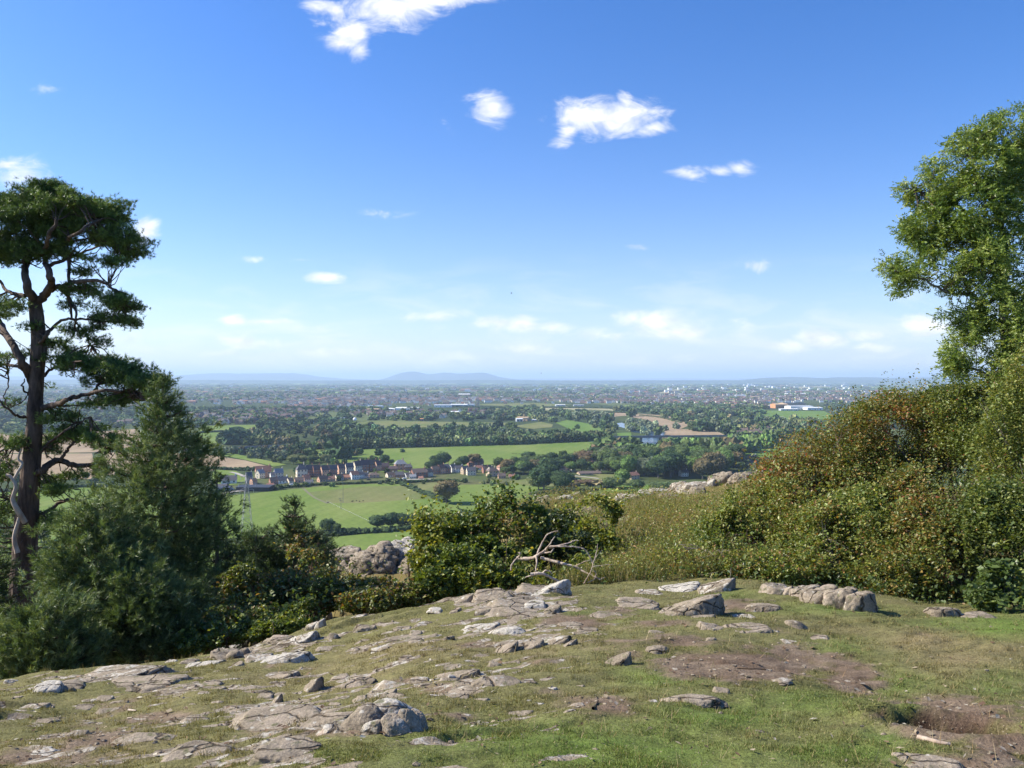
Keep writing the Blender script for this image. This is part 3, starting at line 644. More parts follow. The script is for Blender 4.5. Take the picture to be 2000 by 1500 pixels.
for (o, cx, cy, wpx, hpx, kind, li, lab, grp) in ROCKS:
    far_ = cy < 1045 and cx > 1040
    if lab is None:
        near = [r for r in ROCKS if r[7] and r[0] is not o]
        nb = min(near, key=lambda r: (r[1]-cx)**2+((r[2]-cy)*2.2)**2)
        side = ('left of' if cx < nb[1] else 'right of') if abs(cx-nb[1]) > abs(cy-nb[2])*1.3 else ('above' if cy < nb[2] else 'below')
        nn = ' '.join(nb[7].split(',')[0].split()[:7])
        lab = f"small {'pale' if li > .2 else 'brown' if li < .06 else 'grey'} stone {side} the {nn}"
        if lab in seen_l: lab = lab.replace('small', 'next small' if cx > 600 else 'low small')
        lab = ' '.join(lab.split()[:16]) if len(lab.split()) > 16 else lab
    lab = lab if len(lab.split()) <= 16 else ' '.join(lab.split(',')[0].split()[:16])
    seen_l[lab] = 1
    tag(o, lab, 'rock', 'rocks of the far ridge' if far_ else 'rocks and stones lying in the turf')

# half buried stones too small and alike to single out
_rs = random.Random(4)
for reg, n_, (xa, xb, ya, yb) in (('left', 46, (20, 640, 1290, 1495)), ('middle', 26, (640, 1130, 1215, 1400)), ('right', 10, (1130, 1640, 1200, 1400))):
    for k in range(n_):
        px_, py_ = _rs.uniform(xa, xb), _rs.uniform(ya, yb)
        if py_ < 1330-0.14*px_+ (20 if px_ < 600 else 0): py_ += 60
        w_ = _rs.choice([10, 14, 18, 26, 34, 44])*_rs.uniform(.8, 1.3); h_ = w_*_rs.uniform(.18, .34)
        n0 = len(ROCKS); o_ = add_rock(px_-w_/2, px_+w_/2, py_-h_, py_, _rs.choice(['slab', 'slab', 'wedge']), _rs.choice([-.05, .05, .1, .25, .33]), emb=.9)
        tag(o_, 'half buried small stone, one of many alike in the '+reg+' part of the stony turf', 'rock', 'half buried small stones of the '+reg+' turf')
# ------------------------------------------------------------------ foliage builders
def leaves(Cn, size, aspect, col, rng, up=0.35, fold=0.0, droop=0.0, outw=None):
    """one pointed leaf (a bent diamond) at every centre"""
    n = len(Cn); size = np.broadcast_to(size, (n,))
    nm = rand_dirs(n, rng); nm[:, 2] = np.abs(nm[:, 2])+up
    if outw is not None: nm = nm+outw*0.7
    nm = unit(nm)
    t = rand_dirs(n, rng); t[:, 2] -= droop; u = unit(np.cross(nm, t)); v = np.cross(nm, u)
    a = u*(size*0.5)[:, None]; b = v*(size*0.5*aspect)[:, None]
    V = np.stack([Cn-a, Cn+b*0.9+nm*(size*0.08)[:, None], Cn+a, Cn-b*0.9+nm*(size*0.08)[:, None]], 1).reshape(-1, 3)
    Fc = np.arange(n*4).reshape(-1, 4)
    return V, Fc, np.repeat(col, 4, axis=0)
def blob_points(blobs, n, rng, shell=0.45, freq=1.3, thr=-0.1, seed=0, flat_bottom=False):
    """points through the outer part of a union of ellipsoids, with noise-made gaps; also outward directions"""
    B = np.array([[*c, *r] for (c, r) in blobs], dtype=float)
    wts = (B[:, 3]*B[:, 4]+B[:, 4]*B[:, 5]+B[:, 3]*B[:, 5]); wts = wts/wts.sum()
    out = []; dr = []; got = 0; it = 0
    while got < n and it < 14:
        it += 1; m = int(n*1.8)
        k = rng.choice(len(B), m, p=wts); d = rand_dirs(m, rng)
        rr = 1-np.abs(rng.normal(size=m))*shell*0.5; rr = np.where(rr < 0.05, rng.uniform(0.2, 1, m), rr)
        lump = 1+0.22*fbm(d*2.2+k[:, None]*3.3, 2, seed+5)
        p = B[k, :3]+d*B[k, 3:]*(rr*lump)[:, None]
        g = fbm(p*freq, 3, seed+1, 0.6) > thr+0.15*rng.normal(size=m)
        # not deep inside another blob
        if len(B) > 1:
            q = ((p[:, None]-B[None, :, :3])/B[None, :, 3:]); ins = ((q**2).sum(-1) < 0.30)
            ins[np.arange(m), k] = False; g &= ~(ins.any(1) & (rng.random(m) < 0.75))
        if flat_bottom: g &= d[:, 2] > -0.55
        out.append(p[g]); dr.append(d[g]); got += g.sum()
    return np.concatenate(out)[:n], np.concatenate(dr)[:n]
def pick(cols, wts, n, rng, jit=0.18, pos=None, seed=0, cf=0.8):
    """a leaf colour out of a list; neighbours tend to share it"""
    cols = np.array(cols); wts = np.array(wts, dtype=float); cum = np.cumsum(wts/wts.sum())
    r = rng.random(n)
    if pos is not None: r = np.clip(r*0.68+0.32*np.clip(0.5+0.75*fbm(pos*cf, 3, seed+33), 0, 0.999), 0, 0.999)
    c = cols[np.searchsorted(cum, r).clip(0, len(cols)-1)]
    return c*np.exp(rng.normal(size=(n, 1))*jit)
M_LEAF = m_leaf('broad_leaves', 0.38, 0.40, 0.42, (1.28, 1.18, 1.10))
M_NEEDLE = m_leaf('pine_needles', 0.25, 0.35, 0.45)
M_GRASS = m_leaf('grass_blades', 0.25, 0.2, 0.6)
M_PBARK = m_bark('pine_bark', (.040, .030, .024), (.15, .105, .080), 5.0, 0.3, 0.9)
M_PALE = m_bark('bare_dead_wood', (.30, .22, .17), (.50, .42, .34), 9.0, 0.3, 0.3)
M_BARK = m_bark('grey_bark', (.07, .06, .048), (.20, .175, .14), 7.0, 0.3, 0.7)
M_STEM = m_bark('twigs', (.06, .042, .03), (.14, .10, .07), 12.0, 0.4, 0.2)

def tufts(Pp, Dd, rng, nn, ln, wd, col, spread=0.9, sl=0.10):
    """pine shoots: a brush of needles round each shoot"""
    m = len(Pp); n = m*nn
    base = np.repeat(Pp, nn, 0); D = np.repeat(Dd, nn, 0)
    t = rng.random((n, 1)); r = rand_dirs(n, rng); r = unit(r-D*(r*D).sum(-1, keepdims=True))
    b = base+D*(t*sl); dirn = unit(D*(1.0-0.35*t*0+0.1)+r*spread)
    L_ = ln*rng.uniform(0.75, 1.15, (n, 1)); s = unit(np.cross(dirn, rand_dirs(n, rng)))*wd*0.5
    V = np.stack([b-s, b+s, b+dirn*L_], 1).reshape(-1, 3)
    return V, np.arange(n*3).reshape(-1, 3), np.repeat(np.repeat(col, nn, 0)*np.exp(rng.normal(size=(n, 1))*0.15), 3, 0)

def px_blob(px, py, rx, ry, Y, rd=None):
    c = P(px, py, Y); return (c, (rx/F*Y, (rd if rd is not None else rx/F*Y*0.8), ry/F*Y))

# ------------------------------------------------------------------ old Scots pine
def old_pine():
    rng = np.random.default_rng(5); Y = 19.0
    def T(lst, dy=0.0): return np.array([P(a[0], a[1], Y+dy+(a[2] if len(a) > 2 else 0)) for a in lst])
    gx, gy = (38-CX)/F*Y, Y; bz = gz(gx, gy)-0.4
    base = np.array([gx, gy, bz]); root = empty('scots_pine', base)
    tag(root, 'tall old pine with flat topped dark crown and bare leaning trunk at the left border', 'tree')
    mb = MB()
    tr = np.concatenate([[base], T([(45, 1180), (48, 1090), (54, 1000), (60, 920), (66, 850), (70, 775), (73, 715), (76, 670), (72, 620), (68, 585)])])
    rd = np.array([25, 24, 22.5, 20.5, 17.5, 14.5, 13.5, 14, 14, 13, 11])/F*Y
    p = smooth_path(tr, 6); r = np.interp(np.linspace(0, 1, len(p)), np.linspace(0, 1, len(rd)), rd)
    r = r*(1+0.07*fbm(p*3, 2, 4)); mb.add(*tube(p, r, 14))
    limbs = [
     ([(68, 590), (54, 560), (50, 530), (58, 500), (70, 470), (88, 440)], 9, 3), ([(70, 592), (90, 574), (101, 556), (97, 535), (88, 510), (92, 470), (110, 430)], 9, 3),
     ([(88, 505), (120, 480), (150, 455), (190, 430)], 5, 2), ([(90, 520), (130, 505), (170, 490), (225, 470)], 4, 1.5), ([(55, 515), (30, 490), (10, 460), (-30, 440)], 5, 2),
     ([(97, 565), (125, 558), (150, 550), (190, 548), (215, 560), (238, 595)], 5.5, 1.5), ([(50, 577), (30, 575), (13, 568), (0, 550), (-30, 530)], 4.5, 2),
     ([(75, 680), (90, 655), (112, 632), (140, 622), (180, 624), (200, 630)], 4, 1.2), ([(140, 622), (160, 640), (175, 665), (185, 690)], 2.0, .8), ([(118, 560), (140, 590), (150, 620), (140, 660)], 3.5, 1.2), ([(134, 500), (133, 560), (140, 620)], 3.5, 2),
     ([(58, 735), (40, 700), (18, 662), (0, 630), (-30, 600)], 8, 5), ([(60, 750), (45, 722), (25, 714), (0, 713), (-30, 720)], 4, 2),
     ([(80, 797), (100, 792), (130, 782), (160, 772), (210, 762), (250, 768), (290, 780)], 6, 1.5), ([(180, 770), (195, 750), (220, 735), (245, 730)], 3, 1), ([(76, 740), (95, 725), (125, 712), (160, 705)], 3.5, 1.2),
     ([(72, 925), (84, 917), (100, 904), (118, 900), (140, 908), (180, 910), (205, 915), (235, 920)], 8, 3), ([(118, 900), (130, 880), (150, 855), (160, 835)], 3.5, 1.5), ([(180, 910), (200, 890), (215, 880)], 3, 1.5),
     ([(78, 885), (98, 862), (126, 844), (150, 825), (177, 814)], 3, 1.2), ([(58, 1000), (90, 1000), (120, 980), (150, 976), (175, 990), (200, 1000)], 4.5, 1.5), ([(50, 815), (30, 810), (5, 790), (-10, 770)], 3, 1.2), ([(50, 1000), (30, 985), (10, 975), (-20, 960)], 3.5, 1.5),
     ([(55, 770), (45, 755), (48, 740)], 2, 1), ([(14, 715), (16, 745), (8, 775), (12, 800)], 1.6, .7), ([(40, 880), (20, 870), (0, 860)], 4, 2)]
    segs = []
    for (pts, r0, r1) in limbs:
        q = smooth_path(T([(a, b, rng.normal()*0.25*min(k, 3)) for k, (a, b) in enumerate(pts)]), 5, 0.015, rng)
        mb.add(*tube(q, np.linspace(r0, r1, len(q))/F*Y, 7)); segs.append(q)
    pads = [(25,415,62,42,2500),(88,392,62,32,2200),(60,440,75,48,3000),(130,415,60,40,2200),(188,425,55,36,1800),(228,420,38,28,900),(150,458,62,28,1500),(15,490,55,40,1800),(222,468,48,24,1100),(252,498,42,15,600),(210,512,42,12,400),(262,478,28,14,300),(128,490,50,20,800),(55,500,45,26,1000),(-45,450,60,60,1200),(85,378,30,20,500),(150,392,30,16,450),(110,372,25,14,300),
            (170,535,20,10,180),(165,568,32,14,420),(212,590,34,18,650),(243,605,28,18,500),(258,630,18,12,260),(228,625,24,12,240),(20,600,42,13,420),(190,622,18,10,150),(150,600,26,10,150),(150,650,32,12,260),(105,672,36,12,300),(196,672,20,9,140),(128,692,36,12,300),(190,640,20,10,120),(130,570,24,10,140),
            (190,712,62,18,1300),(238,728,52,22,1300),(272,752,46,20,1000),(158,716,42,16,600),(215,745,60,14,800),(105,706,28,12,200),(305,752,26,11,350),(250,780,50,12,500),(210,790,40,10,260),(285,775,36,14,420),
            (118,820,38,14,420),(160,846,52,18,800),(205,862,36,16,500),(222,880,18,10,150),(120,860,40,16,450),(18,870,34,14,350),(8,925,26,22,450),(98,945,28,16,280),(112,960,30,18,320),(5,1000,34,20,420),(5,700,22,9,150),(55,690,18,10,120),(135,930,26,12,200),(205,925,24,10,160),(95,880,26,14,240),(60,640,20,10,100),(150,790,50,8,120),(30,790,26,8,70),(-30,620,60,20,400),(-30,720,50,20,300),(-40,900,50,30,500),(90,1020,34,18,300),(80,760,20,6,30)]
    Pp = []; tw = MB(); fine = np.concatenate(segs)
    for (px, py, rx, ry, n) in pads:
        n = int(n*1.0)
        c = P(px, py, Y+rng.normal()*0.3); R = np.array([rx/F*Y, rx/F*Y*0.85, ry/F*Y])
        # little cushions inside every pad
        ncl = max(5, int(n/38)); d = rand_dirs(ncl, rng)*(rng.random((ncl, 1))**0.45); d[:, 2] = d[:, 2]*0.75+0.15; cc = c+d*R*rng.uniform(.9, 1.22, (ncl, 1))
        k = rng.integers(0, ncl, n); q = cc[k]+rng.normal(size=(n, 3))*np.array([.090, .090, .055]); Pp.append(q)
        st_ = fine[np.argsort(((fine-c)**2).sum(1))[:6]]
        for j in range(min(ncl, 16)):
            s0 = st_[rng.integers(0, len(st_))]; mid = (s0+cc[j])/2+rng.normal(size=3)*0.10
            w_ = smooth_path([s0, mid, cc[j]], 3, 0.01, rng); tw.add(*tube(w_, np.linspace(1.3, .5, len(w_))/F*Y, 4))
    Pp = np.concatenate(Pp); Dd = unit(rand_dirs(len(Pp), rng)+np.array([0, 0, 0.75]))
    col = pick([(.055, .100, .030), (.110, .175, .042), (.185, .255, .062)], [3, 4, 3], len(Pp), rng, .15, Pp, 3, .9)
    V, Fc, c = tufts(Pp, Dd, rng, 13, 0.078, 0.010, col, 0.95, 0.07)
    link('trunk', mb.mesh('trunk', [M_PBARK], True, base), root)
    tag(link('crown', mesh_np('crown', V-base, Fc, [M_NEEDLE], c), root))
    link('fine_branches', tw.mesh('fine_branches', [M_PBARK], False, base), root)
    q = smooth_path(T([(49, 1020, -.35), (33, 994, -.5), (25, 975, -.5), (31, 950, -.5), (22, 932, -.5), (12, 927, -.5)]), 6); d = MB(); d.add(*tube(q, np.linspace(5.5, 2.5, len(q))/F*Y, 7))
    q = smooth_path(T([(28, 935, -.5), (36, 920, -.5), (44, 905, -.45), (36, 896, -.45), (42, 876, -.45)]), 5); d.add(*tube(q, np.linspace(3, 1.6, len(q))/F*Y, 6))
    q = smooth_path(T([(34, 1080, -.5), (28, 1050, -.5), (38, 1010, -.45)]), 5); d.add(*tube(q, np.linspace(5, 3, len(q))/F*Y, 6))
    q = link('bare_limb', d.mesh('bare_limb', [M_PALE], True, base), root); q['label'] = 'pale barkless dead limb twisting up the lit side of the trunk'
old_pine()

# ------------------------------------------------------------------ young pines
def young_pine(px, Y, top, bot, prof, n, label, seed, cols=None, leader=True, bend=0, nn=16):
    """prof: list of (py, half width px); shoots sit at the ends of whorled, upswept branches"""
    rng = np.random.default_rng(seed)
    x0 = (px-CX)/F*Y; bz = gz(x0, Y)-0.1; zb = H-(bot-LV)/F*Y
    base = np.array([x0, Y, min(bz, zb)]); root = empty('young_pine', base); tag(root, label, 'tree', 'bushy blue green pines on the slope')
    pys = [a for a, b in prof]; hw = [b for a, b in prof]
    ztop = H-(top-LV)/F*Y; mb = MB(); tw = MB()
    tp = smooth_path([base, P(px+bend*.3, (top+bot)/2, Y), P(px+bend, top, Y)], 8)
    mb.add(*tube(tp, np.linspace(max(hw)*0.055+3, 1.2, len(tp))/F*Y, 8))
    SP = []; SD = []
    nb = int(26+(bot-top)/7)
    for k in range(nb):
        t = ((k//5)*5+rng.random()*1.4)/nb; py = top+6+(bot-top)*t**0.9
        wpx = np.interp(py, pys, hw); R = wpx/F*Y*rng.uniform(0.62, 1.14); a = k*2.399+rng.normal()*0.3
        s0 = P(px+bend*(1-t), py, Y); dr = np.array([math.cos(a), math.sin(a)*0.85, 0])
        lift = R*(0.30-0.05*t)
        e = s0+dr*R+np.array([0, 0, lift]); m_ = s0+dr*R*0.55+np.array([0, 0, lift*0.2])
        q = smooth_path([s0, m_, e], 5, 0.01, rng); tw.add(*tube(q, np.linspace(2.2, .8, len(q))/F*Y, 4))
        ns = int(n/nb*(0.12+1.5*(wpx/max(hw))**1.3))
        tt = 0.25+0.75*rng.random(ns)**0.6
        idx = tt*(len(q)-1); i0 = np.floor(idx).astype(int).clip(0, len(q)-2); f_ = (idx-i0)[:, None]
        pt = q[i0]*(1-f_)+q[i0+1]*f_
        ncl = max(3, ns//11); ck = rng.integers(0, ncl, ns); off = rng.normal(size=(ncl, 3))*np.array([R*.16+.06, R*.16+.06, .10+R*.06]); ptc = q[(rng.uniform(.3, 1, ncl)*(len(q)-1)).astype(int)]+off
        pt = np.where(rng.random((ns, 1)) < 0.8, ptc[ck]+rng.normal(size=(ns, 3))*.050, pt+rng.normal(size=(ns, 3))*.06)
        SP.append(pt); SD.append(unit(dr*0.75+np.array([0, 0, 0.7])+rng.normal(size=(ns, 3))*0.55))
    if leader:
        z = np.linspace(0, 1, 26)[:, None]; lp = P(px+bend, top, Y)*(1-z)+P(px+bend, top+70, Y)*z
        SP.append(lp+rng.normal(size=lp.shape)*.03); SD.append(unit(np.array([0, 0, 1.0])+rng.normal(size=lp.shape)*.4))
        for da in range(5):
            a = da*1.256; z = np.linspace(0, 1, 14)[:, None]; e0 = P(px+bend, top+75, Y); e1 = e0+np.array([math.cos(a)*.28, math.sin(a)*.28, .42])
            SP.append(e0*(1-z)+e1*z+rng.normal(size=(14, 3))*.02); SD.append(unit(np.array([math.cos(a)*.4, math.sin(a)*.4, 1.0])+rng.normal(size=(14, 3))*.4))
    SP = np.concatenate(SP); SD = np.concatenate(SD)
    col = pick(cols or [(.058, .095, .032), (.115, .165, .055), (.210, .255, .110)], [3, 4, 3.5], len(SP), rng, .15, SP, seed, 1.4)
    V, Fc, c = tufts(SP, SD, rng, nn, 0.088, 0.0105, col, 0.8, 0.12)
    link('trunk', mb.mesh('trunk', [M_BARK], True, base), root)
    link('branchwork', tw.mesh('branchwork', [M_STEM], False, base), root)
    link('needles', mesh_np('needles', V-base, Fc, [M_NEEDLE], c), root)
young_pine(320, 15.2, 738, 1300, [(740, 4), (790, 20), (830, 50), (870, 80), (920, 106), (960, 116), (1010, 118), (1080, 118), (1150, 118), (1300, 100)], 9500, 'tallest bushy young pine, standing right of the old pine trunk', 31, bend=-2)
young_pine(190, 13.2, 985, 1300, [(985, 10), (1030, 60), (1090, 105), (1160, 125), (1230, 120), (1300, 100)], 7000, 'broad low pine in front of the old pine trunk', 32, leader=False)
young_pine(95, 11.2, 1190, 1330, [(1190, 20), (1230, 80), (1280, 100), (1330, 80)], 2600, 'lowest pine seedling spreading over the turf edge at the lower left', 33, leader=False)
young_pine(275, 12.6, 1130, 1300, [(1130, 20), (1170, 80), (1230, 105), (1300, 90)], 4000, 'pale tipped low pine at the foot of the tallest young pine', 34, leader=False)
DK = [(.030, .058, .026), (.055, .092, .036), (.095, .130, .046)]
young_pine(424, 18.5, 930, 1290, [(930, 6), (960, 14), (1010, 24), (1080, 45), (1150, 80), (1290, 70)], 3200, 'dark pine pressed against the right side of the tallest young pine', 35, DK, False)
young_pine(500, 21, 1044, 1230, [(1044, 14), (1066, 50), (1100, 80), (1180, 90), (1230, 80)], 4200, 'low dark pine between the pylon and the brambles', 36, DK, False)
young_pine(576, 22, 975, 1200, [(975, 6), (1000, 20), (1035, 36), (1070, 62), (1120, 85), (1200, 80)], 3800, 'small dark pine with a bare pointed leader left of the rock outcrop', 37, DK)
young_pine(622, 24, 1035, 1150, [(1035, 12), (1060, 26), (1100, 34), (1150, 30)], 700, 'smallest dark pine touching the left tip of the middle outcrop', 38, DK, False)
young_pine(30, 20.5, 960, 1330, [(960, 40), (1030, 80), (1120, 120), (1220, 140), (1330, 140)], 3200, 'dark needled pine behind the old pine trunk at the left border', 39, DK, False)
young_pine(-40, 14, 1060, 1330, [(1060, 30), (1120, 60), (1220, 80), (1330, 80)], 1500, 'dark pine cut off by the left border below the old pine', 40, DK, False)

# ------------------------------------------------------------------ broad-leaved shrubs
HAW = [(.075, .115, .026), (.120, .160, .038), (.200, .215, .060), (.180, .120, .042), (.220, .085, .040)]
def shrub(name, label, cat, blobs, n, size, cols, wts, seed, foot, asp=0.65, group=None, thr=-0.12, freq=1.6, stems=9, shell=.5, jit=.2, berries=0, up=.35, spr=0):
    rng = np.random.default_rng(seed)
    base = np.array([foot[0], foot[1], gz(foot[0], foot[1])-0.05]); root = empty(name, base); tag(root, label, cat, group)
    pts, d = blob_points(blobs, n, rng, shell, freq, thr, seed)
    pts = pts[pts[:, 2] > base[2]-1.5]; d = d[:len(pts)]
    if spr:                                       # sprays that stick out of the outline
        m = spr; k = rng.integers(0, len(blobs), m); dd = rand_dirs(m, rng); dd[:, 2] = np.abs(dd[:, 2]); dd = unit(dd+np.array([0, 0, .25]))
        B = np.array([[*c, *r] for (c, r) in blobs]); s0 = B[k, :3]+dd*B[k, 3:]*.9
        ln = rng.uniform(.15, .55, (m, 1)); tt = rng.random((m, 9, 1))
        ex = (s0[:, None]+(dd+rng.normal(size=(m, 3))*.25)[:, None]*ln[:, None]*tt).reshape(-1, 3)+rng.normal(size=(m*9, 3))*.02; pts = np.concatenate([pts, ex])
    col = pick(cols, wts, len(pts), rng, jit, pts, seed, .9)
    V, Fc, c = leaves(pts, size*np.exp(rng.normal(size=len(pts))*.32), asp, col, rng, up)
    link('foliage', mesh_np('foliage', V-base, Fc, [M_LEAF], c), root)
    mb = MB(); B = [b for b in blobs]
    for k in range(stems):
        c0, r0 = B[k % len(B)]; e = np.array(c0)+rand_dirs(1, rng)[0]*np.array(r0)*.8
        s0 = base+np.array([rng.normal()*.25, rng.normal()*.2, -.1])
        q = smooth_path([s0, (s0+e)/2+rng.normal(size=3)*.25, e], 5, .02, rng); mb.add(*tube(q, np.linspace(.032, .008, len(q)), 5))
        for j in range(5):
            e2 = q[rng.integers(3, len(q))]+rng.normal(size=3)*np.array(r0)*.45; s1 = q[rng.integers(2, len(q)-1)]
            w_ = smooth_path([s1, (s1+e2)/2+rng.normal(size=3)*.06, e2], 3); mb.add(*tube(w_, np.linspace(.010, .004, len(w_)), 4))
    link('stems', mb.mesh('stems', [M_STEM if seed % 2 else M_BARK], False, base), root)
    if berries:
        q, _ = blob_points(blobs, berries, rng, .25, freq, thr, seed); q = q[q[:, 2] > base[2]]
        Di, Fi = ico(1); s = rng.uniform(.010, .016, (len(q), 1, 1))
        V = (q[:, None]+Di[None]*s).reshape(-1, 3); Fi2 = (Fi[None]+(np.arange(len(q))*len(Di))[:, None, None]).reshape(-1, 3)
        o = link('berries', mesh_np('berries', V-base, Fi2, [M_BERRY], None, True), root); o['kind'] = 'stuff'
    return root
M_BERRY = m_plain('haws', (.30, .022, .015), .35, spec=.5)
RED = [(.080, .115, .028), (.130, .160, .040), (.225, .160, .050), (.250, .085, .040)]
YEL = [(.075, .118, .026), (.125, .172, .038), (.225, .235, .062), (.215, .125, .046)]
DRK = [(.055, .092, .024), (.095, .135, .034), (.150, .180, .045), (.155, .100, .038)]
def hb(label, bl, n, cols, wts, seed, fx, fY, **k):
    bl = [px_blob(*b) for b in bl]; n = int(n*1.75); kw = dict(size=.050, thr=-.10, freq=1.25, shell=.62, group='hawthorns and brambles crowding the right side', berries=0, spr=320, stems=18); kw.update(k)
    return shrub('hawthorn_bush', label, 'bush', bl, n, kw.pop('size'), cols, wts, seed, ((fx-CX)/F*fY, fY), **kw)
hb('red tinted hawthorn highest on the left shoulder of the thicket, against the far fields', [(1606,905,90,70,18),(1556,945,86,60,17.6),(1505,962,58,46,17.3),(1620,965,100,70,17.2),(1664,866,76,64,18.2),(1560,1002,110,80,17.4),(1510,920,34,24,17.8)], 30000, RED, [4,5,4,2.2], 201, 1590, 18, berries=260)
hb('reddish hawthorn in the middle of the thicket top, red berried', [(1745,850,100,90,18.5),(1800,860,90,80,18.2),(1720,940,110,90,17.8),(1790,806,60,42,18.6),(1700,818,46,30,18.8)], 28000, RED, [5,5,3.5,1.6], 202, 1740, 18.5, berries=220)
hb('olive hawthorn of the thicket top just below the ash tree', [(1870,850,90,90,17.8),(1850,790,70,40,18.2),(1930,900,90,90,17),(1905,770,50,25,18),(1965,790,50,60,17.5)], 30000, HAW, [4,4,3,1.5,.6], 203, 1880, 17.5, berries=80)
hb('tall bush under the ash tree, cut by the right border', [(1990,880,90,130,15.5),(2040,780,80,120,15.5),(2080,950,100,140,15)], 22000, HAW, [4,4,3,1.2,.5], 204, 2030, 15.2)
hb('yellow green bush low on the left flank of the thicket', [(1500,1010,100,75,16),(1430,1050,75,60,15.6),(1570,1060,100,80,15.3),(1400,1090,60,40,15)], 34000, YEL, [4,4,4,2.5], 205, 1490, 15.5, berries=0)
hb('dense green hawthorn at the front of the thicket, behind the long ledge of rock', [(1640,1060,100,85,14.4),(1600,1110,80,60,13.9),(1700,1120,80,70,13.5),(1690,1020,90,70,15)], 34000, YEL, [4,4,3,2], 206, 1650, 14)
hb('brown tinged hawthorn at the front, above the pair of grey boulders', [(1800,1060,100,90,13.8),(1780,1130,90,60,13),(1850,1110,80,80,13),(1800,980,90,70,15)], 34000, RED, [5,5,3,.8], 207, 1810, 13.3, berries=60)
_db = hb('dark leaved bush at the right border above the boulders', [(1960,1050,90,100,13),(2040,1100,90,110,12.5),(1930,1000,80,70,14),(2060,1000,80,90,13)], 30000, DRK, [4,4,3,2], 208, 1990, 12.8)
hb('broad leaved green sapling at the foot of the dark bush, right border', [(1960,1140,50,45,11.6),(1925,1165,40,28,11.4),(1990,1180,50,30,11.2)], 2400, [(.060,.100,.030),(.085,.130,.040),(.130,.175,.06)], [3,3,2], 209, 1960, 11.6, size=.070, asp=.8, stems=4, spr=10)
hb('low bramble bank between the dry grass slope and the front hawthorns', [(1330,1110,70,36,14.8),(1400,1125,80,32,14.2),(1480,1120,70,36,13.8),(1540,1120,60,34,13.4)], 15000, YEL, [4,3,2,2], 210, 1430, 14)
CG = 'bramble and thorn bushes along the edge of the turf'
def cb(label, bl, n, cols, wts, seed, fx, fY, **k):
    bl = [px_blob(*b) for b in bl]; n = int(n*1.35); kw = dict(size=.070, group=CG, asp=.75, spr=60); kw.update(k)
    shrub('bramble_bush', label, 'bush', bl, n, kw.pop('size'), cols, wts, seed, ((fx-CX)/F*fY, fY), **kw)
GRN = [(.055, .090, .020), (.100, .145, .028), (.200, .225, .040), (.330, .290, .060)]
cb('yellow green bramble at the left of the central thicket, beside the middle outcrop', [(850,1050,42,52,15.6),(875,1035,45,40,16),(840,1090,45,45,15.2),(825,1030,22,26,15.8)], 6500, GRN, [2,4,5,3.5], 301, 850, 15.4)
cb('tallest central thorn bush with sprigs rising in front of the village', [(965,1040,60,42,16.4),(1005,1055,55,45,16.2),(1040,1020,36,34,17),(920,1050,50,42,16),(990,985,22,30,17),(965,1005,34,30,16.8)], 7600, [(.045,.085,.020),(.080,.125,.028),(.170,.195,.04),(.22,.15,.05)], [4,4,3,2], 302, 965, 16.6, spr=150, thr=-.02)
cb('deep green bramble mound below the central thorn bush', [(900,1115,70,50,14.9),(950,1132,70,40,14.6),(860,1140,60,40,14.6),(975,1100,50,44,15.2),(930,1085,55,42,15.4)], 11000, GRN, [5,5,3,1.2], 303, 920, 14.8)
cb('bright leaved bramble right of the bare fallen branches', [(1165,1010,45,45,18.5),(1150,1050,50,40,18),(1185,1075,35,35,17.4),(1120,1020,30,35,18.8),(1190,1000,25,25,18.5)], 6500, GRN, [2,4,5,3], 304, 1160, 18)
cb('added bramble with dim leaves for the shade of the hollow behind the fallen branches', [(1085,1030,50,34,18.5),(1115,1065,50,34,17.2),(1060,1070,40,36,17),(1040,1004,36,22,19)], 3600, [(.03,.05,.016),(.045,.07,.02),(.075,.10,.028)], [4,4,2], 311, 1090, 17.6)  # added bush, leaf colours dimmed to stand for the overhang's shade
cb('low bramble at the feet of the fallen branches', [(1060,1140,50,22,14.6),(1010,1140,40,26,14.6),(1150,1105,40,26,15.5),(1130,1140,36,14,14.4)], 4200, GRN, [4,4,3,1], 305, 1070, 14.8)
MIX = [(.055, .085, .022), (.090, .120, .030), (.160, .170, .045), (.200, .115, .045), (.270, .220, .07)]
cb('russet bramble bank below the middle outcrop', [(690,1158,60,30,15.2),(750,1160,55,32,15.2),(800,1168,50,28,14.4),(720,1175,60,24,14),(640,1140,50,36,16)], 13000, MIX, [3,4,3,3,1], 306, 720, 14.6, size=.06)
cb('olive bush above the little rock stack', [(600,1120,50,50,16.6),(560,1160,60,45,15.6),(620,1165,50,36,14.8),(590,1085,30,30,17)], 11000, MIX, [3,4,3,2,2], 307, 590, 15.6, size=.06)
cb('dark leaved bramble bank at the foot of the dark pines', [(500,1190,60,45,15),(450,1220,60,36,13.8),(530,1215,55,30,13.4),(400,1245,50,25,13),(470,1150,50,50,17)], 13000, DRK, [4,4,3,2], 308, 480, 14.6, size=.06)
cb('fine green bramble between the pines and the pale flat slab', [(560,1225,50,20,12.8),(500,1232,50,18,12.8),(430,1250,40,16,12.4),(610,1190,40,24,13.6),(375,1262,30,14,12.2)], 6500, GRN, [4,4,2,1], 309, 520, 12.9, size=.055)

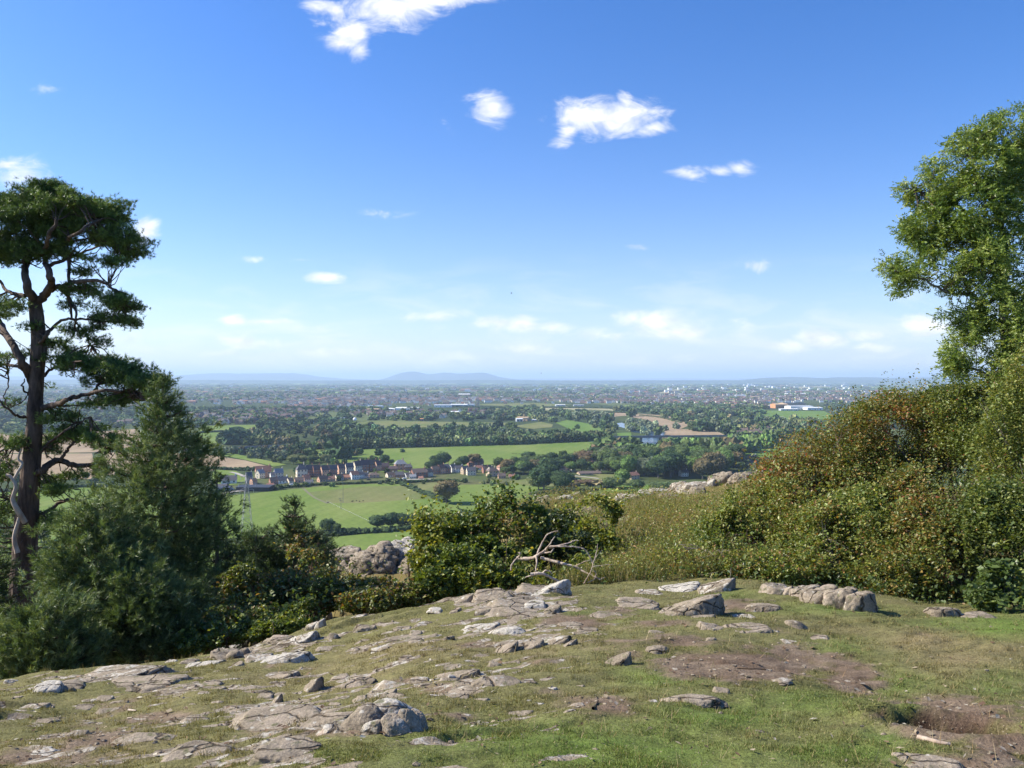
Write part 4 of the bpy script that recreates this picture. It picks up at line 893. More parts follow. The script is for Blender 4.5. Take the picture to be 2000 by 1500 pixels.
# ------------------------------------------------------------------ ash tree on the right
def ash():
    rng = np.random.default_rng(77); Y = 19.5
    base = np.array([(2020-CX)/F*Y, Y, gz((2020-CX)/F*Y, Y)-.2]); root = empty('ash_tree', base)
    tag(root, 'tall leafy tree with fresh green feathery crown, cut off by the right border', 'tree')
    def T(l): return np.array([P(a, b, Y+c) for (a, b, c) in l])
    mb = MB(); ends = []
    for (l, r0, r1) in [([(2020,1180,0),(2010,1000,0),(1990,850,0),(1975,760,-.1),(1968,690,0),(1960,610,0),(1962,520,.1),(1955,420,0),(1965,320,0)], 17, 3), ([(1968,690,0),(2000,600,.3),(2040,480,.4),(2050,350,.3)], 10, 3),
                        ([(1962,560,0),(1930,590,-.3),(1890,575,-.4),(1850,570,-.5),(1800,545,-.4),(1750,530,-.3)], 4.5, 1.2), ([(1960,500,0),(1920,450,.2),(1870,400,.3),(1800,375,.2),(1770,368,.2)], 4.5, 1), ([(1956,430,0),(1920,360,-.2),(1890,300,-.2)], 4, 1.2),
                        ([(1975,770,-.1),(1940,740,-.5),(1900,720,-.6),(1865,718,-.6)], 4, 1), ([(1980,800,0),(1950,790,-.8),(1930,760,-1),(1925,730,-1)], 3, 1), ([(1960,620,0),(1985,650,-1),(2010,690,-1.2)], 5, 2), ([(1960,540,0),(1900,500,.5),(1830,480,.6),(1800,500,.5)], 4, 1),([(1990,860,0),(1960,900,-1.5),(1925,890,-2)], 4.5, 1.5)]:
        q = smooth_path(T(l), 6, .015, rng); mb.add(*tube(q, np.linspace(r0, r1, len(q))/F*Y, 8)); ends.append(q)
    bl = [(1965,262,62,45,.2),(1890,285,42,34,0),(1990,330,70,60,.4),(1935,330,60,50,-.3),(1850,345,46,42,.1),(1775,368,34,14,.2),(1805,385,30,22,.2),(1900,405,75,55,-.4),(1815,430,48,34,.2),(1970,450,70,60,-.5),(1855,475,60,45,-.3),(1785,512,58,32,-.1),(1745,530,30,22,-.2),(1815,530,50,28,.3),(1905,530,55,36,-.6),(1990,560,45,45,-.6),(1885,630,42,36,-.6),(1945,660,60,50,-.8),(1880,685,42,34,-.7),(1930,720,60,30,-.9),(1865,718,26,14,-.7),(1985,720,50,50,-.9),(2060,380,80,150,.3),(2070,600,70,120,0),(1760,560,22,12,-.1),(1985,228,40,28,.2),(1868,560,26,14,-.4),(1950,590,50,40,-1.0),(1990,640,40,50,-1.1),(1940,500,50,40,-1.0),(1840,610,16,10,-.5),(1835,310,26,18,0),(1785,445,36,22,.1),(1830,450,60,50,.2),(1860,520,60,40,-.2),(1925,620,46,34,-.5)]
    bb = [(P(a, b, Y+dy), (rx/F*Y, max(.55, rx/F*Y*.9), ry/F*Y)) for (a, b, rx, ry, dy) in bl]
    pts, d = blob_points(bb, 15500, rng, .62, 1.9, .06, 7)
    # every point is a pinnate spray: nine leaflets along a stalk
    n = len(pts); ax = unit(rand_dirs(n, rng)+np.array([0, 0, -.35])+d*.5); sd = unit(np.cross(ax, rand_dirs(n, rng)+np.array([0, 0, 1.5])))
    cc = pick([(.085, .145, .030), (.150, .220, .050), (.235, .300, .090), (.320, .340, .150)], [4, 4, 3, 1], n, rng, .15, pts, 9, .7)
    Cn = []; Cc = []; U = []
    for k in range(9):
        s = ((k+1)//2)*.045 if k else .20; sg = 0 if k == 0 else (1 if k % 2 else -1)
        Cn.append(pts+ax*s+sd*sg*.035); Cc.append(cc); U.append(unit(ax*.6+sd*sg) if k else ax)
    Cn = np.concatenate(Cn); Cc = np.concatenate(Cc); U = np.concatenate(U); nl = len(Cn)
    W = unit(np.cross(U, rand_dirs(nl, rng))); a = U*.038; b = W*.015
    V = np.stack([Cn-a, Cn+b, Cn+a, Cn-b], 1).reshape(-1, 3); Fc = np.arange(nl*4).reshape(-1, 4)
    tw = MB()
    fine = np.concatenate(ends)
    for j in rng.integers(0, n, 420):
        s0 = fine[np.argmin(((fine-pts[j])**2).sum(1)+rng.random(len(fine))*.3)]
        q = smooth_path([s0, (s0+pts[j])/2+rng.normal(size=3)*.08, pts[j]], 3); tw.add(*tube(q, np.linspace(.013, .004, len(q)), 4))
    link('trunk', mb.mesh('trunk', [M_BARK], True, base), root); link('fine_branches', tw.mesh('fine_branches', [M_STEM], False, base), root)
    link('crown', mesh_np('crown', V-base, Fc, [M_LEAF], np.repeat(Cc, 4, 0)*np.exp(rng.normal(size=(nl*4, 1))*0)), root)
ash()

# ------------------------------------------------------------------ bare fallen branches
def branch(label, lst, Y0):
    g = np.array([P(lst[0][0][0][0], lst[0][0][0][1], Y0)]); base = g[0]; mb = MB()
    for (pts, r0, r1) in lst:
        q = smooth_path([P(a[0], a[1], Y0+(a[2] if len(a) > 2 else 0)) for a in pts], 5, .004); mb.add(*tube(q, np.linspace(r0, r1, len(q))/F*Y0, 7))
    tag(link('fallen_branch', mb.mesh('fallen_branch', [M_PALE], True, base), loc=base), label, 'branch', 'bare fallen branches below the ridge')
branch('long straight barkless branch lying from the thicket down to the right', [([(1056,1090,.4),(1080,1096,.3),(1120,1106,.1),(1140,1116,0),(1172,1132,-.2)], 3.6, 1.6), ([(1125,1105,.1),(1140,1098,0),(1152,1094,0)], 1.5, .6), ([(1172,1132,-.2),(1182,1127,-.2)], 1.2, .5)], 14.0)
branch('forked barkless branch reaching up with four curved prongs', [([(1010,1090,.3),(1030,1092,.2),(1045,1088,.1),(1050,1084,0),(1064,1076,0),(1072,1068,0),(1100,1067,-.1),(1122,1068,-.1)], 4.2, 1.2), ([(1050,1082,0),(1058,1062,.1),(1066,1048,.1),(1074,1041,.1),(1090,1037,.1)], 2, .8), ([(1064,1076,0),(1074,1062,-.1),(1084,1048,-.1)], 1.9, .8), ([(1072,1070,0),(1098,1064,0),(1112,1060,0),(1120,1056,0),(1130,1056,0)], 1.8, .7), ([(1062,1080,0),(1076,1078,-.1),(1082,1070,-.1)], 1.8, .9), ([(1048,1086,0),(1048,1100,-.1),(1046,1116,-.2)], 2.2, 1.2), ([(1014,1088,.2),(1016,1082,.1),(1012,1078,.1)], 3.0, 1.6), ([(1010,1090,.2),(1000,1102,.1),(997,1114,0)], 1.6, .8), ([(1122,1068,-.1),(1140,1072,-.1),(1152,1086,-.1),(1158,1104,-.2)], 1.3, .6)], 14.2)
branch('short gnarled grey root stump lying just behind the crest', [([(1036,1122),(1056,1120,0),(1068,1124,0),(1080,1130,0),(1092,1136,0)], 3.4, 2.0), ([(1060,1120,0),(1066,1114,0),(1074,1116,0),(1078,1121,0)], 2, .8), ([(1048,1120,0),(1040,1124,0),(1026,1128,0)], 2.4, 1)], 13.4)
branch('thin forked twig standing on its tips at the end of the long branch', [([(1140,1140,-.1),(1150,1124,-.1),(1156,1110,-.1),(1164,1080,0),(1168,1062,0)], 1.3, .5), ([(1148,1138,-.1),(1160,1132,-.1),(1164,1120,-.1),(1158,1112,-.1)], 1.2, .6), ([(1158,1108,0),(1176,1104,0),(1196,1102,0)], .9, .4), ([(1160,1100,0),(1150,1086,0),(1146,1074,0)], .8, .4), ([(1162,1090,0),(1176,1074,0)], .7, .4)], 13.8)

# ------------------------------------------------------------------ grass
def blades(X, Yv, h, wd, col, rng, lean=.5, zoff=0.0):
    n = len(X); Z = H+ground_z(X, Yv)+zoff; a = rng.random(n)*6.283; h = h*rng.uniform(.5, 1.25, n)
    s = np.stack([np.cos(a), np.sin(a), 0*a], -1)*(wd*.5)[:, None]; b = np.stack([X, Yv, Z-.004], -1)
    la = rng.random(n)*6.283; ll = lean*h*rng.random(n); tip = b+np.stack([np.cos(la)*ll, np.sin(la)*ll, h], -1)
    V = np.stack([b-s, b+s, tip], 1).reshape(-1, 3); return V, np.arange(3*n).reshape(-1, 3), np.repeat(col, 3, 0)
def grass():
    rng = np.random.default_rng(3); n = 480000
    py = rng.uniform(1140, 1540, n); px = rng.uniform(-120, 2120, n)
    ys = 1.9*(16.5/1.9)**np.linspace(0, 1, 120)          # sight lines against the smooth slope
    PX = np.linspace(-160, 2160, 60); tab = np.array([-base_h((p-CX)/F*ys, ys)/ys*F+LV for p in PX])
    pc = np.interp(px, PX, np.arange(60)); i0 = np.floor(pc).astype(int).clip(0, 58); f = pc-i0
    Yv = np.zeros(n)
    for k in range(59):
        for q, s in ((k, 0),):
            m = i0 == k
            if m.any():
                row = tab[k]*(1-f[m].mean())+tab[k+1]*f[m].mean(); mono = np.minimum.accumulate(row)
                Yv[m] = np.interp(-py[m], -mono, ys, left=0, right=0)
    ok = (Yv > 2.2) & (Yv < 14.6); px, Yv = px[ok], Yv[ok]; X = (px-CX)/F*Yv
    X += rng.normal(size=len(X))*.05; Yv += rng.normal(size=len(X))*.08
    Z = H+ground_z(X, Yv); e, c = turf(X, Yv, Z); p3 = np.stack([X, Yv, 0*X], -1)
    tus = fbm(p3*5.0, 3, 120, .6)
    keep = (rng.random(len(X)) > e*1.15-0.02) & (rng.random(len(X)) < .55+.7*tus)
    X, Yv, c, tus = X[keep], Yv[keep], c[keep], tus[keep]; m = len(X)
    jit = np.exp(rng.normal(size=(m, 1))*.28); c = c*1.12*jit
    dry = rng.random(m) < .10; c[dry] = np.array([.30, .235, .12])*jit[dry]
    far = Yv/6.0
    V, Fc, cc = blades(X, Yv, (.010+.012*np.clip(tus+.3, 0, 1))*(0.8+.32*far), .0038*(0.7+.75*far), c, rng, .9)
    tag(link('turf_grass', mesh_np('turf_grass', V, Fc, [M_GRASS], cc)), 'short grazed grass growing over the rocky hilltop between stones and bare earth', 'grass', kind='stuff')
    # tufts of longer grass
    n = 2600; X0 = rng.uniform(-9, 9, n); Y0 = rng.uniform(3, 14, n); X0 = X0*Y0/9
    e, c = turf(X0, Y0, H+ground_z(X0, Y0)); k = (fbm(np.stack([X0, Y0, 0*X0], -1)*.9, 3, 130) > .0) & (e < .6); X0, Y0, c = X0[k], Y0[k], c[k]
    m = 22; X = np.repeat(X0, m)+rng.normal(size=len(X0)*m)*.028; Yv = np.repeat(Y0, m)+rng.normal(size=len(X0)*m)*.028; c = np.repeat(c, m, 0)*np.exp(rng.normal(size=(len(X), 1))*.25)
    d = rng.random(len(X)) < .25; c[d] = (.30, .235, .12)
    V, Fc, cc = blades(X, Yv, np.full(len(X), .052), .0042*(0.7+.5*Yv/6), c, rng, 1.1)
    tag(link('grass_tufts', mesh_np('grass_tufts', V, Fc, [M_GRASS], cc)), 'slightly longer tufts scattered through the short hilltop turf', 'grass', kind='stuff')
    n = 5200; Y0 = 2.6*(13.5/2.6)**rng.random(n); X0 = rng.uniform(-.72, .72, n)*Y0; k = fbm(np.stack([X0, Y0, 0*X0], -1)*1.3, 3, 131) > .05; X0, Y0 = X0[k], Y0[k]
    V, Fc, cc = blades(X0, Y0, np.full(len(X0), .095), .0026*(0.7+.6*Y0/6), pick([(.38, .30, .17), (.30, .20, .10), (.22, .22, .08)], [3, 2, 1], len(X0), rng, .2), rng, 1.3)
    tag(link('dead_stalks', mesh_np('dead_stalks', V, Fc, [M_GRASS], cc)), 'thin dead grass stalks standing above the short turf', 'grass', kind='stuff')
    # tall dry grass and herbs on the slope up to the ridge
    n = 150000; Y0 = rng.uniform(13.2, 36, n); px = rng.uniform(1000, 1620, n); X0 = (px-CX)/F*Y0
    p3 = np.stack([X0, Y0, 0*X0], -1); g = fbm(p3*.8, 3, 140, .6)
    Z = base_h(X0, Y0); qx, qy = pix(X0, Y0, Z); k = (qy > 925) & (qy < 1180) & ((Y0 > 13.8)) & (rng.random(n) < .55+.5*g)
    X0, Y0, g, qy, qx = X0[k], Y0[k], g[k], qy[k], qx[k]; n = len(X0)
    top = sstep(1010, 960, qy); col = pick([(.11, .15, .040), (.17, .19, .060), (.27, .225, .10), (.38, .30, .16), (.24, .14, .06)], [3, 4, 4, 3, 1.5], n, rng, .2, np.stack([X0, Y0, 0*X0], -1), 5, .9)
    tg = np.array([.17, .17, .065]); col = col*(1-.6*top[:, None])+tg*.6*top[:, None]
    V, Fc, cc = blades(X0, Y0, np.where(top > .5, .10, .34+.2*g), .011+.0*Y0, col, rng, .8)
    tag(link('dry_grass', mesh_np('dry_grass', V, Fc, [M_GRASS], cc)), 'tall straw and rust coloured grass on the slope up to the far ridge', 'grass', kind='stuff')
    k = (qy > 975) & (rng.random(n) < .95); q = np.stack([X0[k], Y0[k], H+ground_z(X0[k], Y0[k])+rng.uniform(.05, .42, k.sum())], -1)
    col = pick([(.09, .13, .03), (.15, .18, .04), (.25, .22, .07), (.22, .12, .045)], [3, 4, 2, 2], len(q), rng, .2, q, 6, .8)
    V, Fc, cc = leaves(q, .055*rng.uniform(.6, 1.3, len(q)), .55, col, rng, .3)
    tag(link('wild_herbs', mesh_np('wild_herbs', V, Fc, [M_LEAF], cc)), 'low leafy herbs and bracken mixed into the tall dry grass of the slope', 'undergrowth', kind='stuff')
    # low cover along the whole edge of the turf, under the bushes
    n = 60000; px = rng.uniform(-100, 2100, n); Y0 = rng.uniform(11.5, 22, n); X0 = (px-CX)/F*Y0; zb = base_h(X0, Y0); qx, qy = pix(X0, Y0, zb)
    edge = np.interp(px, [-100, 0, 300, 450, 620, 800, 900, 1050, 1150, 1300, 1500, 1720, 2100], [10.6, 10.6, 11.6, 12.2, 12.9, 13.2, 13.6, 13.9, 13.6, 13.2, 12.8, 12.0, 11.6])
    k = (Y0 > edge) & (rng.random(n) < .6+.6*fbm(np.stack([X0, Y0, 0*X0], -1)*1.2, 3, 150)) & ~((px > 1120) & (px < 1420) & (rng.random(n) < .5))
    X0, Y0 = X0[k], Y0[k]; q = np.stack([X0, Y0, H+ground_z(X0, Y0)+rng.uniform(0, .28, len(X0))**1.0], -1)
    col = pick([(.035, .065, .018), (.055, .09, .022), (.09, .11, .03), (.13, .08, .03)], [4, 4, 2, 2], len(q), rng, .2, q, 8, .7)
    V, Fc, cc = leaves(q, .07*rng.uniform(.6, 1.3, len(q)), .6, col, rng, .3)
    tag(link('ground_ivy_cover', mesh_np('ground_cover', V, Fc, [M_LEAF], cc)), 'low leafy ground cover beneath the bushes at the turf edge', 'undergrowth', kind='stuff').name = 'ground_cover'
    # chips of wood, dead leaves, pebbles
    n = 5200; Y0 = 2.6*(13.5/2.6)**rng.random(n); X0 = rng.uniform(-.72, .72, n)*Y0; Z = H+ground_z(X0, Y0); e, c = turf(X0, Y0, Z)
    k = rng.random(n) < .12+.9*e; X0, Y0, Z = X0[k], Y0[k], Z[k]; n = len(X0); a = rng.random(n)*6.283; ln = rng.uniform(.006, .022, n)*(1+.06*Y0)
    u = np.stack([np.cos(a), np.sin(a), rng.normal(size=n)*.2], -1)*ln[:, None]; v_ = np.stack([-np.sin(a), np.cos(a), rng.normal(size=n)*.3], -1)*(ln*rng.uniform(.15, .7, n))[:, None]; b = np.stack([X0, Y0, Z+.006+ln*.3], -1)
    V = np.stack([b-u, b-v_, b+u, b+v_+np.array([0, 0, .004])], 1).reshape(-1, 3); col = pick([(.36, .29, .20), (.20, .13, .08), (.30, .26, .22), (.10, .06, .04), (.5, .45, .36)], [3, 3, 2, 3, 1], n, rng, .15)
    tag(link('leaf_litter', mesh_np('leaf_litter', V, np.arange(4*n).reshape(-1, 4), [M_GRASS], np.repeat(col, 4, 0))), 'chips of wood, dead leaves and crumbs scattered over the turf', 'litter', kind='stuff')
    n = 2200; Y0 = 2.6*(12.5/2.6)**rng.random(n); X0 = rng.uniform(-.70, .70, n)*Y0; Z = H+ground_z(X0, Y0); e, c = turf(X0, Y0, Z)
    k = rng.random(n) < .06+.9*e; X0, Y0, Z = X0[k], Y0[k], Z[k]; n = len(X0); D, Fi = ico(1); r = rng.uniform(.004, .017, (n, 1, 1))*(1+.03*Y0[:, None, None])
    jit = 1+.25*rng.normal(size=(n, len(D), 1)); V = (np.stack([X0, Y0, Z+.002], -1)[:, None]+D[None]*jit*r*np.array([1.2, 1, .7])).reshape(-1, 3)
    Fi2 = (Fi[None]+(np.arange(n)*len(D))[:, None, None]).reshape(-1, 3); tag(link('pebbles', mesh_np('pebbles', V, Fi2, [m_rock], np.full((len(V), 3), .05))), 'pebbles and crumbs of stone on the bare earth of the hilltop', 'gravel', kind='stuff')
grass()
# single sticks on the turf
def stick(label, pts, r, m=None, nm='stick'):
    q = []
    for (a, b) in pts:
        x_, y_ = hit(a, b); q.append([x_, y_, gz(x_, y_)+.012])
    q = smooth_path(q, 4); o = np.array(q[0]); V, Fc = tube(q, np.linspace(r, r*.6, len(q)), 6)
    tag(link(nm, mesh_np(nm, V-o, Fc, [m or M_STEM], None, True), loc=o), label, nm.replace('_', ' '), 'sticks lying on the turf')
stick('long thin dark stick lying on the bare earth, right of centre', [(1440,1307),(1470,1311),(1500,1309)], .010)
stick('short dark twig lying beside the lower bare patch', [(1158,1394),(1164,1384),(1168,1376)], .010)
stick('pale broken stick, upper of two short ones in the left turf', [(251,1382),(266,1384)], .011, M_PALE)
stick('smaller pale stick just below the other in the left turf', [(249,1398),(259,1398)], .008, M_PALE)
stick('pale splinter leaning among the flat rocks at the lower left', [(226,1468),(233,1462)], .008, M_PALE)
stick('pale root exposed along the near rim of the dug hole', [(1795,1455),(1815,1464),(1840,1470),(1856,1472)], .016, M_PALE, 'tree_root')
# ------------------------------------------------------------------ the plain
m_pl, nt, out = mat('plain_meadow')
g = N(nt, 'ShaderNodeNewGeometry'); mp = N(nt, 'ShaderNodeMapping'); mp.inputs['Scale'].default_value = (1, 0.6, 1); mp.inputs['Rotation'].default_value = (0, 0, .3); L(nt, g.outputs['Position'], mp.inputs[0])
v = N(nt, 'ShaderNodeTexVoronoi', i_Scale=1/330.0); L(nt, mp.outputs[0], v.inputs['Vector'])
sc = N(nt, 'ShaderNodeSeparateColor'); L(nt, v.outputs['Color'], sc.inputs[0])
r = ramp(nt, [(0.0, (.045, .065, .026)), (0.3, (.065, .085, .030)), (0.45, (.050, .070, .028)), (0.66, (.10, .125, .045)), (0.78, (.16, .14, .08)), (0.84, (.060, .085, .030)), (1.0, (.20, .17, .11))], 'CONSTANT'); L(nt, sc.outputs[0], r.inputs[0])
t = N(nt, 'ShaderNodeTexNoise', i_Scale=0.05, i_Detail=6.0); L(nt, g.outputs['Position'], t.inputs['Vector'])
r2 = ramp(nt, [(0.3, (.75, .75, .75)), (0.7, (1.2, 1.2, 1.2))]); L(nt, t.outputs['Fac'], r2.inputs[0])
c = mixc(nt, r.outputs[0], r2.outputs[0], 1.0, 'MULTIPLY')
b = N(nt, 'ShaderNodeBsdfPrincipled', i_Roughness=0.95); b.inputs['Specular IOR Level'].default_value = 0.05; L(nt, c, b.inputs['Base Color']); L(nt, b.outputs[0], out.inputs[0])
xs = np.concatenate([-np.geomspace(60000, 200, 16), np.geomspace(200, 60000, 16)]); ys = np.concatenate([[-3000, -500, 100, 300], np.geomspace(500, 60000, 22)])
X, Y_ = np.meshgrid(xs, ys); ny, nx = X.shape; i = (np.arange(ny-1)[:, None]*nx+np.arange(nx-1)[None]).ravel()
tag(link('plain', mesh_np('plain', np.stack([X.ravel(), Y_.ravel(), 0*X.ravel()], -1), np.stack([i, i+1, i+nx+1, i+nx], -1), [m_pl])), kind='structure')

def m_field(name, c0, c1, sc_=.02, stripe=0):
    m, nt, out = mat(name); g = N(nt, 'ShaderNodeNewGeometry')
    mp = N(nt, 'ShaderNodeMapping'); mp.inputs['Scale'].default_value = (1, .45, 1); mp.inputs['Rotation'].default_value = (0, 0, .5); L(nt, g.outputs['Position'], mp.inputs[0])
    t = N(nt, 'ShaderNodeTexNoise', i_Scale=sc_, i_Detail=7.0, i_Roughness=.62); L(nt, mp.outputs[0], t.inputs['Vector'])
    r = ramp(nt, [(.36, c0), (.64, c1)]); L(nt, t.outputs['Fac'], r.inputs[0])
    b = N(nt, 'ShaderNodeBsdfPrincipled', i_Roughness=.95); b.inputs['Specular IOR Level'].default_value = .05
    t2 = N(nt, 'ShaderNodeTexNoise', i_Scale=.35, i_Detail=4.0, i_Roughness=.7); L(nt, g.outputs['Position'], t2.inputs['Vector']); r2 = ramp(nt, [(.3, (.82, .82, .82)), (.7, (1.15, 1.15, 1.15))]); L(nt, t2.outputs['Fac'], r2.inputs[0])
    wv = N(nt, 'ShaderNodeTexWave', i_Scale=.03, i_Distortion=3.0); wv.bands_direction = 'X'; L(nt, mp.outputs[0], wv.inputs['Vector']); rw_ = ramp(nt, [(.3, (.955, .965, .95)), (.7, (1.02, 1.015, 1.02))]); L(nt, wv.outputs['Fac'], rw_.inputs[0])
    L(nt, mixc(nt, mixc(nt, r.outputs[0], r2.outputs[0], 1.0, 'MULTIPLY'), rw_.outputs[0], 1.0, 'MULTIPLY'), b.inputs['Base Color']); L(nt, b.outputs[0], out.inputs[0]); return m
FM = {'green': m_field('pasture', (.115, .175, .034), (.170, .210, .058)), 'olive': m_field('dry_pasture', (.120, .150, .045), (.185, .180, .075)), 'tan': m_field('stubble', (.26, .19, .12), (.34, .255, .165)),
      'pale': m_field('pale_stubble', (.26, .25, .13), (.33, .30, .18)), 'lush': m_field('lush_pasture', (.100, .175, .034), (.140, .205, .050)), 'dull': m_field('rough_grass', (.075, .100, .035), (.125, .120, .055)), 'floor': m_field('wood_floor', (.040, .060, .022), (.065, .080, .030)), 'dark': m_field('dark_pasture', (.055, .095, .028), (.075, .11, .035))}  # dark is its own deeper green, for the strip under the lower pasture
FZ = [0.03]
def field(pts, kind='green', name='field'):
    FZ[0] += 0.012; q = [G(a, b) for (a, b) in pts]
    V = np.array([[p[0], p[1], FZ[0]] for p in q]); o = link(name, mesh_np(name, V, np.arange(len(V))[None], [FM[kind] if isinstance(kind, str) else kind])); tag(o, kind='structure'); return o
# far to near
for pts, k in [([(1170,866),(1290,868),(1580,856),(1600,925),(1180,940),(1150,900)], 'floor'), ([(1290,798),(1420,800),(1640,824),(1640,856),(1430,862),(1370,846),(1310,824)], 'floor'), ([(400,872),(470,846),(640,832),(760,838),(1000,838),(1150,846),(1195,858),(1000,867),(660,880),(560,886)], 'floor'), ([(940,928),(1040,902),(1170,900),(1170,925),(1000,936)], 'floor'), ([(430,932),(600,912),(1000,915),(1010,945),(620,955),(430,962)], 'dull'), ([(1276,769),(1330,757),(1345,759),(1300,768)], 'pale'), ([(1318,770),(1350,762),(1440,760),(1430,768)], 'olive'), ([(900,790),(1040,787),(1120,790),(1040,795)], 'olive'), ([(1500,757),(1600,755),(1720,758),(1560,759)], 'pale'), ([(700,763),(870,761),(860,764),(730,765)], 'olive'), ([(1700,752),(1990,750),(1990,753),(1720,755)], 'pale'), ([(1030,797),(1110,794),(1200,799),(1195,806),(1100,803),(1040,801)], 'pale'), ([(1130,806),(1150,800),(1196,802),(1180,808)], 'dull'),
               ([(200,752),(420,750),(430,752),(240,755)], 'olive'), ([(1100,752),(1260,751),(1250,753),(1110,754)], 'olive'), ([(-300,795),(60,790),(50,796),(-280,802)], 'olive'), ([(1600,770),(1850,765),(1990,768),(1800,775)], 'olive'), ([(2000,790),(2300,785),(2300,800),(2000,806)], 'green'),
               ([(1138,812),(1200,806),(1246,808),(1302,812),(1352,828),(1330,838),(1400,842),(1422,853),(1290,856),(1300,840),(1270,822),(1220,812),(1160,818)], 'tan'), ([(1480,806),(1500,802),(1610,803),(1640,818),(1560,822),(1500,815)], 'lush'),
               ([(1430,800),(1490,800),(1490,806),(1440,806)], 'olive'), ([(690,826),(740,822),(870,824),(1000,826),(880,833),(760,838),(710,834)], 'olive'), ([(880,830),(1000,826),(1010,830),(900,834)], 'olive'), ([(1000,833),(1056,824),(1080,829),(1078,835),(1040,838)], 'olive'), ([(1085,826),(1110,820),(1190,836),(1200,850),(1170,852),(1130,846)], 'lush'),
               ([(385,845),(400,832),(500,830),(500,838),(430,842),(425,866),(380,870)], 'green'), ([(-400,835),(-50,840),(30,852),(270,838),(275,872),(180,884),(-400,890)], 'tan'), ([(200,884),(300,884),(400,888),(480,900),(535,914),(460,918),(300,922),(180,930)], 'tan'), ([(-500,892),(180,886),(190,936),(-500,950)], 'tan'), ([(398,885),(440,883),(560,908),(535,912),(480,899),(430,889)], 'green'),
               ([(420,918),(460,920),(478,930),(480,946),(430,950),(410,935)], 'green'), ([(560,872),(640,880),(640,892),(600,908),(548,898),(575,880)], 'green'), ([(600,880),(690,874),(1000,866),(1200,858),(1252,857),(1252,872),(1200,884),(1130,884),(1000,905),(900,912),(760,925),(660,912),(640,898)], 'green'),
               ([(1196,862),(1252,858),(1240,873),(1196,878)], 'lush'), ([(1300,858),(1400,855),(1420,860),(1380,868),(1300,866)], 'lush'), ([(1205,846),(1232,845),(1234,852),(1206,853)], 'lush'), ([(1400,892),(1425,884),(1530,868),(1560,880),(1500,896),(1420,902)], 'lush'), ([(1415,905),(1440,897),(1500,895),(1480,904)], 'tan'),
               ([(1000,940),(1060,932),(1110,930),(1180,932),(1200,944),(1120,950),(1060,952),(980,948)], 'olive'), ([(1150,925),(1240,930),(1230,945),(1190,938)], 'olive'), ([(860,965),(900,948),(1000,946),(1080,955),(1130,968),(1080,1000),(960,1010),(880,990)], 'green'), ([(800,952),(830,944),(900,944),(880,960),(862,984),(800,962)], 'olive'),
               ([(-500,975),(-100,965),(200,950),(420,972),(520,962),(640,950),(790,944),(880,985),(900,1000),(860,1014),(730,1036),(640,1036),(480,1052),(100,1070),(-500,1080)], 'green'), ([(600,963),(700,952),(792,950),(860,975),(790,978),(700,984),(640,984)], 'olive'), ([(100,1052),(250,1030),(240,1060),(120,1090)], 'lush'),
               ([(640,1052),(700,1046),(880,1030),(900,1050),(800,1072),(700,1090),(600,1090),(630,1062)], 'green'), ([(560,1095),(700,1084),(820,1066),(900,1100),(600,1150)], 'dark'), ([(-500,1095),(600,1060),(620,1110),(-500,1200)], 'green'), ([(1000,990),(1250,955),(1400,960),(1400,1010),(1000,1050)], 'green'), ([(1140,955),(1240,946),(1300,950),(1250,962),(1150,966)], 'lush')]:
    field(pts, k)
m_water, nt, out = mat('river_water')
b = N(nt, 'ShaderNodeBsdfPrincipled', i_Roughness=.12); b.inputs['Base Color'].default_value = (.035, .07, .15, 1); b.inputs['Specular IOR Level'].default_value = .8
t = N(nt, 'ShaderNodeTexNoise', i_Scale=.4, i_Detail=4.0); g = N(nt, 'ShaderNodeNewGeometry'); L(nt, g.outputs['Position'], t.inputs['Vector']); bp = N(nt, 'ShaderNodeBump', i_Strength=.5, i_Distance=.3); L(nt, t.outputs['Fac'], bp.inputs['Height']); L(nt, bp.outputs[0], b.inputs['Normal']); L(nt, b.outputs[0], out.inputs[0])
field([(1238,876),(1262,848),(1234,844),(1224,838),(1206,833),(1200,828),(1214,826),(1232,832),(1250,842),(1300,845),(1290,858),(1268,880)], m_water, 'river')
m_road = m_plain('asphalt', (.075, .075, .08), .9, .2, .3); m_track = m_plain('gravel_track', (.34, .31, .27), .95, .2, .3)
def strip(pts, wd, m, name):
    q = smooth_path([G(a, b) for (a, b) in pts], 4); T = unit(np.gradient(q, axis=0)); S_ = np.stack([-T[:, 1], T[:, 0], 0*T[:, 0]], -1)*wd*.5; FZ[0] += .012
    V = np.concatenate([q-S_, q+S_]); V[:, 2] = FZ[0]; n = len(q); i = np.arange(n-1); return tag(link(name, mesh_np(name, V, np.stack([i, i+1, i+n+1, i+n], -1), [m])), kind='structure')
strip([(430,966),(460,961),(500,958),(515,957)], 5, m_track, 'yard_track'); strip([(450,923),(463,926),(478,932)], 4, m_track, 'path'); strip([(1117,930),(1145,933),(1170,936)], 4, m_track, 'lane')
strip([(592,955),(612,972),(640,985)], 2.2, m_plain('worn_grass', (.15, .145, .075), .95, .2, .3), 'field_path'); strip([(1300,852),(1320,860)], 3, m_track, 'riverside_path'); strip([(770,941),(800,938),(850,937)], 5, m_track, 'village_lane')

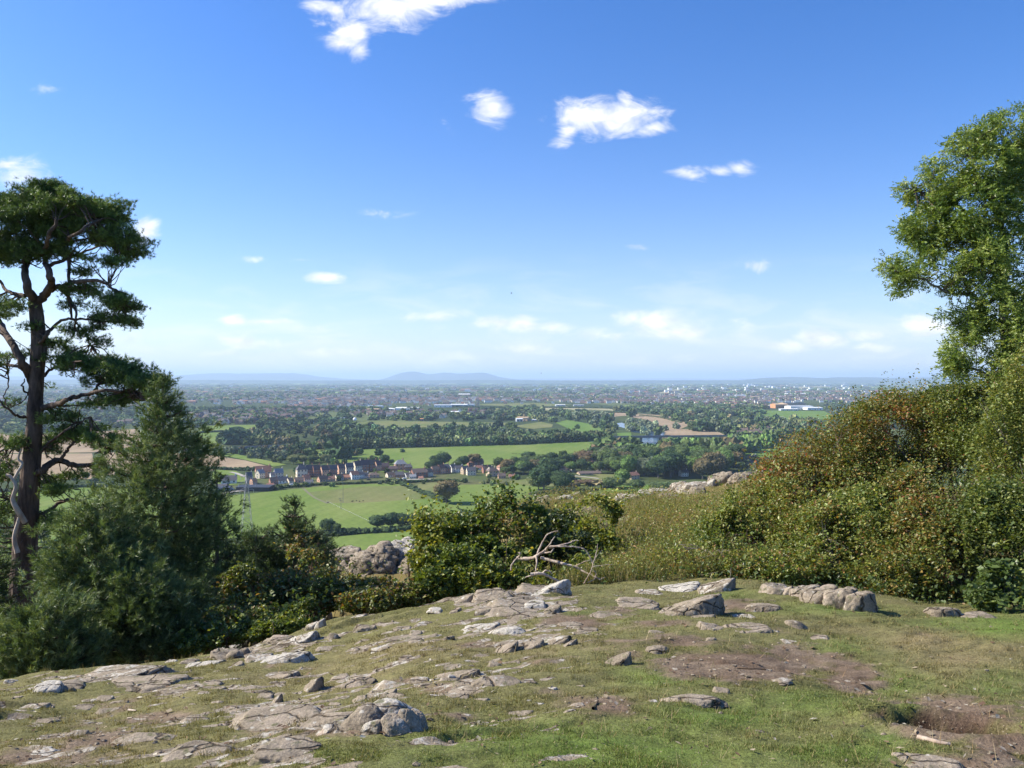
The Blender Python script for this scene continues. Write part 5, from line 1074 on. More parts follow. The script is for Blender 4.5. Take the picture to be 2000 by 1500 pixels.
# ------------------------------------------------------------------ distant hills
def hills(prof, Yd, depth, c, seed, name='hills'):
    m = m_plain('hill_heath', c, .95, .35, .0008, .05)
    px = np.arange(prof[0][0], prof[-1][0]+1, 4.0); top = np.interp(px, [a for a, b in prof], [b for a, b in prof]); top = np.convolve(np.pad(top, 3, mode='edge'), np.ones(7)/7, 'valid')
    n = len(px); k = np.linspace(-1, 1, 19); V = []
    for j, s in enumerate(k):
        Y = Yd+s*depth; x = (px-CX)/F*Yd; h = H+(LV-top)/F*Yd
        w_ = np.cos(s*math.pi/2)**1.2*(1+.16*fbm(np.stack([x/900, 0*x+Y/900, 0*x+seed], -1), 3, seed)*(abs(s) > .08)); V.append(np.stack([x, 0*x+Y, np.maximum(h, 0)*w_-1], -1))
    V = np.concatenate(V); i = (np.arange(len(k)-1)[:, None]*n+np.arange(n-1)[None]).ravel(); return tag(link(name, mesh_np(name, V, np.stack([i, i+1, i+n+1, i+n], -1), [m], None, True)), kind='structure')
hills([(-900,735),(-500,726),(-200,733),(0,736),(120,733),(240,734),(300,737),(360,732),(420,729.5),(480,730),(540,728.5),(580,730),(620,735),(660,739),(720,741.5),(760,742)], 27000, 3500, (.07, .09, .04), 3)
hills([(745,742),(760,737),(780,731),(800,725.5),(815,726),(830,731),(845,731.5),(860,727.5),(872,727),(890,730),(920,729),(940,727),(955,728.5),(965,734),(985,738),(1010,741),(1040,742)], 25000, 1700, (.05, .07, .035), 8)
hills([(960,741),(1060,739),(1200,740),(1320,738.5),(1400,740),(1480,739),(1600,738),(1760,736),(1900,733),(2100,731),(2500,728),(2900,732)], 38000, 3500, (.07, .09, .04), 14)
hills([(1440,743),(1490,738),(1540,736),(1580,737),(1610,739),(1630,736.5),(1680,737),(1740,739),(1800,738),(1900,740),(2000,743)], 19000, 1200, (.055, .075, .035), 21)
hills([(-600,744),(-300,741),(-100,742),(200,741.5),(600,743),(900,742.5),(1200,743),(1500,742.5),(2000,742),(2600,741),(3000,744)], 16500, 900, (.055, .075, .03), 27, 'low_hills')

# ------------------------------------------------------------------ valley trees
def crown_proto(kind, seed):
    """crown of a unit tree (height 1, foot at 0): lumpy clusters of leaf faces round a few boughs"""
    rng = np.random.default_rng(seed); mb = []
    if kind == 'round': bl = [((0, 0, .58), (.40, .40, .36))]+[((math.cos(a)*.24, math.sin(a)*.24, .5+.22*rng.random()), (.22, .22, .19)) for a in np.arange(7)*.9]
    elif kind == 'tall': bl = [((0, 0, .55), (.24, .24, .42))]+[((rng.normal()*.10, rng.normal()*.10, z), (.18, .18, .16)) for z in (.25, .4, .55, .7, .85)]
    elif kind == 'wide': bl = [((0, 0, .5), (.55, .5, .34))]+[((math.cos(a)*.38, math.sin(a)*.34, .42+.22*rng.random()), (.26, .26, .22)) for a in np.arange(9)*.7]
    elif kind == 'willow': bl = [((0, 0, .45), (.46, .42, .42))]+[((math.cos(a)*.3, math.sin(a)*.3, .35+.35*rng.random()), (.20, .20, .24)) for a in np.arange(8)*.8]
    else: bl = [((0, 0, .5), (.16, .16, .48))]+[((0, 0, .2), (.24, .24, .16)), ((0, 0, .4), (.20, .20, .16)), ((0, 0, .65), (.14, .14, .16))]
    n = 2300; pts, d = blob_points(bl, n, rng, .34, 5.0, -.22, seed)
    tone = np.clip(1+.30*fbm(pts*6, 3, seed+2), .5, 1.6)[:, None]*np.exp(rng.normal(size=(n, 1))*.18)
    hue = fbm(pts*3.0, 2, seed+7)[:, None]; col = np.ones((n, 3))*tone*(1+hue*np.array([.22, .06, -.1]))
    V, Fc, c = leaves(pts, rng.uniform(.045, .085, n), .8, col, rng, .25, outw=d)
    # added solid lumps, darker than the leaves, that close the crown
    D, Fi = ico(3); IV = []; IF = []; k0 = 0
    for (cc, rr) in bl:
        q = D*np.array(rr)*.80*(1+.20*fbm(D*2.6+seed+len(IV), 3, seed))[:, None]+np.array(cc); IV.append(q); IF.append(Fi+k0); k0 += len(D)
    IV = np.concatenate(IV); IF = np.concatenate(IF); IV[:, 2] = np.maximum(IV[:, 2], .03); V[:, 2] = np.maximum(V[:, 2], .02)
    return V, Fc, c, IV, IF
SPEC = {'oak': ('round', (.060, .085, .028)), 'dark': ('round', (.036, .062, .026)), 'olive': ('wide', (.105, .115, .045)), 'fresh': ('round', (.085, .135, .035)), 'copper': ('wide', (.085, .060, .035)), 'willow': ('willow', (.115, .135, .080)), 'grey': ('willow', (.095, .112, .062)), 'conifer': ('cone', (.030, .060, .030)), 'poplar': ('tall', (.062, .072, .032)), 'brown': ('round', (.110, .090, .045)), 'bushy': ('wide', (.065, .090, .032)), 'slim': ('tall', (.055, .085, .030))}
M_VL = {}
PROT = {}
for k, (nm, (shape, c0)) in enumerate(SPEC.items()):
    m = m_leaf(nm+'_foliage', .15, .15, .8, tuple(1.75*q for q in c0)); M_VL[nm] = m
    for j in range(2):
        V, Fc, c, IV, IF = crown_proto(shape, 400+k*7+j)
        col = np.concatenate([c, np.full((len(IV), 3), .8)]); me = mesh_np('crown', np.concatenate([V, IV]), [Fc, IF+len(V)], [m], col, False)
        mb = MB(); mb.add(*tube([(0, 0, -.02), (.01, 0, .25), (0, .01, .5)], [.030, .024, .012], 7))
        for a in range(4): mb.add(*tube([(0, 0, .2+.05*a), (math.cos(a*1.6)*.15, math.sin(a*1.6)*.15, .42+.05*a)], [.014, .006], 5))
        PROT[(nm, j)] = (me, mb.mesh('trunk', [M_BARK], True))
KW = {'oak': 'green', 'dark': 'dark green', 'olive': 'olive', 'fresh': 'fresh green', 'copper': 'copper brown', 'willow': 'pale silvery', 'grey': 'grey green', 'conifer': 'pointed dark', 'poplar': 'narrow brownish', 'brown': 'brownish', 'bushy': 'bushy green', 'slim': 'narrow green'}
TREES = []                                       # (x, y, height, species, region text)
def tree_at(px, py, hpx, sp, reg, wf=1.0):
    q = G(px, py); TREES.append((q[0], q[1], hpx/F*q[1], sp, reg, wf, px, py))
def inpoly(px, py, poly):
    r = False; n = len(poly)
    for i in range(n):
        (x1, y1), (x2, y2) = poly[i], poly[(i+1) % n]
        if (y1 > py) != (y2 > py) and px < (x2-x1)*(py-y1)/(y2-y1)+x1: r = not r
    return r
TR = random.Random(99)
def wood(poly, n, h0, h1, mix, reg, mind=0.0):
    xs = [a for a, b in poly]; ys = [b for a, b in poly]; k = 0; it = 0; names = [a for a, b in mix]; ww = [b for a, b in mix]; mine = []
    gy0 = G(0, min(ys))[1]; gy1 = G(0, max(ys))[1]
    while k < n and it < n*60:
        it += 1; px = TR.uniform(min(xs), max(xs)); py = TR.uniform(min(ys), max(ys))
        if not inpoly(px, py, poly): continue
        q = G(px, py)
        if mind and any((q[0]-a)**2+(q[1]-b)**2 < mind*mind for a, b in mine): continue
        mine.append((q[0], q[1])); h = TR.uniform(h0, h1); TREES.append((q[0], q[1], h, TR.choices(names, ww)[0], reg, TR.uniform(.85, 1.25), px, py)); k += 1
# single trees one can name (foot px, py, height px, kind)
for a in [(872,984,50,'brown','standing alone at the lower end of the village field',1.15),(640,1043,33,'dark','in the hedge below the big green field, left one',1.1),(655,1044,24,'oak','beside the left hedge tree below the big green field',1.1),
          (738,1036,34,'dark','in the clump below the green field',1.2),(762,1034,36,'dark','at the centre of the clump below the big green field',1.2),(786,1033,34,'dark','in the clump below the green field',1.2),(810,1032,32,'oak','at the right end of the clump below the big green field',1.2),
          (855,920,34,'dark','behind the red brick house',1.1),(866,912,32,'dark','tallest behind the red brick house',1.1),(842,922,24,'dark','left of the tallest tree behind the red brick house',1.2),(904,914,26,'dark','behind the middle of the village',1.2),(926,910,26,'brown','behind the long red roofed house',1.2),(892,918,20,'oak','between the two dark trees behind the village',1.2),
          (660,896,38,'dark','big on the meadow behind the village left end',1.15),(676,895,26,'dark','attached to the big meadow tree',1.1),(635,900,18,'oak','small on the meadow beside the big meadow tree',1.1),(702,888,12,'oak','far end of the bush row on the meadow',1.2),(692,890,10,'brown','in the bush row on the meadow',1.5),(684,891,9,'brown','in the bush row on the meadow',1.5),(740,890,13,'dark','alone in the middle of the meadow',1.2),(786,884,7,'dark','smallest alone on the meadow',1.2),(750,908,22,'dark','at the back of the brick terrace',1.1),
          (1150,906,32,'copper','wide, like a dome behind the white gabled house',1.3),(1165,900,28,'copper','behind the dome of the copper tree',1.2),(1130,905,26,'brown','left of the copper tree',1.1),(1102,914,34,'slim','in the row left of the copper tree',1.3),(1118,912,26,'conifer','between the row and the copper tree',1.5),(1178,896,30,'conifer','right of the copper tree',1.4),(1195,895,32,'brown','right of the dark fir',1.2),
          (1060,915,30,'oak','row of tall trees right of the village',1.2),(1078,912,32,'dark','row of tall trees right of the village',1.2),(1045,914,26,'oak','row of tall trees right of the village',1.2),(1032,918,22,'grey','row of tall trees right of the village',1.2),(1140,922,20,'fresh','bright in front of the copper tree, left',1.0),(1157,922,16,'fresh','bright in front of the copper tree, right',1.0),
          (1098,966,52,'dark','round on the meadow below the long brick house',1.05),(1062,962,60,'dark','leaning mass on the meadow, left of the round one',1.1),(1075,935,44,'dark','leaning mass below the row of tall trees',1.2),(1052,958,34,'olive','left foot of the leaning mass',1.2),(1120,958,20,'brown','low right of the round meadow tree',1.6),(1150,948,14,'copper','hedge below the lane',2.0),(1170,950,12,'brown','hedge below the lane',2.0),
          (1310,932,56,'dark','biggest, round and dark, between the orange houses and the pale far boulder',1.2),(1286,934,44,'dark','left of the biggest round one near the orange houses',1.2),(1330,918,46,'oak','right shoulder behind the biggest dark one',1.1),(1395,934,56,'brown','tall dome just behind the highest ridge boulder',1.0),(1372,936,44,'brown','left part of the tall dome behind the ridge boulder',1.0),(1412,930,44,'oak','right part of the tall dome behind the ridge boulder',1.0),
          (1245,960,26,'oak','bushy below the orange houses, left',1.3),(1290,962,26,'bushy','bushy below the orange houses, right',1.5),(1310,958,20,'bushy','low bush behind the ridge rocks',1.5),(1200,955,28,'bushy','bush behind the left ridge rocks',1.4),(1216,948,34,'fresh','bush left of the orange houses',1.1),(1236,975,22,'fresh','low pale bush touching the ridge rocks',1.3),(1352,920,30,'fresh','slope of trees left of the tall dome',1.2),(1345,880,30,'fresh','bright domed, above the tall dome',1.5),(1358,888,30,'fresh','bright domed, right side',1.2),(1320,876,38,'oak','big domed at the river bend below the bridge',1.3),(1300,880,34,'oak','domed at the river bend, left',1.2),
          (1366,843,22,'dark','alone on the edge of the brown stubble field',1.1),(1357,842,14,'oak','beside the lone tree of the stubble field',1.4),(1234,814,15,'oak','alone at the far edge of the stubble field',1.2),(1128,838,9,'oak','alone on the small green field',1.1),(1176,836,9,'dark','second on the small green field',1.3),(1183,829,16,'dark','at the corner of the small green field',1.2),
          (448,868,28,'dark','big clump on the left green field',1.3),(462,866,28,'dark','big clump on the left green field, middle',1.3),(478,866,24,'dark','big clump on the left green field, right',1.3),(436,866,20,'oak','big clump on the left green field, left',1.2)]:
    tree_at(a[0], a[1], a[2], a[3], a[4], a[5])
MX = [('oak', 4), ('dark', 3), ('olive', 2), ('grey', 1.5), ('brown', 1.5), ('bushy', 2)]
for k in range(118):                              # plantation belt: close rows of slim trees
    t = k/117; px = 652+t*535+TR.uniform(-2, 2); row = k % 3; py = np.interp(px, [652, 700, 1000, 1190], [881, 877, 869, 860])-row*1.5-TR.uniform(0, .6); tree_at(px, py, TR.uniform(15, 18.5)*(1-.10*t), 'poplar' if TR.random() < .62 else 'slim', 'in the plantation belt behind the meadow', 1.25)
wood([(560,884),(600,874),(660,868),(668,876),(620,882),(600,884)], 16, 8, 12, MX, 'at the left end of the plantation belt')
wood([(430,868),(470,850),(560,842),(640,838),(650,864),(600,872),(520,872)], 70, 7, 13, [('oak', 4), ('dark', 3), ('brown', 2), ('olive', 2)], 'in the mixed wood left of the plantation belt', 6)
wood([(640,838),(700,836),(760,842),(860,840),(880,834),(1000,842),(1010,850),(1140,852),(1180,856),(1000,861),(760,866),(650,868)], 190, 8, 13, [('oak', 4), ('dark', 3), ('grey', 2), ('slim', 2), ('bushy', 2)], 'in the wood behind the plantation belt', 6)
wood([(480,886),(560,884),(600,878),(640,896),(640,908),(560,908),(500,898),(440,890),(400,882)], 46, 6, 11, [('grey', 3), ('olive', 2), ('oak', 3), ('dark', 2), ('brown', 1)], 'in the scrub right of the stubble field', 7)
wood([(600,902),(760,900),(770,908),(640,912)], 18, 4, 7, MX, 'in gardens behind the brick terrace', 6)
wood([(560,950),(800,940),(1000,943),(1000,950),(800,947),(620,956),(540,957)], 30, 2, 4.5, [('oak', 3), ('bushy', 3), ('olive', 3), ('grey', 1)], 'in the front gardens of the village', 6)
wood([(430,930),(560,920),(800,915),(1000,920),(1020,938),(800,936),(560,946),(430,950)], 26, 3, 6, [('oak', 3), ('bushy', 3), ('dark', 3), ('brown', 1)], 'between the village houses', 8)
wood([(960,915),(1040,905),(1110,912),(1180,905),(1240,900),(1240,918),(1190,925),(1110,924),(980,930)], 46, 8, 15, [('oak', 4), ('dark', 4), ('brown', 2), ('fresh', 1)], 'in the gardens right of the village', 8)
wood([(1170,886),(1260,882),(1440,886),(1440,912),(1400,930),(1230,930),(1180,922),(1160,905)], 190, 13, 22, [('oak', 4), ('dark', 4), ('fresh', 2), ('brown', 2), ('grey', 1), ('slim', 1)], 'in the big wood above the orange houses', 8)
wood([(1290,868),(1330,862),(1420,866),(1500,868),(1540,860),(1500,880),(1420,888),(1290,884)], 90, 11, 18, [('oak', 4), ('dark', 4), ('fresh', 1.5), ('grey', 1)], 'in the wood beyond the river bridge', 8)
wood([(1215,840),(1232,822),(1270,826),(1330,838),(1290,850),(1262,852),(1240,850),(1222,838)], 36, 7, 13, [('willow', 5), ('grey', 4), ('oak', 2)], 'in the willow grove on the river bank', 9)
wood([(1150,835),(1200,826),(1204,846),(1190,850)], 14, 7, 11, MX, 'left of the river bend', 8)
wood([(1290,815),(1340,800),(1420,806),(1500,822),(1600,826),(1620,850),(1500,862),(1420,858),(1420,848),(1370,842),(1320,825)], 190, 8, 16, [('oak', 4), ('grey', 3), ('olive', 2), ('dark', 3), ('brown', 1), ('willow', .6)], 'in the wood below the white factory', 9)
wood([(990,800),(1040,796),(1110,808),(1140,820),(1080,826),(1000,822),(960,812)], 60, 9, 14, MX, 'round the farm beyond the wood', 12)
wood([(1110,812),(1190,808),(1210,822),(1150,830),(1110,822)], 34, 9, 15, [('grey', 3), ('willow', 2), ('oak', 3)], 'beside the small green field', 10)
wood([(-500,945),(190,935),(420,925),(430,946),(200,955),(-500,975)], 60, 5, 10, MX, 'along the lane left of the village', 8)
wood([(-500,1035),(100,1045),(110,1062),(-500,1065)], 20, 5, 10, MX, 'at the hill foot on the left', 12)
wood([(1400,905),(1480,900),(1560,905),(1560,925),(1440,925),(1420,915)], 26, 5, 9, [('oak', 3), ('brown', 2), ('bushy', 2)], 'behind the ridge beside the thicket', 8)
wood([(950,975),(1080,985),(1200,975),(1300,965),(1300,985),(1100,1010),(950,1000)], 22, 4, 8, MX, 'at the foot of the ridge', 8)

# town and far trees (everything past the 300 that show largest goes into one mass)
def band(y0, y1, n, h0, h1, mix, x0=-700, x1=2700):
    for k in range(n):
        py = TR.uniform(y0, y1); px = TR.uniform(x0, x1)
        TREES_FAR.append((px, py, TR.uniform(h0, h1), TR.choices([a for a, b in mix], [b for a, b in mix])[0]))
TREES_FAR = []
def free(px, py):                                 # keep the open fields open
    for poly in ([(1130,800),(1250,806),(1310,812),(1352,828),(1425,853),(1290,856),(1270,822),(1220,812),(1160,816)], [(1480,800),(1630,800),(1640,824),(1500,816)], [(-300,838),(30,850),(275,838),(280,880),(-300,890)], [(690,822),(1000,822),(1000,830),(880,838),(700,836)], [(1030,794),(1200,797),(1200,806),(1040,802)], [(1276,769),(1345,755),(1345,760),(1300,769)], [(1500,754),(1720,755),(1560,760)], [(385,832),(500,828),(500,840),(425,868),(380,870)], [(890,786),(1120,786),(1120,796),(1000,796)], [(1500,782),(1600,782),(1610,800),(1500,800)], [(740,788),(930,788),(930,802),(740,802)]):
        if inpoly(px, py, poly): return False
    return True
F1 = [('oak', 4), ('dark', 5), ('grey', 1), ('olive', 1.5), ('slim', 1)]
band(828, 850, 260, 7, 12, F1, -500, 200); band(800, 836, 1100, 7, 12, F1, -600, 1000); band(796, 812, 500, 7, 12, F1, 1000, 1500); band(800, 840, 300, 7, 12, F1, 1600, 2600)
band(780, 802, 4200, 6, 11, F1); band(768, 782, 6000, 7, 12, F1); band(758, 769, 9500, 8, 14, F1); band(751, 759, 8500, 9, 17, F1); band(746.5, 752, 8000, 10, 20, F1)
def clampT(t):
    x, y, h, sp, reg, wf, px, py = t; hp = h/y*F
    lim = 869 if 1238 < px < 1296 and py > 868 else 857 if 1184 < px < 1428 and py > 856 else None
    if lim is not None and py-hp < lim: h = (py-lim)/F*y
    return (x, y, h, sp, reg, wf, px, py)
TREES = [t for t in map(clampT, TREES) if t[2] > 2.5]
allT = [(x, y, h, sp, reg, wf, px, py, h*F/y) for (x, y, h, sp, reg, wf, px, py) in TREES]
allT.sort(key=lambda a: -a[8]-(1000 if a[7] > 900 and a[8] > 11 else 0))
vis = [a for a in allT if -40 < a[6] < 2040]
NEAR_OBJ = 14
indiv = vis[:285]; ids = set(id(a) for a in indiv); rest = [a for a in allT if id(a) not in ids]
byreg = {}
for a in indiv: byreg.setdefault((a[4], a[3]), []).append(a)
ORD = ['first', 'second', 'third', 'fourth', 'fifth', 'sixth', 'seventh', 'eighth', 'ninth', 'tenth', 'eleventh', 'twelfth']
def ordw(k):
    if k < 12: return ORD[k]
    T_ = {1: 'teen'}; tens = ['', '', 'twenty', 'thirty', 'forty', 'fifty', 'sixty', 'seventy', 'eighty']; teens = {12: 'thirteenth', 13: 'fourteenth', 14: 'fifteenth', 15: 'sixteenth', 16: 'seventeenth', 17: 'eighteenth', 18: 'nineteenth', 19: 'twentieth'}
    if k in teens: return teens[k]
    n = k+1; t_, u_ = divmod(n, 10)
    return {20: 'twentieth', 30: 'thirtieth', 40: 'fortieth', 50: 'fiftieth', 60: 'sixtieth', 70: 'seventieth', 80: 'eightieth'}[n] if u_ == 0 else tens[t_]+'-'+ORD[u_-1]
for (reg, sp), lst in byreg.items():
    lst.sort(key=lambda a: a[6])
    for k, a in enumerate(lst):
        x, y, h, sp_, reg_, wf, px, py, s = a
        root = empty('tree', (x, y, 0), TR.uniform(0, 6.28)); root.scale = (h*wf, h*wf, h)
        lab = f"{KW[sp]} tree {reg}" if len(lst) == 1 else f"{ordw(k)} {KW[sp]} tree from the left {reg}"
        tag(root, ' '.join(lab.split()[:16]) if len(lab.split()) > 16 else lab, 'tree', 'trees of the valley '+('in the plantation belt' if 'plantation belt behind' in reg else 'woods and meadows'))
        cm_, tm_ = PROT[(sp, TR.randint(0, 1))]
        link('crown', cm_, root)
        if s > 12: link('trunk', tm_, root)
def mass(name, items, sub, label, cat, lodsz=0):
    """items: x, y, h, colour, width factor -> one mesh of many small lumpy crowns"""
    D, Fi = ico(sub); n = len(items); rng = np.random.default_rng(len(items))
    A = np.array([(a[0], a[1], a[2], a[4]) for a in items]); Cc = np.array([a[3] for a in items])
    jit = 1+.34*rng.normal(size=(n, len(D), 1)).clip(-1, 1.2)
    R = np.stack([A[:, 2]*A[:, 3]*.48, A[:, 2]*A[:, 3]*.48, A[:, 2]*.5], -1)[:, None]
    V = D[None]*jit*R; V[:, :, 2] += A[:, 2, None]*.5; V[:, :, 0] += A[:, 0, None]; V[:, :, 1] += A[:, 1, None]; V[:, :, 2] = np.maximum(V[:, :, 2], -.5)
    col = 1.5*Cc[:, None]*np.exp(rng.normal(size=(n, 1, 1))*.34)*np.exp(rng.normal(size=(n, len(D), 1))*.22)
    V = V.reshape(-1, 3); Fq = (Fi[None]+(np.arange(n)*len(D))[:, None, None]).reshape(-1, 3)
    return tag(link(name, mesh_np(name, V, Fq, [M_VFAR], np.broadcast_to(col, (n, len(D), 3)).reshape(-1, 3))), label, cat, kind='stuff')
M_VFAR = m_leaf('distant_foliage', .08, .1, .9)
mass('woodland', [(a[0], a[1], a[2], SPEC[a[3]][1], a[5]*1.0) for a in rest], 3, 'mixed woods of the valley beyond the village and meadow', 'woodland')
far_items = []
for (px, py, h, sp) in TREES_FAR:
    if py <= 742 or not free(px, py): continue
    q = G(px, py)
    if q[1] > 2450 and fbm(np.array([[q[0]/900, q[1]/1500, 3.0]]), 3, 61)[0] < TR.uniform(-.42, .16): continue
    w_ = TR.uniform(1.1, 2.2) if q[1] < 5000 else TR.uniform(2, 6) if q[1] < 12000 else TR.uniform(6, 22)
    far_items.append((q[0], q[1], h, SPEC[sp][1], w_))
mass('distant_woodland', [a for a in far_items if a[1] < 2600], 3, 'trees among the suburbs in the middle distance', 'woodland')
mass('distant_woodland', [a for a in far_items if a[1] >= 2600], 2, 'dark tree belts stretching over the plain to the blue horizon', 'woodland')
hed = []
def hedge(pts, h, wd, label, col=(.045, .07, .028)):
    q = smooth_path([G(a, b) for (a, b) in pts], 3); ln = np.linalg.norm(np.diff(q, axis=0), axis=1).sum(); n = int(ln/(wd*.35))+2
    t = np.linspace(0, 1, n)*(len(q)-1); i0 = np.floor(t).astype(int).clip(0, len(q)-2); p = q[i0]*(1-(t-i0)[:, None])+q[i0+1]*(t-i0)[:, None]
    D, Fi = ico(2); rng = np.random.default_rng(n); V = D[None]*(1+.28*rng.normal(size=(n, len(D), 1)))*np.array([wd*.5, wd*.5, h*.55])*rng.uniform(.75, 1.25, (n, 1, 1)); V[:, :, 2] += h*.45; V = V+p[:, None]
    V[:, :, 2] = np.maximum(V[:, :, 2], 0); c = np.array(col)*np.exp(rng.normal(size=(n, len(D), 1))*.25); V = V.reshape(-1, 3)-p[0]
    tag(link('hedge', mesh_np('hedge', V, (Fi[None]+(np.arange(n)*len(D))[:, None, None]).reshape(-1, 3), [M_VFAR], (c*np.ones((1, 1, 3))).reshape(-1, 3)), loc=p[0]), label, 'hedge', 'field hedges of the valley')
hedge([(640,1046),(680,1044),(720,1042),(800,1037),(860,1030)], 3.2, 5, 'dark hedge along the bottom of the big green field')
hedge([(530,956),(620,948),(700,945),(760,942)], 1.8, 3, 'long trimmed hedge between the front gardens and the big green field')
hedge([(762,942),(790,948),(820,962),(850,972),(868,982)], 2.5, 6, 'overgrown hedge running down to the lone brown tree')
hedge([(760,946),(800,943),(850,940),(900,941)], 2.0, 4, 'dark hedge below the village lane')
hedge([(395,917),(440,918),(490,919),(520,917)], 3.0, 5, 'dark hedge along the lower side of the brown stubble field')
hedge([(-300,972),(0,962),(200,952),(420,968)], 2.5, 4, 'hedge bordering the big green field behind the old pine')
hedge([(1040,968),(1090,964),(1140,962),(1190,952)], 3.0, 7, 'ragged hedge at the bottom of the meadow right of the central thicket', (.06, .075, .035))
hedge([(1120,944),(1150,946),(1180,948)], 3.5, 6, 'red brown hedge in front of the lane', (.085, .055, .035))
hedge([(1130,890),(1060,889),(1000,887)], .8, 2, 'thin dark rushes across the meadow', (.07, .09, .035))
hedge([(385,846),(430,844),(500,842),(640,838)], 3, 8, 'tree hedge behind the left green field')
hedge([(1250,812),(1290,816),(1330,826)], 3, 6, 'pale hedge along the far side of the stubble field', (.09, .10, .05))
hedge([(870,795),(1000,796),(1200,798),(1260,801)], 4, 14, 'dark hedge below the pale far fields')
hedge([(1040,804),(1130,806),(1240,806)], 4, 12, 'hedge between the pale field and the stubble field')
# ------------------------------------------------------------------ houses
WALL = {'brick': (.34, .16, .11), 'orange': (.56, .33, .22), 'cream': (.72, .62, .48), 'white': (.78, .76, .72), 'pink': (.55, .34, .28), 'buff': (.50, .38, .26), 'grey': (.36, .36, .37)}
ROOF = {'slate': (.105, .100, .110), 'brown': (.130, .095, .080), 'red': (.20, .10, .075), 'blue': (.23, .235, .25), 'tile': (.30, .15, .10), 'plum': (.120, .080, .080)}
MW = {k: m_plain(k+'_wall', c, .85, .18, 1.2) for k, c in WALL.items()}; MR = {k: m_plain(k+'_roof', c, .8, .22, 1.0) for k, c in ROOF.items()}
M_GL = m_plain('window_glass', (.05, .06, .08), .15, spec=.8); M_FR = m_plain('white_frame', (.75, .75, .73), .6); M_POT = m_plain('chimney_pot', (.40, .18, .11), .8)
HM = {}
def house_meshes(shape):
    """unit house: ridge along x. shape: 'gable' (two storey), 'hip', 'low' (bungalow)"""
    if shape in HM: return HM[shape]
    Lx, Ly = 5.0, 3.6; ev = {'gable': 5.0, 'hip': 4.8, 'low': 2.6, 'barn': 5.6}[shape]; rg = ev+{'gable': 3.2, 'hip': 2.6, 'low': 2.6, 'barn': 3.8}[shape]; t = .18; ov = .35
    w_ = MB(); V = np.array([(-Lx, -Ly, 0), (Lx, -Ly, 0), (Lx, Ly, 0), (-Lx, Ly, 0), (-Lx, -Ly, ev), (Lx, -Ly, ev), (Lx, Ly, ev), (-Lx, Ly, ev)]); w_.add(V, [(0, 1, 5, 4), (1, 2, 6, 5), (2, 3, 7, 6), (3, 0, 4, 7)])
    hx = 0 if shape != 'hip' else 2.6
    if not hx: w_.add(np.array([(-Lx, -Ly, ev), (-Lx, Ly, ev), (-Lx, 0, rg-.1)]), [(1, 0, 2)]); w_.add(np.array([(Lx, -Ly, ev), (Lx, Ly, ev), (Lx, 0, rg-.1)]), [(0, 1, 2)])
    r_ = MB(); sl = (rg-ev)/Ly; e0 = ev-ov*sl
    if not hx:
        for s in (-1, 1):
            V = np.array([(-Lx-ov, s*(Ly+ov), e0), (Lx+ov, s*(Ly+ov), e0), (Lx+ov, 0, rg), (-Lx-ov, 0, rg)]); V2 = V+np.array([0, 0, t]); r_.add(np.concatenate([V, V2]), [(0, 1, 2, 3), (4, 5, 6, 7), (0, 1, 5, 4), (1, 2, 6, 5), (2, 3, 7, 6), (3, 0, 4, 7)])
    else:
        a, b = Lx+ov, Ly+ov; V = np.array([(-a, -b, e0), (a, -b, e0), (a, b, e0), (-a, b, e0), (-Lx+hx, 0, rg), (Lx-hx, 0, rg)]); r_.add(V, [(0, 1, 5, 4), (2, 3, 4, 5)]); r_.add(V, [(1, 2, 5), (3, 0, 4)]); r_.add(V[:4]-np.array([0, 0, .1]), [(0, 1, 2, 3)])
    c_ = MB(); cx = Lx-.7-hx*.8; c_.add(*box(cx-.45, cx+.45, -.35, .35, rg-.9, rg+1.0)); c_.add(*box(cx-.5, cx+.5, -.4, .4, rg+1.0, rg+1.12))
    for s in (-.2, .2): c_.add(*tube([(cx+s, 0, rg+1.1), (cx+s, 0, rg+1.5)], .12, 6))
    wf = MB()
    def win(x, z, ww, hh, side=-1):
        y = side*(Ly+.03); wf.add(*box(x-ww/2, x+ww/2, min(y, y+side*.06), max(y, y+side*.06), z, z+hh), mi=1); y2 = side*(Ly+.10); wf.add(*box(x-ww/2+.1, x+ww/2-.1, min(y2, y2+side*.02), max(y2, y2+side*.02), z+.1, z+hh-.1), mi=0)
    wins = []
    st = [0.9, 3.3] if ev > 4 else [0.9]
    for z in st:
        for x in (-3.3, 0, 3.3):
            wf = MB(); win(x, z, 1.5, 1.25); wins.append(wf)
    for z in st:
        wf = MB(); x = -Lx-.03; wf.add(*box(x-.06, x, -.75, .75, z, z+1.2), mi=1); wf.add(*box(x-.12, x-.08, -.65, .65, z+.1, z+1.1), mi=0); wins.append(wf)
    HM[shape] = (w_, r_, c_, wins); return HM[shape]
HC = {}
def house_kit(shape, wl, rf):
    k = (shape, wl, rf)
    if k not in HC:
        w_, r_, c_, wins = house_meshes(shape)
        if ('w', shape) not in HC: HC[('w', shape)] = [q.mesh('window', [M_GL, M_FR]) for q in wins]
        HC[k] = (w_.mesh('wall', [MW[wl]]), r_.mesh('roof', [MR[rf]]), c_.mesh('chimney', [MW[wl], M_POT]), HC[('w', shape)])
    return HC[k]
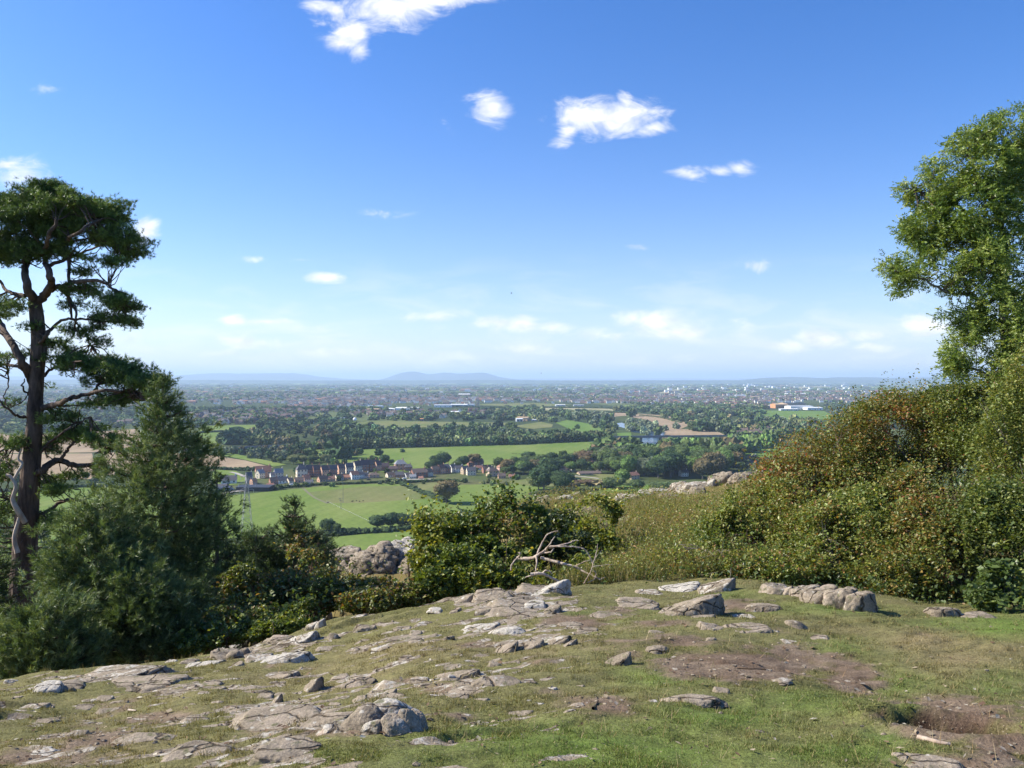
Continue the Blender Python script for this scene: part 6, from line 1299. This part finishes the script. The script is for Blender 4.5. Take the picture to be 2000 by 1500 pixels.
def house(px, py, wpx, hpx, shape, wl, rf, rz, label, group='houses of the village below the hill', full=True, nm='house'):
    q = G(px, py); Y = q[1]; hm = {'gable': 8.2, 'hip': 7.4, 'low': 5.2, 'barn': 9.4}[shape]; h = hpx/F*Y; sz = h/hm
    a = math.radians(rz); ext = (abs(math.cos(a))*10+abs(math.sin(a))*7.2); sx = wpx/F*Y/ext
    root = empty(nm, q, a); root.scale = (sx, max(.8, min(1.5, sx)), sz); tag(root, label, 'house', group)
    w_, r_, c_, wins = house_kit(shape, wl, rf); link('wall', w_, root); ro = link('roof', r_, root)
    if full:
        link('chimney', c_, ro)
        for wm in wins: link('window', wm, root)
    return root
VG = [ # px, py(foot), width px, height px, shape, wall, roof, rotation, label
 (514,932,34,22,'barn','orange','red',-14,'tall red roofed house with a bright orange gable, left end of the village'),(508,934,16,17,'gable','cream','blue',60,'lower blue grey roofed wing joined to the tall orange gabled house'),
 (544,934,20,19,'gable','cream','blue',-18,'house with a pale blue slate roof right of the tall orange gabled house'),(532,936,10,14,'gable','white','slate',-15,'narrow white sided house squeezed between the first two tall roofs'),
 (447,944,34,15,'low','white','slate',-8,'black roofed farmhouse with one white gable, standing apart at the far left'),(486,944,14,22,'gable','grey','slate',20,'tall dark shed like house just behind the pylon'),(436,954,22,9,'low','grey','slate',5,'low dark barn left of the long black shed'),
 (495,946,12,12,'gable','orange','brown',-30,'small orange gabled house right of the pylon'),(534,945,18,13,'low','brick','brown',-20,'brown bungalow in front of the pale blue slate roof'),(552,944,24,13,'low','white','slate',-20,'grey bungalow with a pointed white gable'),(528,952,16,8,'low','orange','tile',-10,'lowest orange bungalow by the yellow lawn'),
 (566,944,12,11,'low','cream','brown',-30,'small cream bungalow right of the pointed white gable'),(584,942,20,10,'low','orange','brown',-12,'wide orange brown bungalow in the front row'),(598,939,16,12,'low','pink','tile',-25,'pink gabled bungalow below the first grey terrace house'),(604,945,16,8,'low','white','slate',0,'low white extension with a slate roof at the garden hedge'),
 (589,932,24,25,'hip','cream','slate',-15,'round ended grey roofed house with white dormers, start of the terrace'),(604,930,16,22,'gable','brick','slate',-15,'second house of the terrace, its brick corner lit'),(618,930,16,22,'gable','brick','plum',-15,'third terrace house with a dark plum roof'),
 (634,930,18,21,'gable','orange','plum',-22,'terrace house with a tall orange gable, left of centre'),(650,928,18,20,'gable','brick','slate',-15,'dark terrace house right of the tall orange gable'),(666,926,16,20,'gable','orange','plum',-22,'terrace house with a narrow orange gable in the middle of the row'),
 (682,924,18,20,'gable','cream','slate',-15,'slate terrace house with a pointed cream gable end'),(698,922,18,22,'gable','cream','plum',-25,'terrace house with a bright buff gable right of the middle'),(712,921,20,23,'gable','brick','plum',-12,'highest terrace house with two pale chimneys'),(728,920,18,22,'gable','brick','brown',-15,'brown roofed terrace house'),(738,920,14,20,'gable','orange','plum',-30,'last terrace house with a big orange gable on the right'),
 (752,918,18,14,'gable','brick','plum',-10,'low dark house right of the terrace'),(782,918,26,20,'hip','orange','blue',-8,'detached hipped house with an orange wall and blue grey roof, on the meadow edge'),(768,922,18,12,'gable','brick','plum',0,'long plum roofed house in front of the detached hipped one'),(798,920,16,14,'hip','brick','slate',0,'house half hidden by the round tree right of the detached hipped one'),
 (630,941,22,12,'low','orange','brown',-25,'orange gabled bungalow below the tall orange terrace gable'),(646,940,18,10,'low','orange','tile',-15,'tile roofed bungalow below the terrace'),(662,938,18,12,'low','cream','brown',-25,'bungalow with a small cream gable in the front row'),(676,936,20,9,'low','orange','tile',-5,'wide orange bungalow in the middle of the front row'),
 (692,936,18,16,'gable','white','tile',-20,'white house with an orange roof in the front row'),(704,934,14,13,'gable','white','slate',-25,'small white gabled cottage right of the white house with the orange roof'),(714,933,14,10,'low','white','slate',20,'white half timbered cottage below the highest terrace house'),(730,933,24,10,'hip','orange','brown',-8,'wide orange brown bungalow with a single chimney'),
 (762,932,18,10,'low','cream','brown',-20,'cream bungalow below the low dark house'),(780,932,18,11,'low','brick','slate',0,'slate roofed bungalow among bushes'),(796,932,14,9,'low','white','slate',-20,'small white bungalow at the village bend'),
 (818,932,34,17,'gable','brick','brown',-12,'long brown roofed house left of the red brick house'),(806,934,14,8,'low','white','blue',0,'flat white garage left of the red brick house'),(822,936,10,6,'low','orange','tile',0,'little orange outhouse below the long brown roofed house'),(838,930,14,15,'gable','cream','brown',-25,'cream gabled cottage between the long brown roof and the red brick house'),
 (850,926,16,16,'gable','brick','brown',-12,'brick house with two chimneys behind the bright red one'),(862,925,16,18,'gable','orange','red',-30,'bright red brick house with a double gable, middle of the village'),(872,924,18,18,'hip','brick','slate',-10,'slate hipped house joined to the bright red brick one'),(884,922,14,15,'gable','white','slate',-25,'house with a tall white gable right of the bright red brick one'),
 (896,922,18,13,'gable','white','slate',-8,'slate roofed white house behind the tall white gable'),(908,926,16,16,'gable','buff','slate',-20,'buff house with a grey roof, right middle of the village'),(920,928,20,16,'gable','cream','slate',-5,'grey stone house with a cream edge, right middle of the village'),(928,910,34,13,'gable','brick','red',-4,'long house with a dull red roof behind the village'),(934,917,20,8,'low','white','red',0,'low white front of the long red roofed house'),
 (948,924,14,14,'gable','brick','plum',-10,'plum roofed house behind the central thorn sprigs'),(962,930,26,17,'hip','buff','brown',-15,'large brown hipped house with buff walls near the right end of the village'),(958,925,12,14,'gable','cream','brown',-35,'cream gable beside the large brown hipped house'),(982,920,24,14,'hip','pink','tile',-12,'pink walled house with tall chimneys, right end of the village'),(980,934,16,10,'low','orange','brown',0,'low orange cottage under the pink walled house'),(1000,934,14,8,'low','buff','tile',0,'small buff cottage at the right tip of the village'),
 (1098,922,30,12,'gable','orange','brown',-8,'long brick house half hidden by the round meadow tree'),(1116,920,14,12,'gable','white','slate',-30,'white ended house at the right of the long brick house'),(1078,897,16,8,'hip','cream','blue',0,'pale roof showing above the row of tall trees'),(1158,908,22,12,'hip','orange','tile',-15,'orange tiled house with chimneys under the copper tree'),(1175,918,16,12,'gable','white','white_r',-60,'house with a brilliant white gable right of the orange tiled one'),(1186,918,16,8,'low','brick','plum',0,'dark roofed wing right of the brilliant white gable'),
 (1150,926,48,6,'low','buff','brown',2,'very long low stable roof below the brilliant white gable'),(1209,934,14,14,'gable','orange','red',-70,'small bright orange house, left of the orange pair near the ridge'),(1236,936,26,14,'gable','buff','tile',-20,'bigger orange roofed house with dormers, right of the orange pair near the ridge'),(1335,930,18,13,'gable','white','brown',-10,'white house half lost in the big dark wood'),(1356,913,14,8,'low','white','brown',0,'little pale house deep in the wood above the ridge'),
 (1424,904,16,12,'gable','orange','red',-40,'red gabled house at the left of the pair behind the highest ridge boulder'),(1436,904,20,9,'low','orange','tile',-8,'long orange house behind the highest ridge boulder'),(1466,900,14,12,'gable','orange','red',-20,'red roofed house beside the hawthorns behind the ridge'),(1474,899,10,11,'gable','white','red',-40,'white gable beside the red roofed house behind the ridge'),
 (1024,905,14,7,'low','cream','blue',0,'pale roofed house among the trees right of the village'),(1032,912,16,8,'low','grey','slate',0,'grey house among the trees right of the village')]
MR['white_r'] = m_plain('white_sheet_roof', (.72, .72, .72), .6)
for a in VG: house(*a[:7], abs(a[7])*1.2+9 if abs(a[7]) < 50 else a[7], a[8])
# ------------------------------------------------------------------ sheds, factories, big roofs
def shed(px, py, wpx, hpx, rz, dep_m, wl, rf, label, nm='warehouse', cat='warehouse', pitch=.18, extra=()):
    q = G(px, py); Y = q[1]; Lx = wpx/F*Y/2; h = hpx/F*Y; root = empty(nm, q, math.radians(rz)); tag(root, label, cat, 'large industrial and school buildings of the plain' if nm != 'barn' else 'farm buildings')
    ev = h*(1-pitch); D = dep_m/2; w_ = MB(); V = np.array([(-Lx, -D, 0), (Lx, -D, 0), (Lx, D, 0), (-Lx, D, 0), (-Lx, -D, ev), (Lx, -D, ev), (Lx, D, ev), (-Lx, D, ev)]); w_.add(V, [(0, 1, 5, 4), (1, 2, 6, 5), (2, 3, 7, 6), (3, 0, 4, 7)])
    w_.add(np.array([(-Lx, -D, ev), (-Lx, D, ev), (-Lx, 0, h-.05)]), [(1, 0, 2)]); w_.add(np.array([(Lx, -D, ev), (Lx, D, ev), (Lx, 0, h-.05)]), [(0, 1, 2)])
    r_ = MB()
    for s in (-1, 1):
        V = np.array([(-Lx-.6, s*(D+.6), ev), (Lx+.6, s*(D+.6), ev), (Lx+.6, 0, h), (-Lx-.6, 0, h)]); r_.add(np.concatenate([V, V+np.array([0, 0, .25])]), [(0, 1, 2, 3), (4, 5, 6, 7), (0, 1, 5, 4), (2, 3, 7, 6), (1, 2, 6, 5), (3, 0, 4, 7)])
    link('wall', w_.mesh('wall', [wl]), root); link('roof', r_.mesh('roof', [rf]), root)
    b_ = MB(); n = max(2, int(Lx/6))
    for k in range(n):
        x = -Lx+(k+.5)*2*Lx/n; b_.add(*box(x-1.4, x+1.4, -D-.06, -D-.03, .4, min(3.6, ev*.7)))
    link('loading_door', b_.mesh('loading_door', [M_GL]), root); return root
MWH = m_plain('white_cladding', (.80, .80, .78), .5); MGY = m_plain('grey_cladding', (.45, .47, .50), .55); MBG = m_plain('buff_brick', (.50, .36, .22), .8); MBK = m_plain('black_sheeting', (.035, .035, .04), .5); MBL = m_plain('blue_grey_sheeting', (.33, .38, .44), .45); MOR = m_plain('orange_brick', (.55, .26, .12), .8)
shed(797,802,44,7,2,70,MWH,MWH,'longest brilliant white warehouse roof in the middle distance'); shed(766,802,16,5,-8,50,MGY,MWH,'small white roofed warehouse just left of the longest white one'); shed(730,803,22,5,0,40,MBG,MBG,'buff brick works left of the white roofed warehouses'); shed(734,797,28,5,4,60,MGY,MBL,'blue grey curved roof behind the buff brick works')
shed(866,795,34,5,2,60,MWH,MGY,'pale grey factory roof right of the longest white warehouse, left half'); shed(898,794,32,5,-3,60,MGY,MWH,'white factory roof farther right with a tower block behind'); shed(884,808,24,5,5,40,MBG,MWH,'cream warehouse roof among trees below the two pale factories'); shed(918,793,18,4,0,40,MWH,MGY,'rightmost low roof of the pale factory group')
shed(907,775,22,6,0,60,MOR,MWH,'brick hall with a white ridged roof far out in the town'); shed(1094,793,18,3,4,30,MGY,MWH,'small white barn on the pale far field'); shed(1130,793,20,2.5,0,30,MGY,MGY,'low grey barn beside the small white barn on the far field')
shed(1522,797,26,9,5,40,MOR,MBG,'orange brick school block left of the white factory'); shed(1547,794,40,8,3,60,MBG,MBK,'dark roofed block behind the long white front'); shed(1560,799,44,7,2,50,MWH,MGY,'long white fronted factory beside the green field on the right'); shed(1586,800,30,5,0,50,MWH,MWH,'low white annex at the right of the white fronted factory'); shed(1540,802,34,4,0,20,MGY,MWH,'low pale roof in front of the white fronted factory')
shed(1446,776,20,5,-12,70,MWH,MGY,'pale peaked hall like a tent far out on the right'); shed(1478,778,40,4,0,90,MGY,MBG,'long cream roof far out right of the tent like hall'); shed(1520,777,36,3.5,0,80,MWH,MGY,'long pale roof behind the orange brick school block'); shed(1536,773,5,5,0,20,MWH,MWH,'small white cube of a building standing up far out on the right'); shed(1563,771,34,3,0,80,MGY,MWH,'white strip of roofs right of the small white cube')
shed(500,957,64,9,-3,16,MBK,MBK,'long low black shed behind the pylon, at the edge of the big green field','barn','barn'); shed(507,957,7,8,0,7,MWH,MBL,'little white silo like shed in front of the long black shed','barn','barn'); shed(440,958,22,7,10,14,MGY,MBK,'grey black shed by the farmhouse at the far left','barn','barn'); shed(1022,822,22,8,-20,16,MBG,MBG,'farm barn with a pale brown roof beyond the wood','barn','barn'); shed(1014,823,12,6,10,12,MGY,MWH,'white sided farm shed joined to the barn beyond the wood','barn','barn'); shed(1046,822,16,3,0,14,MGY,MWH,'low pale farm shed right of the barn beyond the wood','barn','barn')
shed(660,823,26,7,3,24,MGY,MBL,'grey blue research building left of the white dome'); shed(676,826,16,4,0,18,MWH,MWH,'low white annexe left of the white dome'); shed(605,826,14,2.5,0,12,MWH,MWH,'row of white tanks far left of the white dome'); shed(755,840,24,4,2,18,MGY,MBL,'grey glasshouse at the near side of the sports field'); shed(824,822,6,5,0,12,MOR,MOR,'tiny orange house behind the sports field'); shed(747,818,5,4,0,10,MWH,MWH,'tiny white house behind the sports field')
# white dome on a drum
q = G(693, 828); s_ = q[1]/F; rt = empty('dome_tower', q); tag(rt, 'white ball shaped dome on a short drum beside the sports field', 'tower'); D, Fi = ico(3); mb = MB(); mb.add(D*3.6*s_+np.array([0, 0, 9*s_]), Fi); link('dome', mb.mesh('dome', [MWH], True), rt); mb = MB(); mb.add(*tube([(0, 0, 0), (0, 0, 6.6*s_)], [2.4*s_, 2.0*s_], 16)); link('drum', mb.mesh('drum', [MGY], True), rt)
# ------------------------------------------------------------------ bridges
def road_bridge(a, b, z, piers, label, wd=11):
    A = G(*a); B = G(*b); A = A.copy(); B = B.copy(); d = unit(B-A); L_ = np.linalg.norm(B-A); rt = empty('road_bridge', A, math.atan2(d[1], d[0])); tag(rt, label, 'bridge', 'road bridges over the river meadows')
    mb = MB(); mb.add(*box(0, L_, -wd/2, wd/2, z-1.3, z)); link('deck', mb.mesh('deck', [M_CONC]), rt)
    for s in (-1, 1):
        mb = MB(); y = s*(wd/2-.2); mb.add(*box(0, L_, y-.15, y+.15, z, z+1.1)); link('parapet', mb.mesh('parapet', [M_CONC]), rt)
    for k in piers:
        mb = MB(); x = k*L_; mb.add(*box(x-.8, x+.8, -wd/2+1.2, wd/2-1.2, -1, z-1.3)); mb.add(*box(x-1.2, x+1.2, -wd/2+.6, wd/2-.6, z-1.9, z-1.31)); link('pier', mb.mesh('pier', [M_CONC]), rt)
M_CONC = m_plain('weathered_concrete', (.17, .17, .18), .9, .2, .4)
road_bridge((1190, 861.5), (1424, 859), 6.0, (.12, .26, .42, .55, .70, .84, .96), 'long level road bridge crossing the river and the green bank'); road_bridge((360, 887), (600, 876), 5.0, (.1, .25, .4, .55, .7, .85), 'road bridge on the left, running behind the scrub to the meadow')
# ------------------------------------------------------------------ pylon
m_steel = m_plain('galvanised_steel', (.22, .23, .25), .5, .15, 1.0, .4, .4)
def pylon(px, py, top, label, wb=8.0, arms=(1, .84, .70)):
    q = G(px, py); h = (py-top)/F*q[1]; rt = empty('pylon', q, .5); tag(rt, label, 'pylon'); mb = MB()
    def wd(z): t = z/h; return wb/2*(1-t)**1.0*.78+.55*(1-.6*t)+(.2*wb/2 if t < .02 else 0)
    zs = [0]+list(h*np.array([.12, .24, .35, .45, .54, .62, .69, .76, .83, .90, .96, 1.0])); cs = [(-1, -1), (1, -1), (1, 1), (-1, 1)]
    for (sx, sy) in cs: mb.add(*tube([(sx*wd(z), sy*wd(z), z) for z in zs], .11, 4))
    for i in range(len(zs)-1):
        a, b = zs[i], zs[i+1]
        for k in range(4):
            p, r_ = cs[k], cs[(k+1) % 4]; mb.add(*tube([(p[0]*wd(a), p[1]*wd(a), a), (r_[0]*wd(b), r_[1]*wd(b), b)], .055, 4)); mb.add(*tube([(r_[0]*wd(a), r_[1]*wd(a), a), (p[0]*wd(b), p[1]*wd(b), b)], .055, 4)); mb.add(*tube([(p[0]*wd(b), p[1]*wd(b), b), (r_[0]*wd(b), r_[1]*wd(b), b)], .07, 4))
    link('lattice_mast', mb.mesh('lattice_mast', [m_steel]), rt)
    for k, t in enumerate((.72, .83, .94)):
        for s in (-1, 1):
            L_ = (3.9, 4.8, 3.4)[k]; m2 = MB(); z = h*t
            for yy in (-.5, .5): m2.add(*tube([(s*wd(z), yy, z), (s*L_, 0, z)], .09, 4)); m2.add(*tube([(s*wd(z), yy, z+1.4), (s*L_, 0, z)], .07, 4))
            ar = link('cross_arm', m2.mesh('cross_arm', [m_steel]), rt); m3 = MB()
            for j in range(8): m3.add(*tube([(s*L_, 0, z-.25*j-.1), (s*L_, 0, z-.25*j-.28)], .13, 6))
            link('insulator', m3.mesh('insulator', [MGY]), ar)
    return q, h
pq, ph = pylon(482, 1040, 924, 'steel lattice electricity pylon in the big green field, right of the young pine', 6.5)
for (a, b, t_, lb) in [(664, 981, 973, 'pole with a white top in the middle of the big green field'), (670, 984, 940, 'tallest thin pole in the big green field'), (666, 996, 976, 'thin dark pole left of the dashed white fence line'), (712, 800, 790, 'faint distant mast left of the warehouses'), (758, 812, 775, 'tall thin distant mast in front of the white warehouses'), (429, 776, 752, 'far lattice mast on the left of the plain'), (414, 779, 757, 'second far mast left of the other one'), (1001, 947, 925, 'pale pole at the right tip of the village'), (850, 938, 912, 'thin pale pole in front of the red brick house')]:
    q = G(a, b); h = (b-t_)/F*q[1]; mb = MB(); r0 = .16*q[1]/600; mb.add(*tube([(0, 0, 0), (0, 0, h)], [r0, r0*.7], 6)); mb.add(*box(-1.1*r0*6, 1.1*r0*6, -r0*.6, r0*.6, h*.93, h*.93+r0*1.4))
    tag(link('utility_pole', mb.mesh('utility_pole', [M_CONC]), loc=q), lb, 'pole', 'poles and masts on the plain')
# dashed white fence across the field
P0, P1 = G(638, 981), G(722, 1021); n = 26; rt = empty('electric_fence', P0); tag(rt, 'thin white tape fence crossing the big green field like a dashed line', 'fence'); mp_ = MB(); mt_ = MB()
for k in range(n):
    p = (P1-P0)*k/(n-1); mp_.add(*(lambda v: (v[0]+p, v[1]))(box(-.06, .06, -.06, .06, 0, 1.2)))
    if k < n-1: q2 = (P1-P0)*(k+.62)/(n-1); mt_.add(*tube([p+np.array([0, 0, 1.0]), q2+np.array([0, 0, .95])], .05, 4))
o = link('fence_posts', mp_.mesh('fence_posts', [m_steel]), rt); o['kind'] = 'stuff'; link('tape', mt_.mesh('tape', [M_FR]), rt)
# car on the field edge
def car(px, py, label, body):
    q = G(px, py); rt = empty('parked_car', q, .25); tag(rt, label, 'car', 'cars parked about the village'); mb = MB(); D = [(-2.1, .35), (-2.15, .8), (-1.5, .95), (-1.0, 1.42), (.7, 1.45), (1.35, .98), (2.1, .82), (2.15, .4)]
    n = len(D); V = [(x, -.85, z) for x, z in D]+[(x, .85, z) for x, z in D]; V = np.array(V); V[[3, 4, 3+n, 4+n], 1] *= .82; mb.add(V, [(i, (i+1) % n, (i+1) % n+n, i+n) for i in range(n)])
    mb.add(V, [(0, 1, 2, 7), (7, 2, 5, 6), (2, 3, 4, 5), (n, n+7, n+2, n+1), (n+7, n+6, n+5, n+2), (n+2, n+5, n+4, n+3)]); link('body', mb.mesh('body', [body]), rt)
    g_ = MB(); g_.add(*box(-.85, .55, -.82, -.79, 1.0, 1.34)); g_.add(*box(-.85, .55, .79, .82, 1.0, 1.34)); link('window', g_.mesh('window', [M_GL]), rt)
    for sx in (-1.35, 1.35):
        for sy in (-.8, .8): w2 = MB(); w2.add(*tube([(sx, sy-.1, .34), (sx, sy+.1, .34)], .34, 12)); link('wheel', w2.mesh('wheel', [MBK]), rt)
    return rt
m_silver = m_plain('silver_paint', (.62, .64, .68), .3, spec=.6)
r_ = car(816, 958, 'pale silver van parked at the hedge below the village', m_silver); r_.scale = (1.35, 1.2, 1.35)
for k, (a, b, t_) in enumerate([(446, 957, 'white'), (452, 957, 'silver'), (570, 948, 'white'), (720, 938, 'dark'), (776, 937, 'silver'), (790, 936, 'white')]):
    car(a, b, f"{t_} car parked {['in the farm yard, left one', 'in the farm yard, right one', 'by the pointed white gable', 'by the wide brown bungalow', 'on the village lane, left one', 'on the village lane, right one'][k]}", {'white': M_FR, 'silver': m_silver, 'dark': MBK}[t_])
# sheep on the field and two birds
def animal(mb, o, s, a):
    D, Fi = ico(2); ca, sa = math.cos(a), math.sin(a)
    def put(c, r): V = D*np.array(r)+np.array(c); V = np.stack([V[:, 0]*ca-V[:, 1]*sa, V[:, 0]*sa+V[:, 1]*ca, V[:, 2]], -1); mb.add(V*s+o, Fi)
    put((0, 0, .62), (.55, .26, .28)); put((.55, 0, .72), (.2, .12, .18)); put((.74, 0, .62), (.17, .09, .10)); put((-.52, 0, .6), (.08, .06, .14))
    for x in (-.35, .35):
        for y in (-.13, .13): V, Fc = tube([(x, y, .5), (x+.03, y, .25), (x, y, 0)], [.07, .045, .04], 6); V = np.stack([V[:, 0]*ca-V[:, 1]*sa, V[:, 0]*sa+V[:, 1]*ca, V[:, 2]], -1); mb.add(V*s+o, Fc)
mwool = m_plain('dark_coat', (.06, .05, .045), .9)
for k, (a, b) in enumerate([(688, 981), (696, 980), (702, 981), (709, 980), (640, 983)]):
    mb = MB(); animal(mb, np.zeros(3), 1.35, TR.uniform(0, 6)); tag(link('cow', mb.mesh('cow', [mwool], True), loc=G(a, b)), ['leftmost', 'second', 'third', 'rightmost', 'lone'][k]+' small dark cow '+('of the four in line on the big green field' if k < 4 else 'near the upper end of the dashed fence'), 'cow', 'cattle on the big green field')
for k, (a, b, Y) in enumerate([(999, 573, 130), (1057, 729, 200)]):
    mb = MB(); D, Fi = ico(2); mb.add(D*np.array([.12, .04, .04]), Fi)
    for s in (-1, 1): V = np.array([(.08, 0, .02), (-.08, 0, .02), (-.10, s*.28, .10), (.04, s*.28, .11), (-.12, s*.52, .04), (-.04, s*.50, .05)]); V = np.concatenate([V, V+np.array([0, 0, .012])]); mb.add(V, [(0, 1, 2, 3), (3, 2, 4, 5), (6, 7, 8, 9), (9, 8, 10, 11), (0, 3, 9, 6), (1, 2, 8, 7), (3, 5, 11, 9), (2, 4, 10, 8)])
    tag(link('bird', mb.mesh('bird', [MBK]), loc=P(a, b, Y)), ['tiny dark bird flying high in the middle of the sky', 'tiny bird just above the horizon right of the double peaked hill'][k], 'bird')

# ------------------------------------------------------------------ the town: nearer houses one by one, the rest as one mass
HO = []
def town(poly, n, mix, reg):
    xs = [a for a, b in poly]; ys = [b for a, b in poly]; k = 0
    while k < n:
        px = TR.uniform(min(xs), max(xs)); py = TR.uniform(min(ys), max(ys))
        if inpoly(px, py, poly): HO.append((px, py, TR.choices([a for a, b in mix], [b for a, b in mix])[0], reg)); k += 1
RB = [(('orange', 'brown'), 3), (('brick', 'plum'), 4), (('cream', 'brown'), 3), (('white', 'slate'), 2), (('buff', 'slate'), 2), (('brick', 'brown'), 3)]
RB2 = [(('orange', 'brown'), 4), (('white', 'tile'), 2), (('buff', 'brown'), 3), (('white', 'slate'), 3), (('brick', 'plum'), 3)]
RB3 = [(('orange', 'brown'), 4), (('cream', 'brown'), 4), (('white', 'slate'), 4), (('cream', 'slate'), 3), (('buff', 'plum'), 3), (('brick', 'tile'), 1.5), (('white', 'blue'), 2)]
town([(350,812),(500,800),(640,802),(640,812),(560,822),(420,832),(360,830)], 150, RB, 'in the left hand estate'); town([(100,830),(360,810),(360,832),(200,838)], 20, RB, 'behind the young pine'); town([(640,800),(760,806),(940,800),(960,812),(840,818),(700,815)], 70, RB, 'below the warehouses')
town([(1420,845),(1500,838),(1520,850),(1440,856)], 14, RB2, 'left of the hawthorn top'); town([(1420,786),(1520,784),(1530,798),(1430,800)], 70, RB2, 'beside the brick school'); town([(1240,786),(1420,780),(1420,792),(1260,790)], 70, RB2, 'in the far red row'); town([(960,778),(1080,776),(1080,790),(980,790)], 50, RB2, 'in the far central quarter'); town([(1600,800),(2100,790),(2100,815),(1700,815)], 40, RB, 'behind the hawthorn tops')
town([(-100,790),(350,782),(350,800),(-100,815)], 60, RB, 'behind the old pine'); town([(560,776),(960,770),(960,792),(560,798)], 520, RB3, 'far'); town([(1080,770),(2000,764),(2000,786),(1100,788)], 1150, RB3, 'far'); town([(-400,768),(700,764),(700,790),(-400,790)], 800, RB3, 'far'); town([(-600,752),(2600,750),(2600,768),(-600,770)], 1100, RB3, 'far'); town([(1150,776),(1640,772),(1640,786),(1150,788)], 560, RB3, 'far'); town([(640,768),(1100,772),(1100,784),(640,786)], 420, RB3, 'far')
HO = [h for h in HO if free(h[0], h[1]) or TR.random() < .15]
HO.sort(key=lambda a: -a[1]); nv = [h for h in HO if -20 < h[0] < 2020 and h[3] != 'far'][:210]; idn = set(id(h) for h in nv); rs_ = [h for h in HO if id(h) not in idn]
HS = {}
def small_house(wl, rf):
    if (wl, rf) not in HS:
        w_, r_, c_, wins = house_meshes('gable'); mb = MB()
        for src, mi in ((w_, 0), (r_, 1), (c_, 0)):
            for V, f3 in zip(src.v, [None]*len(src.v)): pass
            V = np.concatenate(src.v); n0 = mb.n; mb.v.append(V); mb.n += len(V)
            for f in src.f3: mb.f3.append(f+n0); mb.m3.append(np.full(len(f), mi))
            for f in src.f4: mb.f4.append(f+n0); mb.m4.append(np.full(len(f), mi))
        HS[(wl, rf)] = mb.mesh('house', [MW[wl], MR[rf]])
    return HS[(wl, rf)]
grp = {}
for h in nv: grp.setdefault((h[3], h[2]), []).append(h)
for (reg, (wl, rf)), lst in grp.items():
    lst.sort(key=lambda a: a[0])
    for k, h in enumerate(lst):
        o = link('house', small_house(wl, rf), loc=G(h[0], h[1])); o.rotation_euler = (0, 0, TR.choice([-.3, -.15, .1, 1.3, 1.6])+TR.uniform(-.1, .1)); s = TR.uniform(.95, 1.35); o.scale = (s*1.15, s, s)
        rn = {'tile': 'orange tiled', 'plum': 'plum'}.get(rf, rf)
        tag(o, (f"{ordw(k)} " if len(lst) > 1 else '')+f"{wl} house with {rn} roof "+('from the left ' if len(lst) > 1 else '')+reg, 'house', 'houses of the town suburbs')
mb = MB(); mi_w = {k: i for i, k in enumerate(WALL)}; mi_r = {k: i+len(WALL) for i, k in enumerate(ROOF)}
Vh = np.array([(-5, -3.6, 0), (5, -3.6, 0), (5, 3.6, 0), (-5, 3.6, 0), (-5, -3.6, 5), (5, -3.6, 5), (5, 3.6, 5), (-5, 3.6, 5), (-5, 0, 8.2), (5, 0, 8.2)])
for (px, py, (wl, rf), reg) in rs_:
    q = G(px, py); a = TR.choice([-.2, 0, .2, 1.4]); ca, sa = math.cos(a), math.sin(a); s = TR.uniform(.9, 1.4)*(1 if q[1] < 5000 else 1.6); k = (TR.uniform(1, 2.5) if q[1] > 3000 else 1); V = Vh*s*np.array([k, 1, 1]); V = np.stack([V[:, 0]*ca-V[:, 1]*sa, V[:, 0]*sa+V[:, 1]*ca, V[:, 2]], -1)+q
    mb.add(V, [(0, 1, 5, 4), (1, 2, 6, 5), (2, 3, 7, 6), (3, 0, 4, 7)], mi=mi_w[wl]); mb.add(V, [(4, 7, 8), (5, 9, 6)], mi=mi_w[wl]); mb.add(V, [(4, 5, 9, 8), (7, 8, 9, 6)], mi=mi_r[rf])
tag(link('distant_town', mb.mesh('distant_town', [MW[k] for k in WALL]+[MR[k] for k in ROOF])), 'countless tiny houses of the town scattered among trees on the plain', 'town', kind='stuff')
# a few far pale sheds along the horizon
mb = MB()
for k in range(150):
    px = TR.uniform(-300, 2300) if k < 70 else TR.uniform(1000, 1700); py = TR.uniform(746.5, 766); q = G(px, py); s = q[1]/F; mb.add(*(lambda v: (v[0]+q, v[1]))(box(-TR.uniform(1.0, 5)*s, TR.uniform(1, 5)*s, -20, 20, 0, TR.uniform(.5, 1.2)*s+12)))
tag(link('distant_sheds', mb.mesh('distant_sheds', [MWH])), 'far pale factory and glasshouse roofs glinting below the horizon', 'buildings', kind='stuff')

# ------------------------------------------------------------------ haze
m_hz = bpy.data.materials.new('haze_air'); m_hz.use_nodes = True; nt = m_hz.node_tree; nt.nodes.clear(); out = nt.nodes.new('ShaderNodeOutputMaterial')
vp = nt.nodes.new('ShaderNodeVolumePrincipled'); vp.inputs['Color'].default_value = (.58, .75, 1.0, 1); vp.inputs['Density'].default_value = 1/15000.0; vp.inputs['Anisotropy'].default_value = .1
L(nt, vp.outputs[0], out.inputs['Volume'])
V, Fc = box(-58000, 58000, -2900, 58000, -1.0, 430.0)
hz = link('haze', mesh_np('haze', V, Fc, [m_hz])); tag(hz, kind='stuff'); hz['label'] = 'thin blue air between the hill and the horizon'; hz['category'] = 'haze'
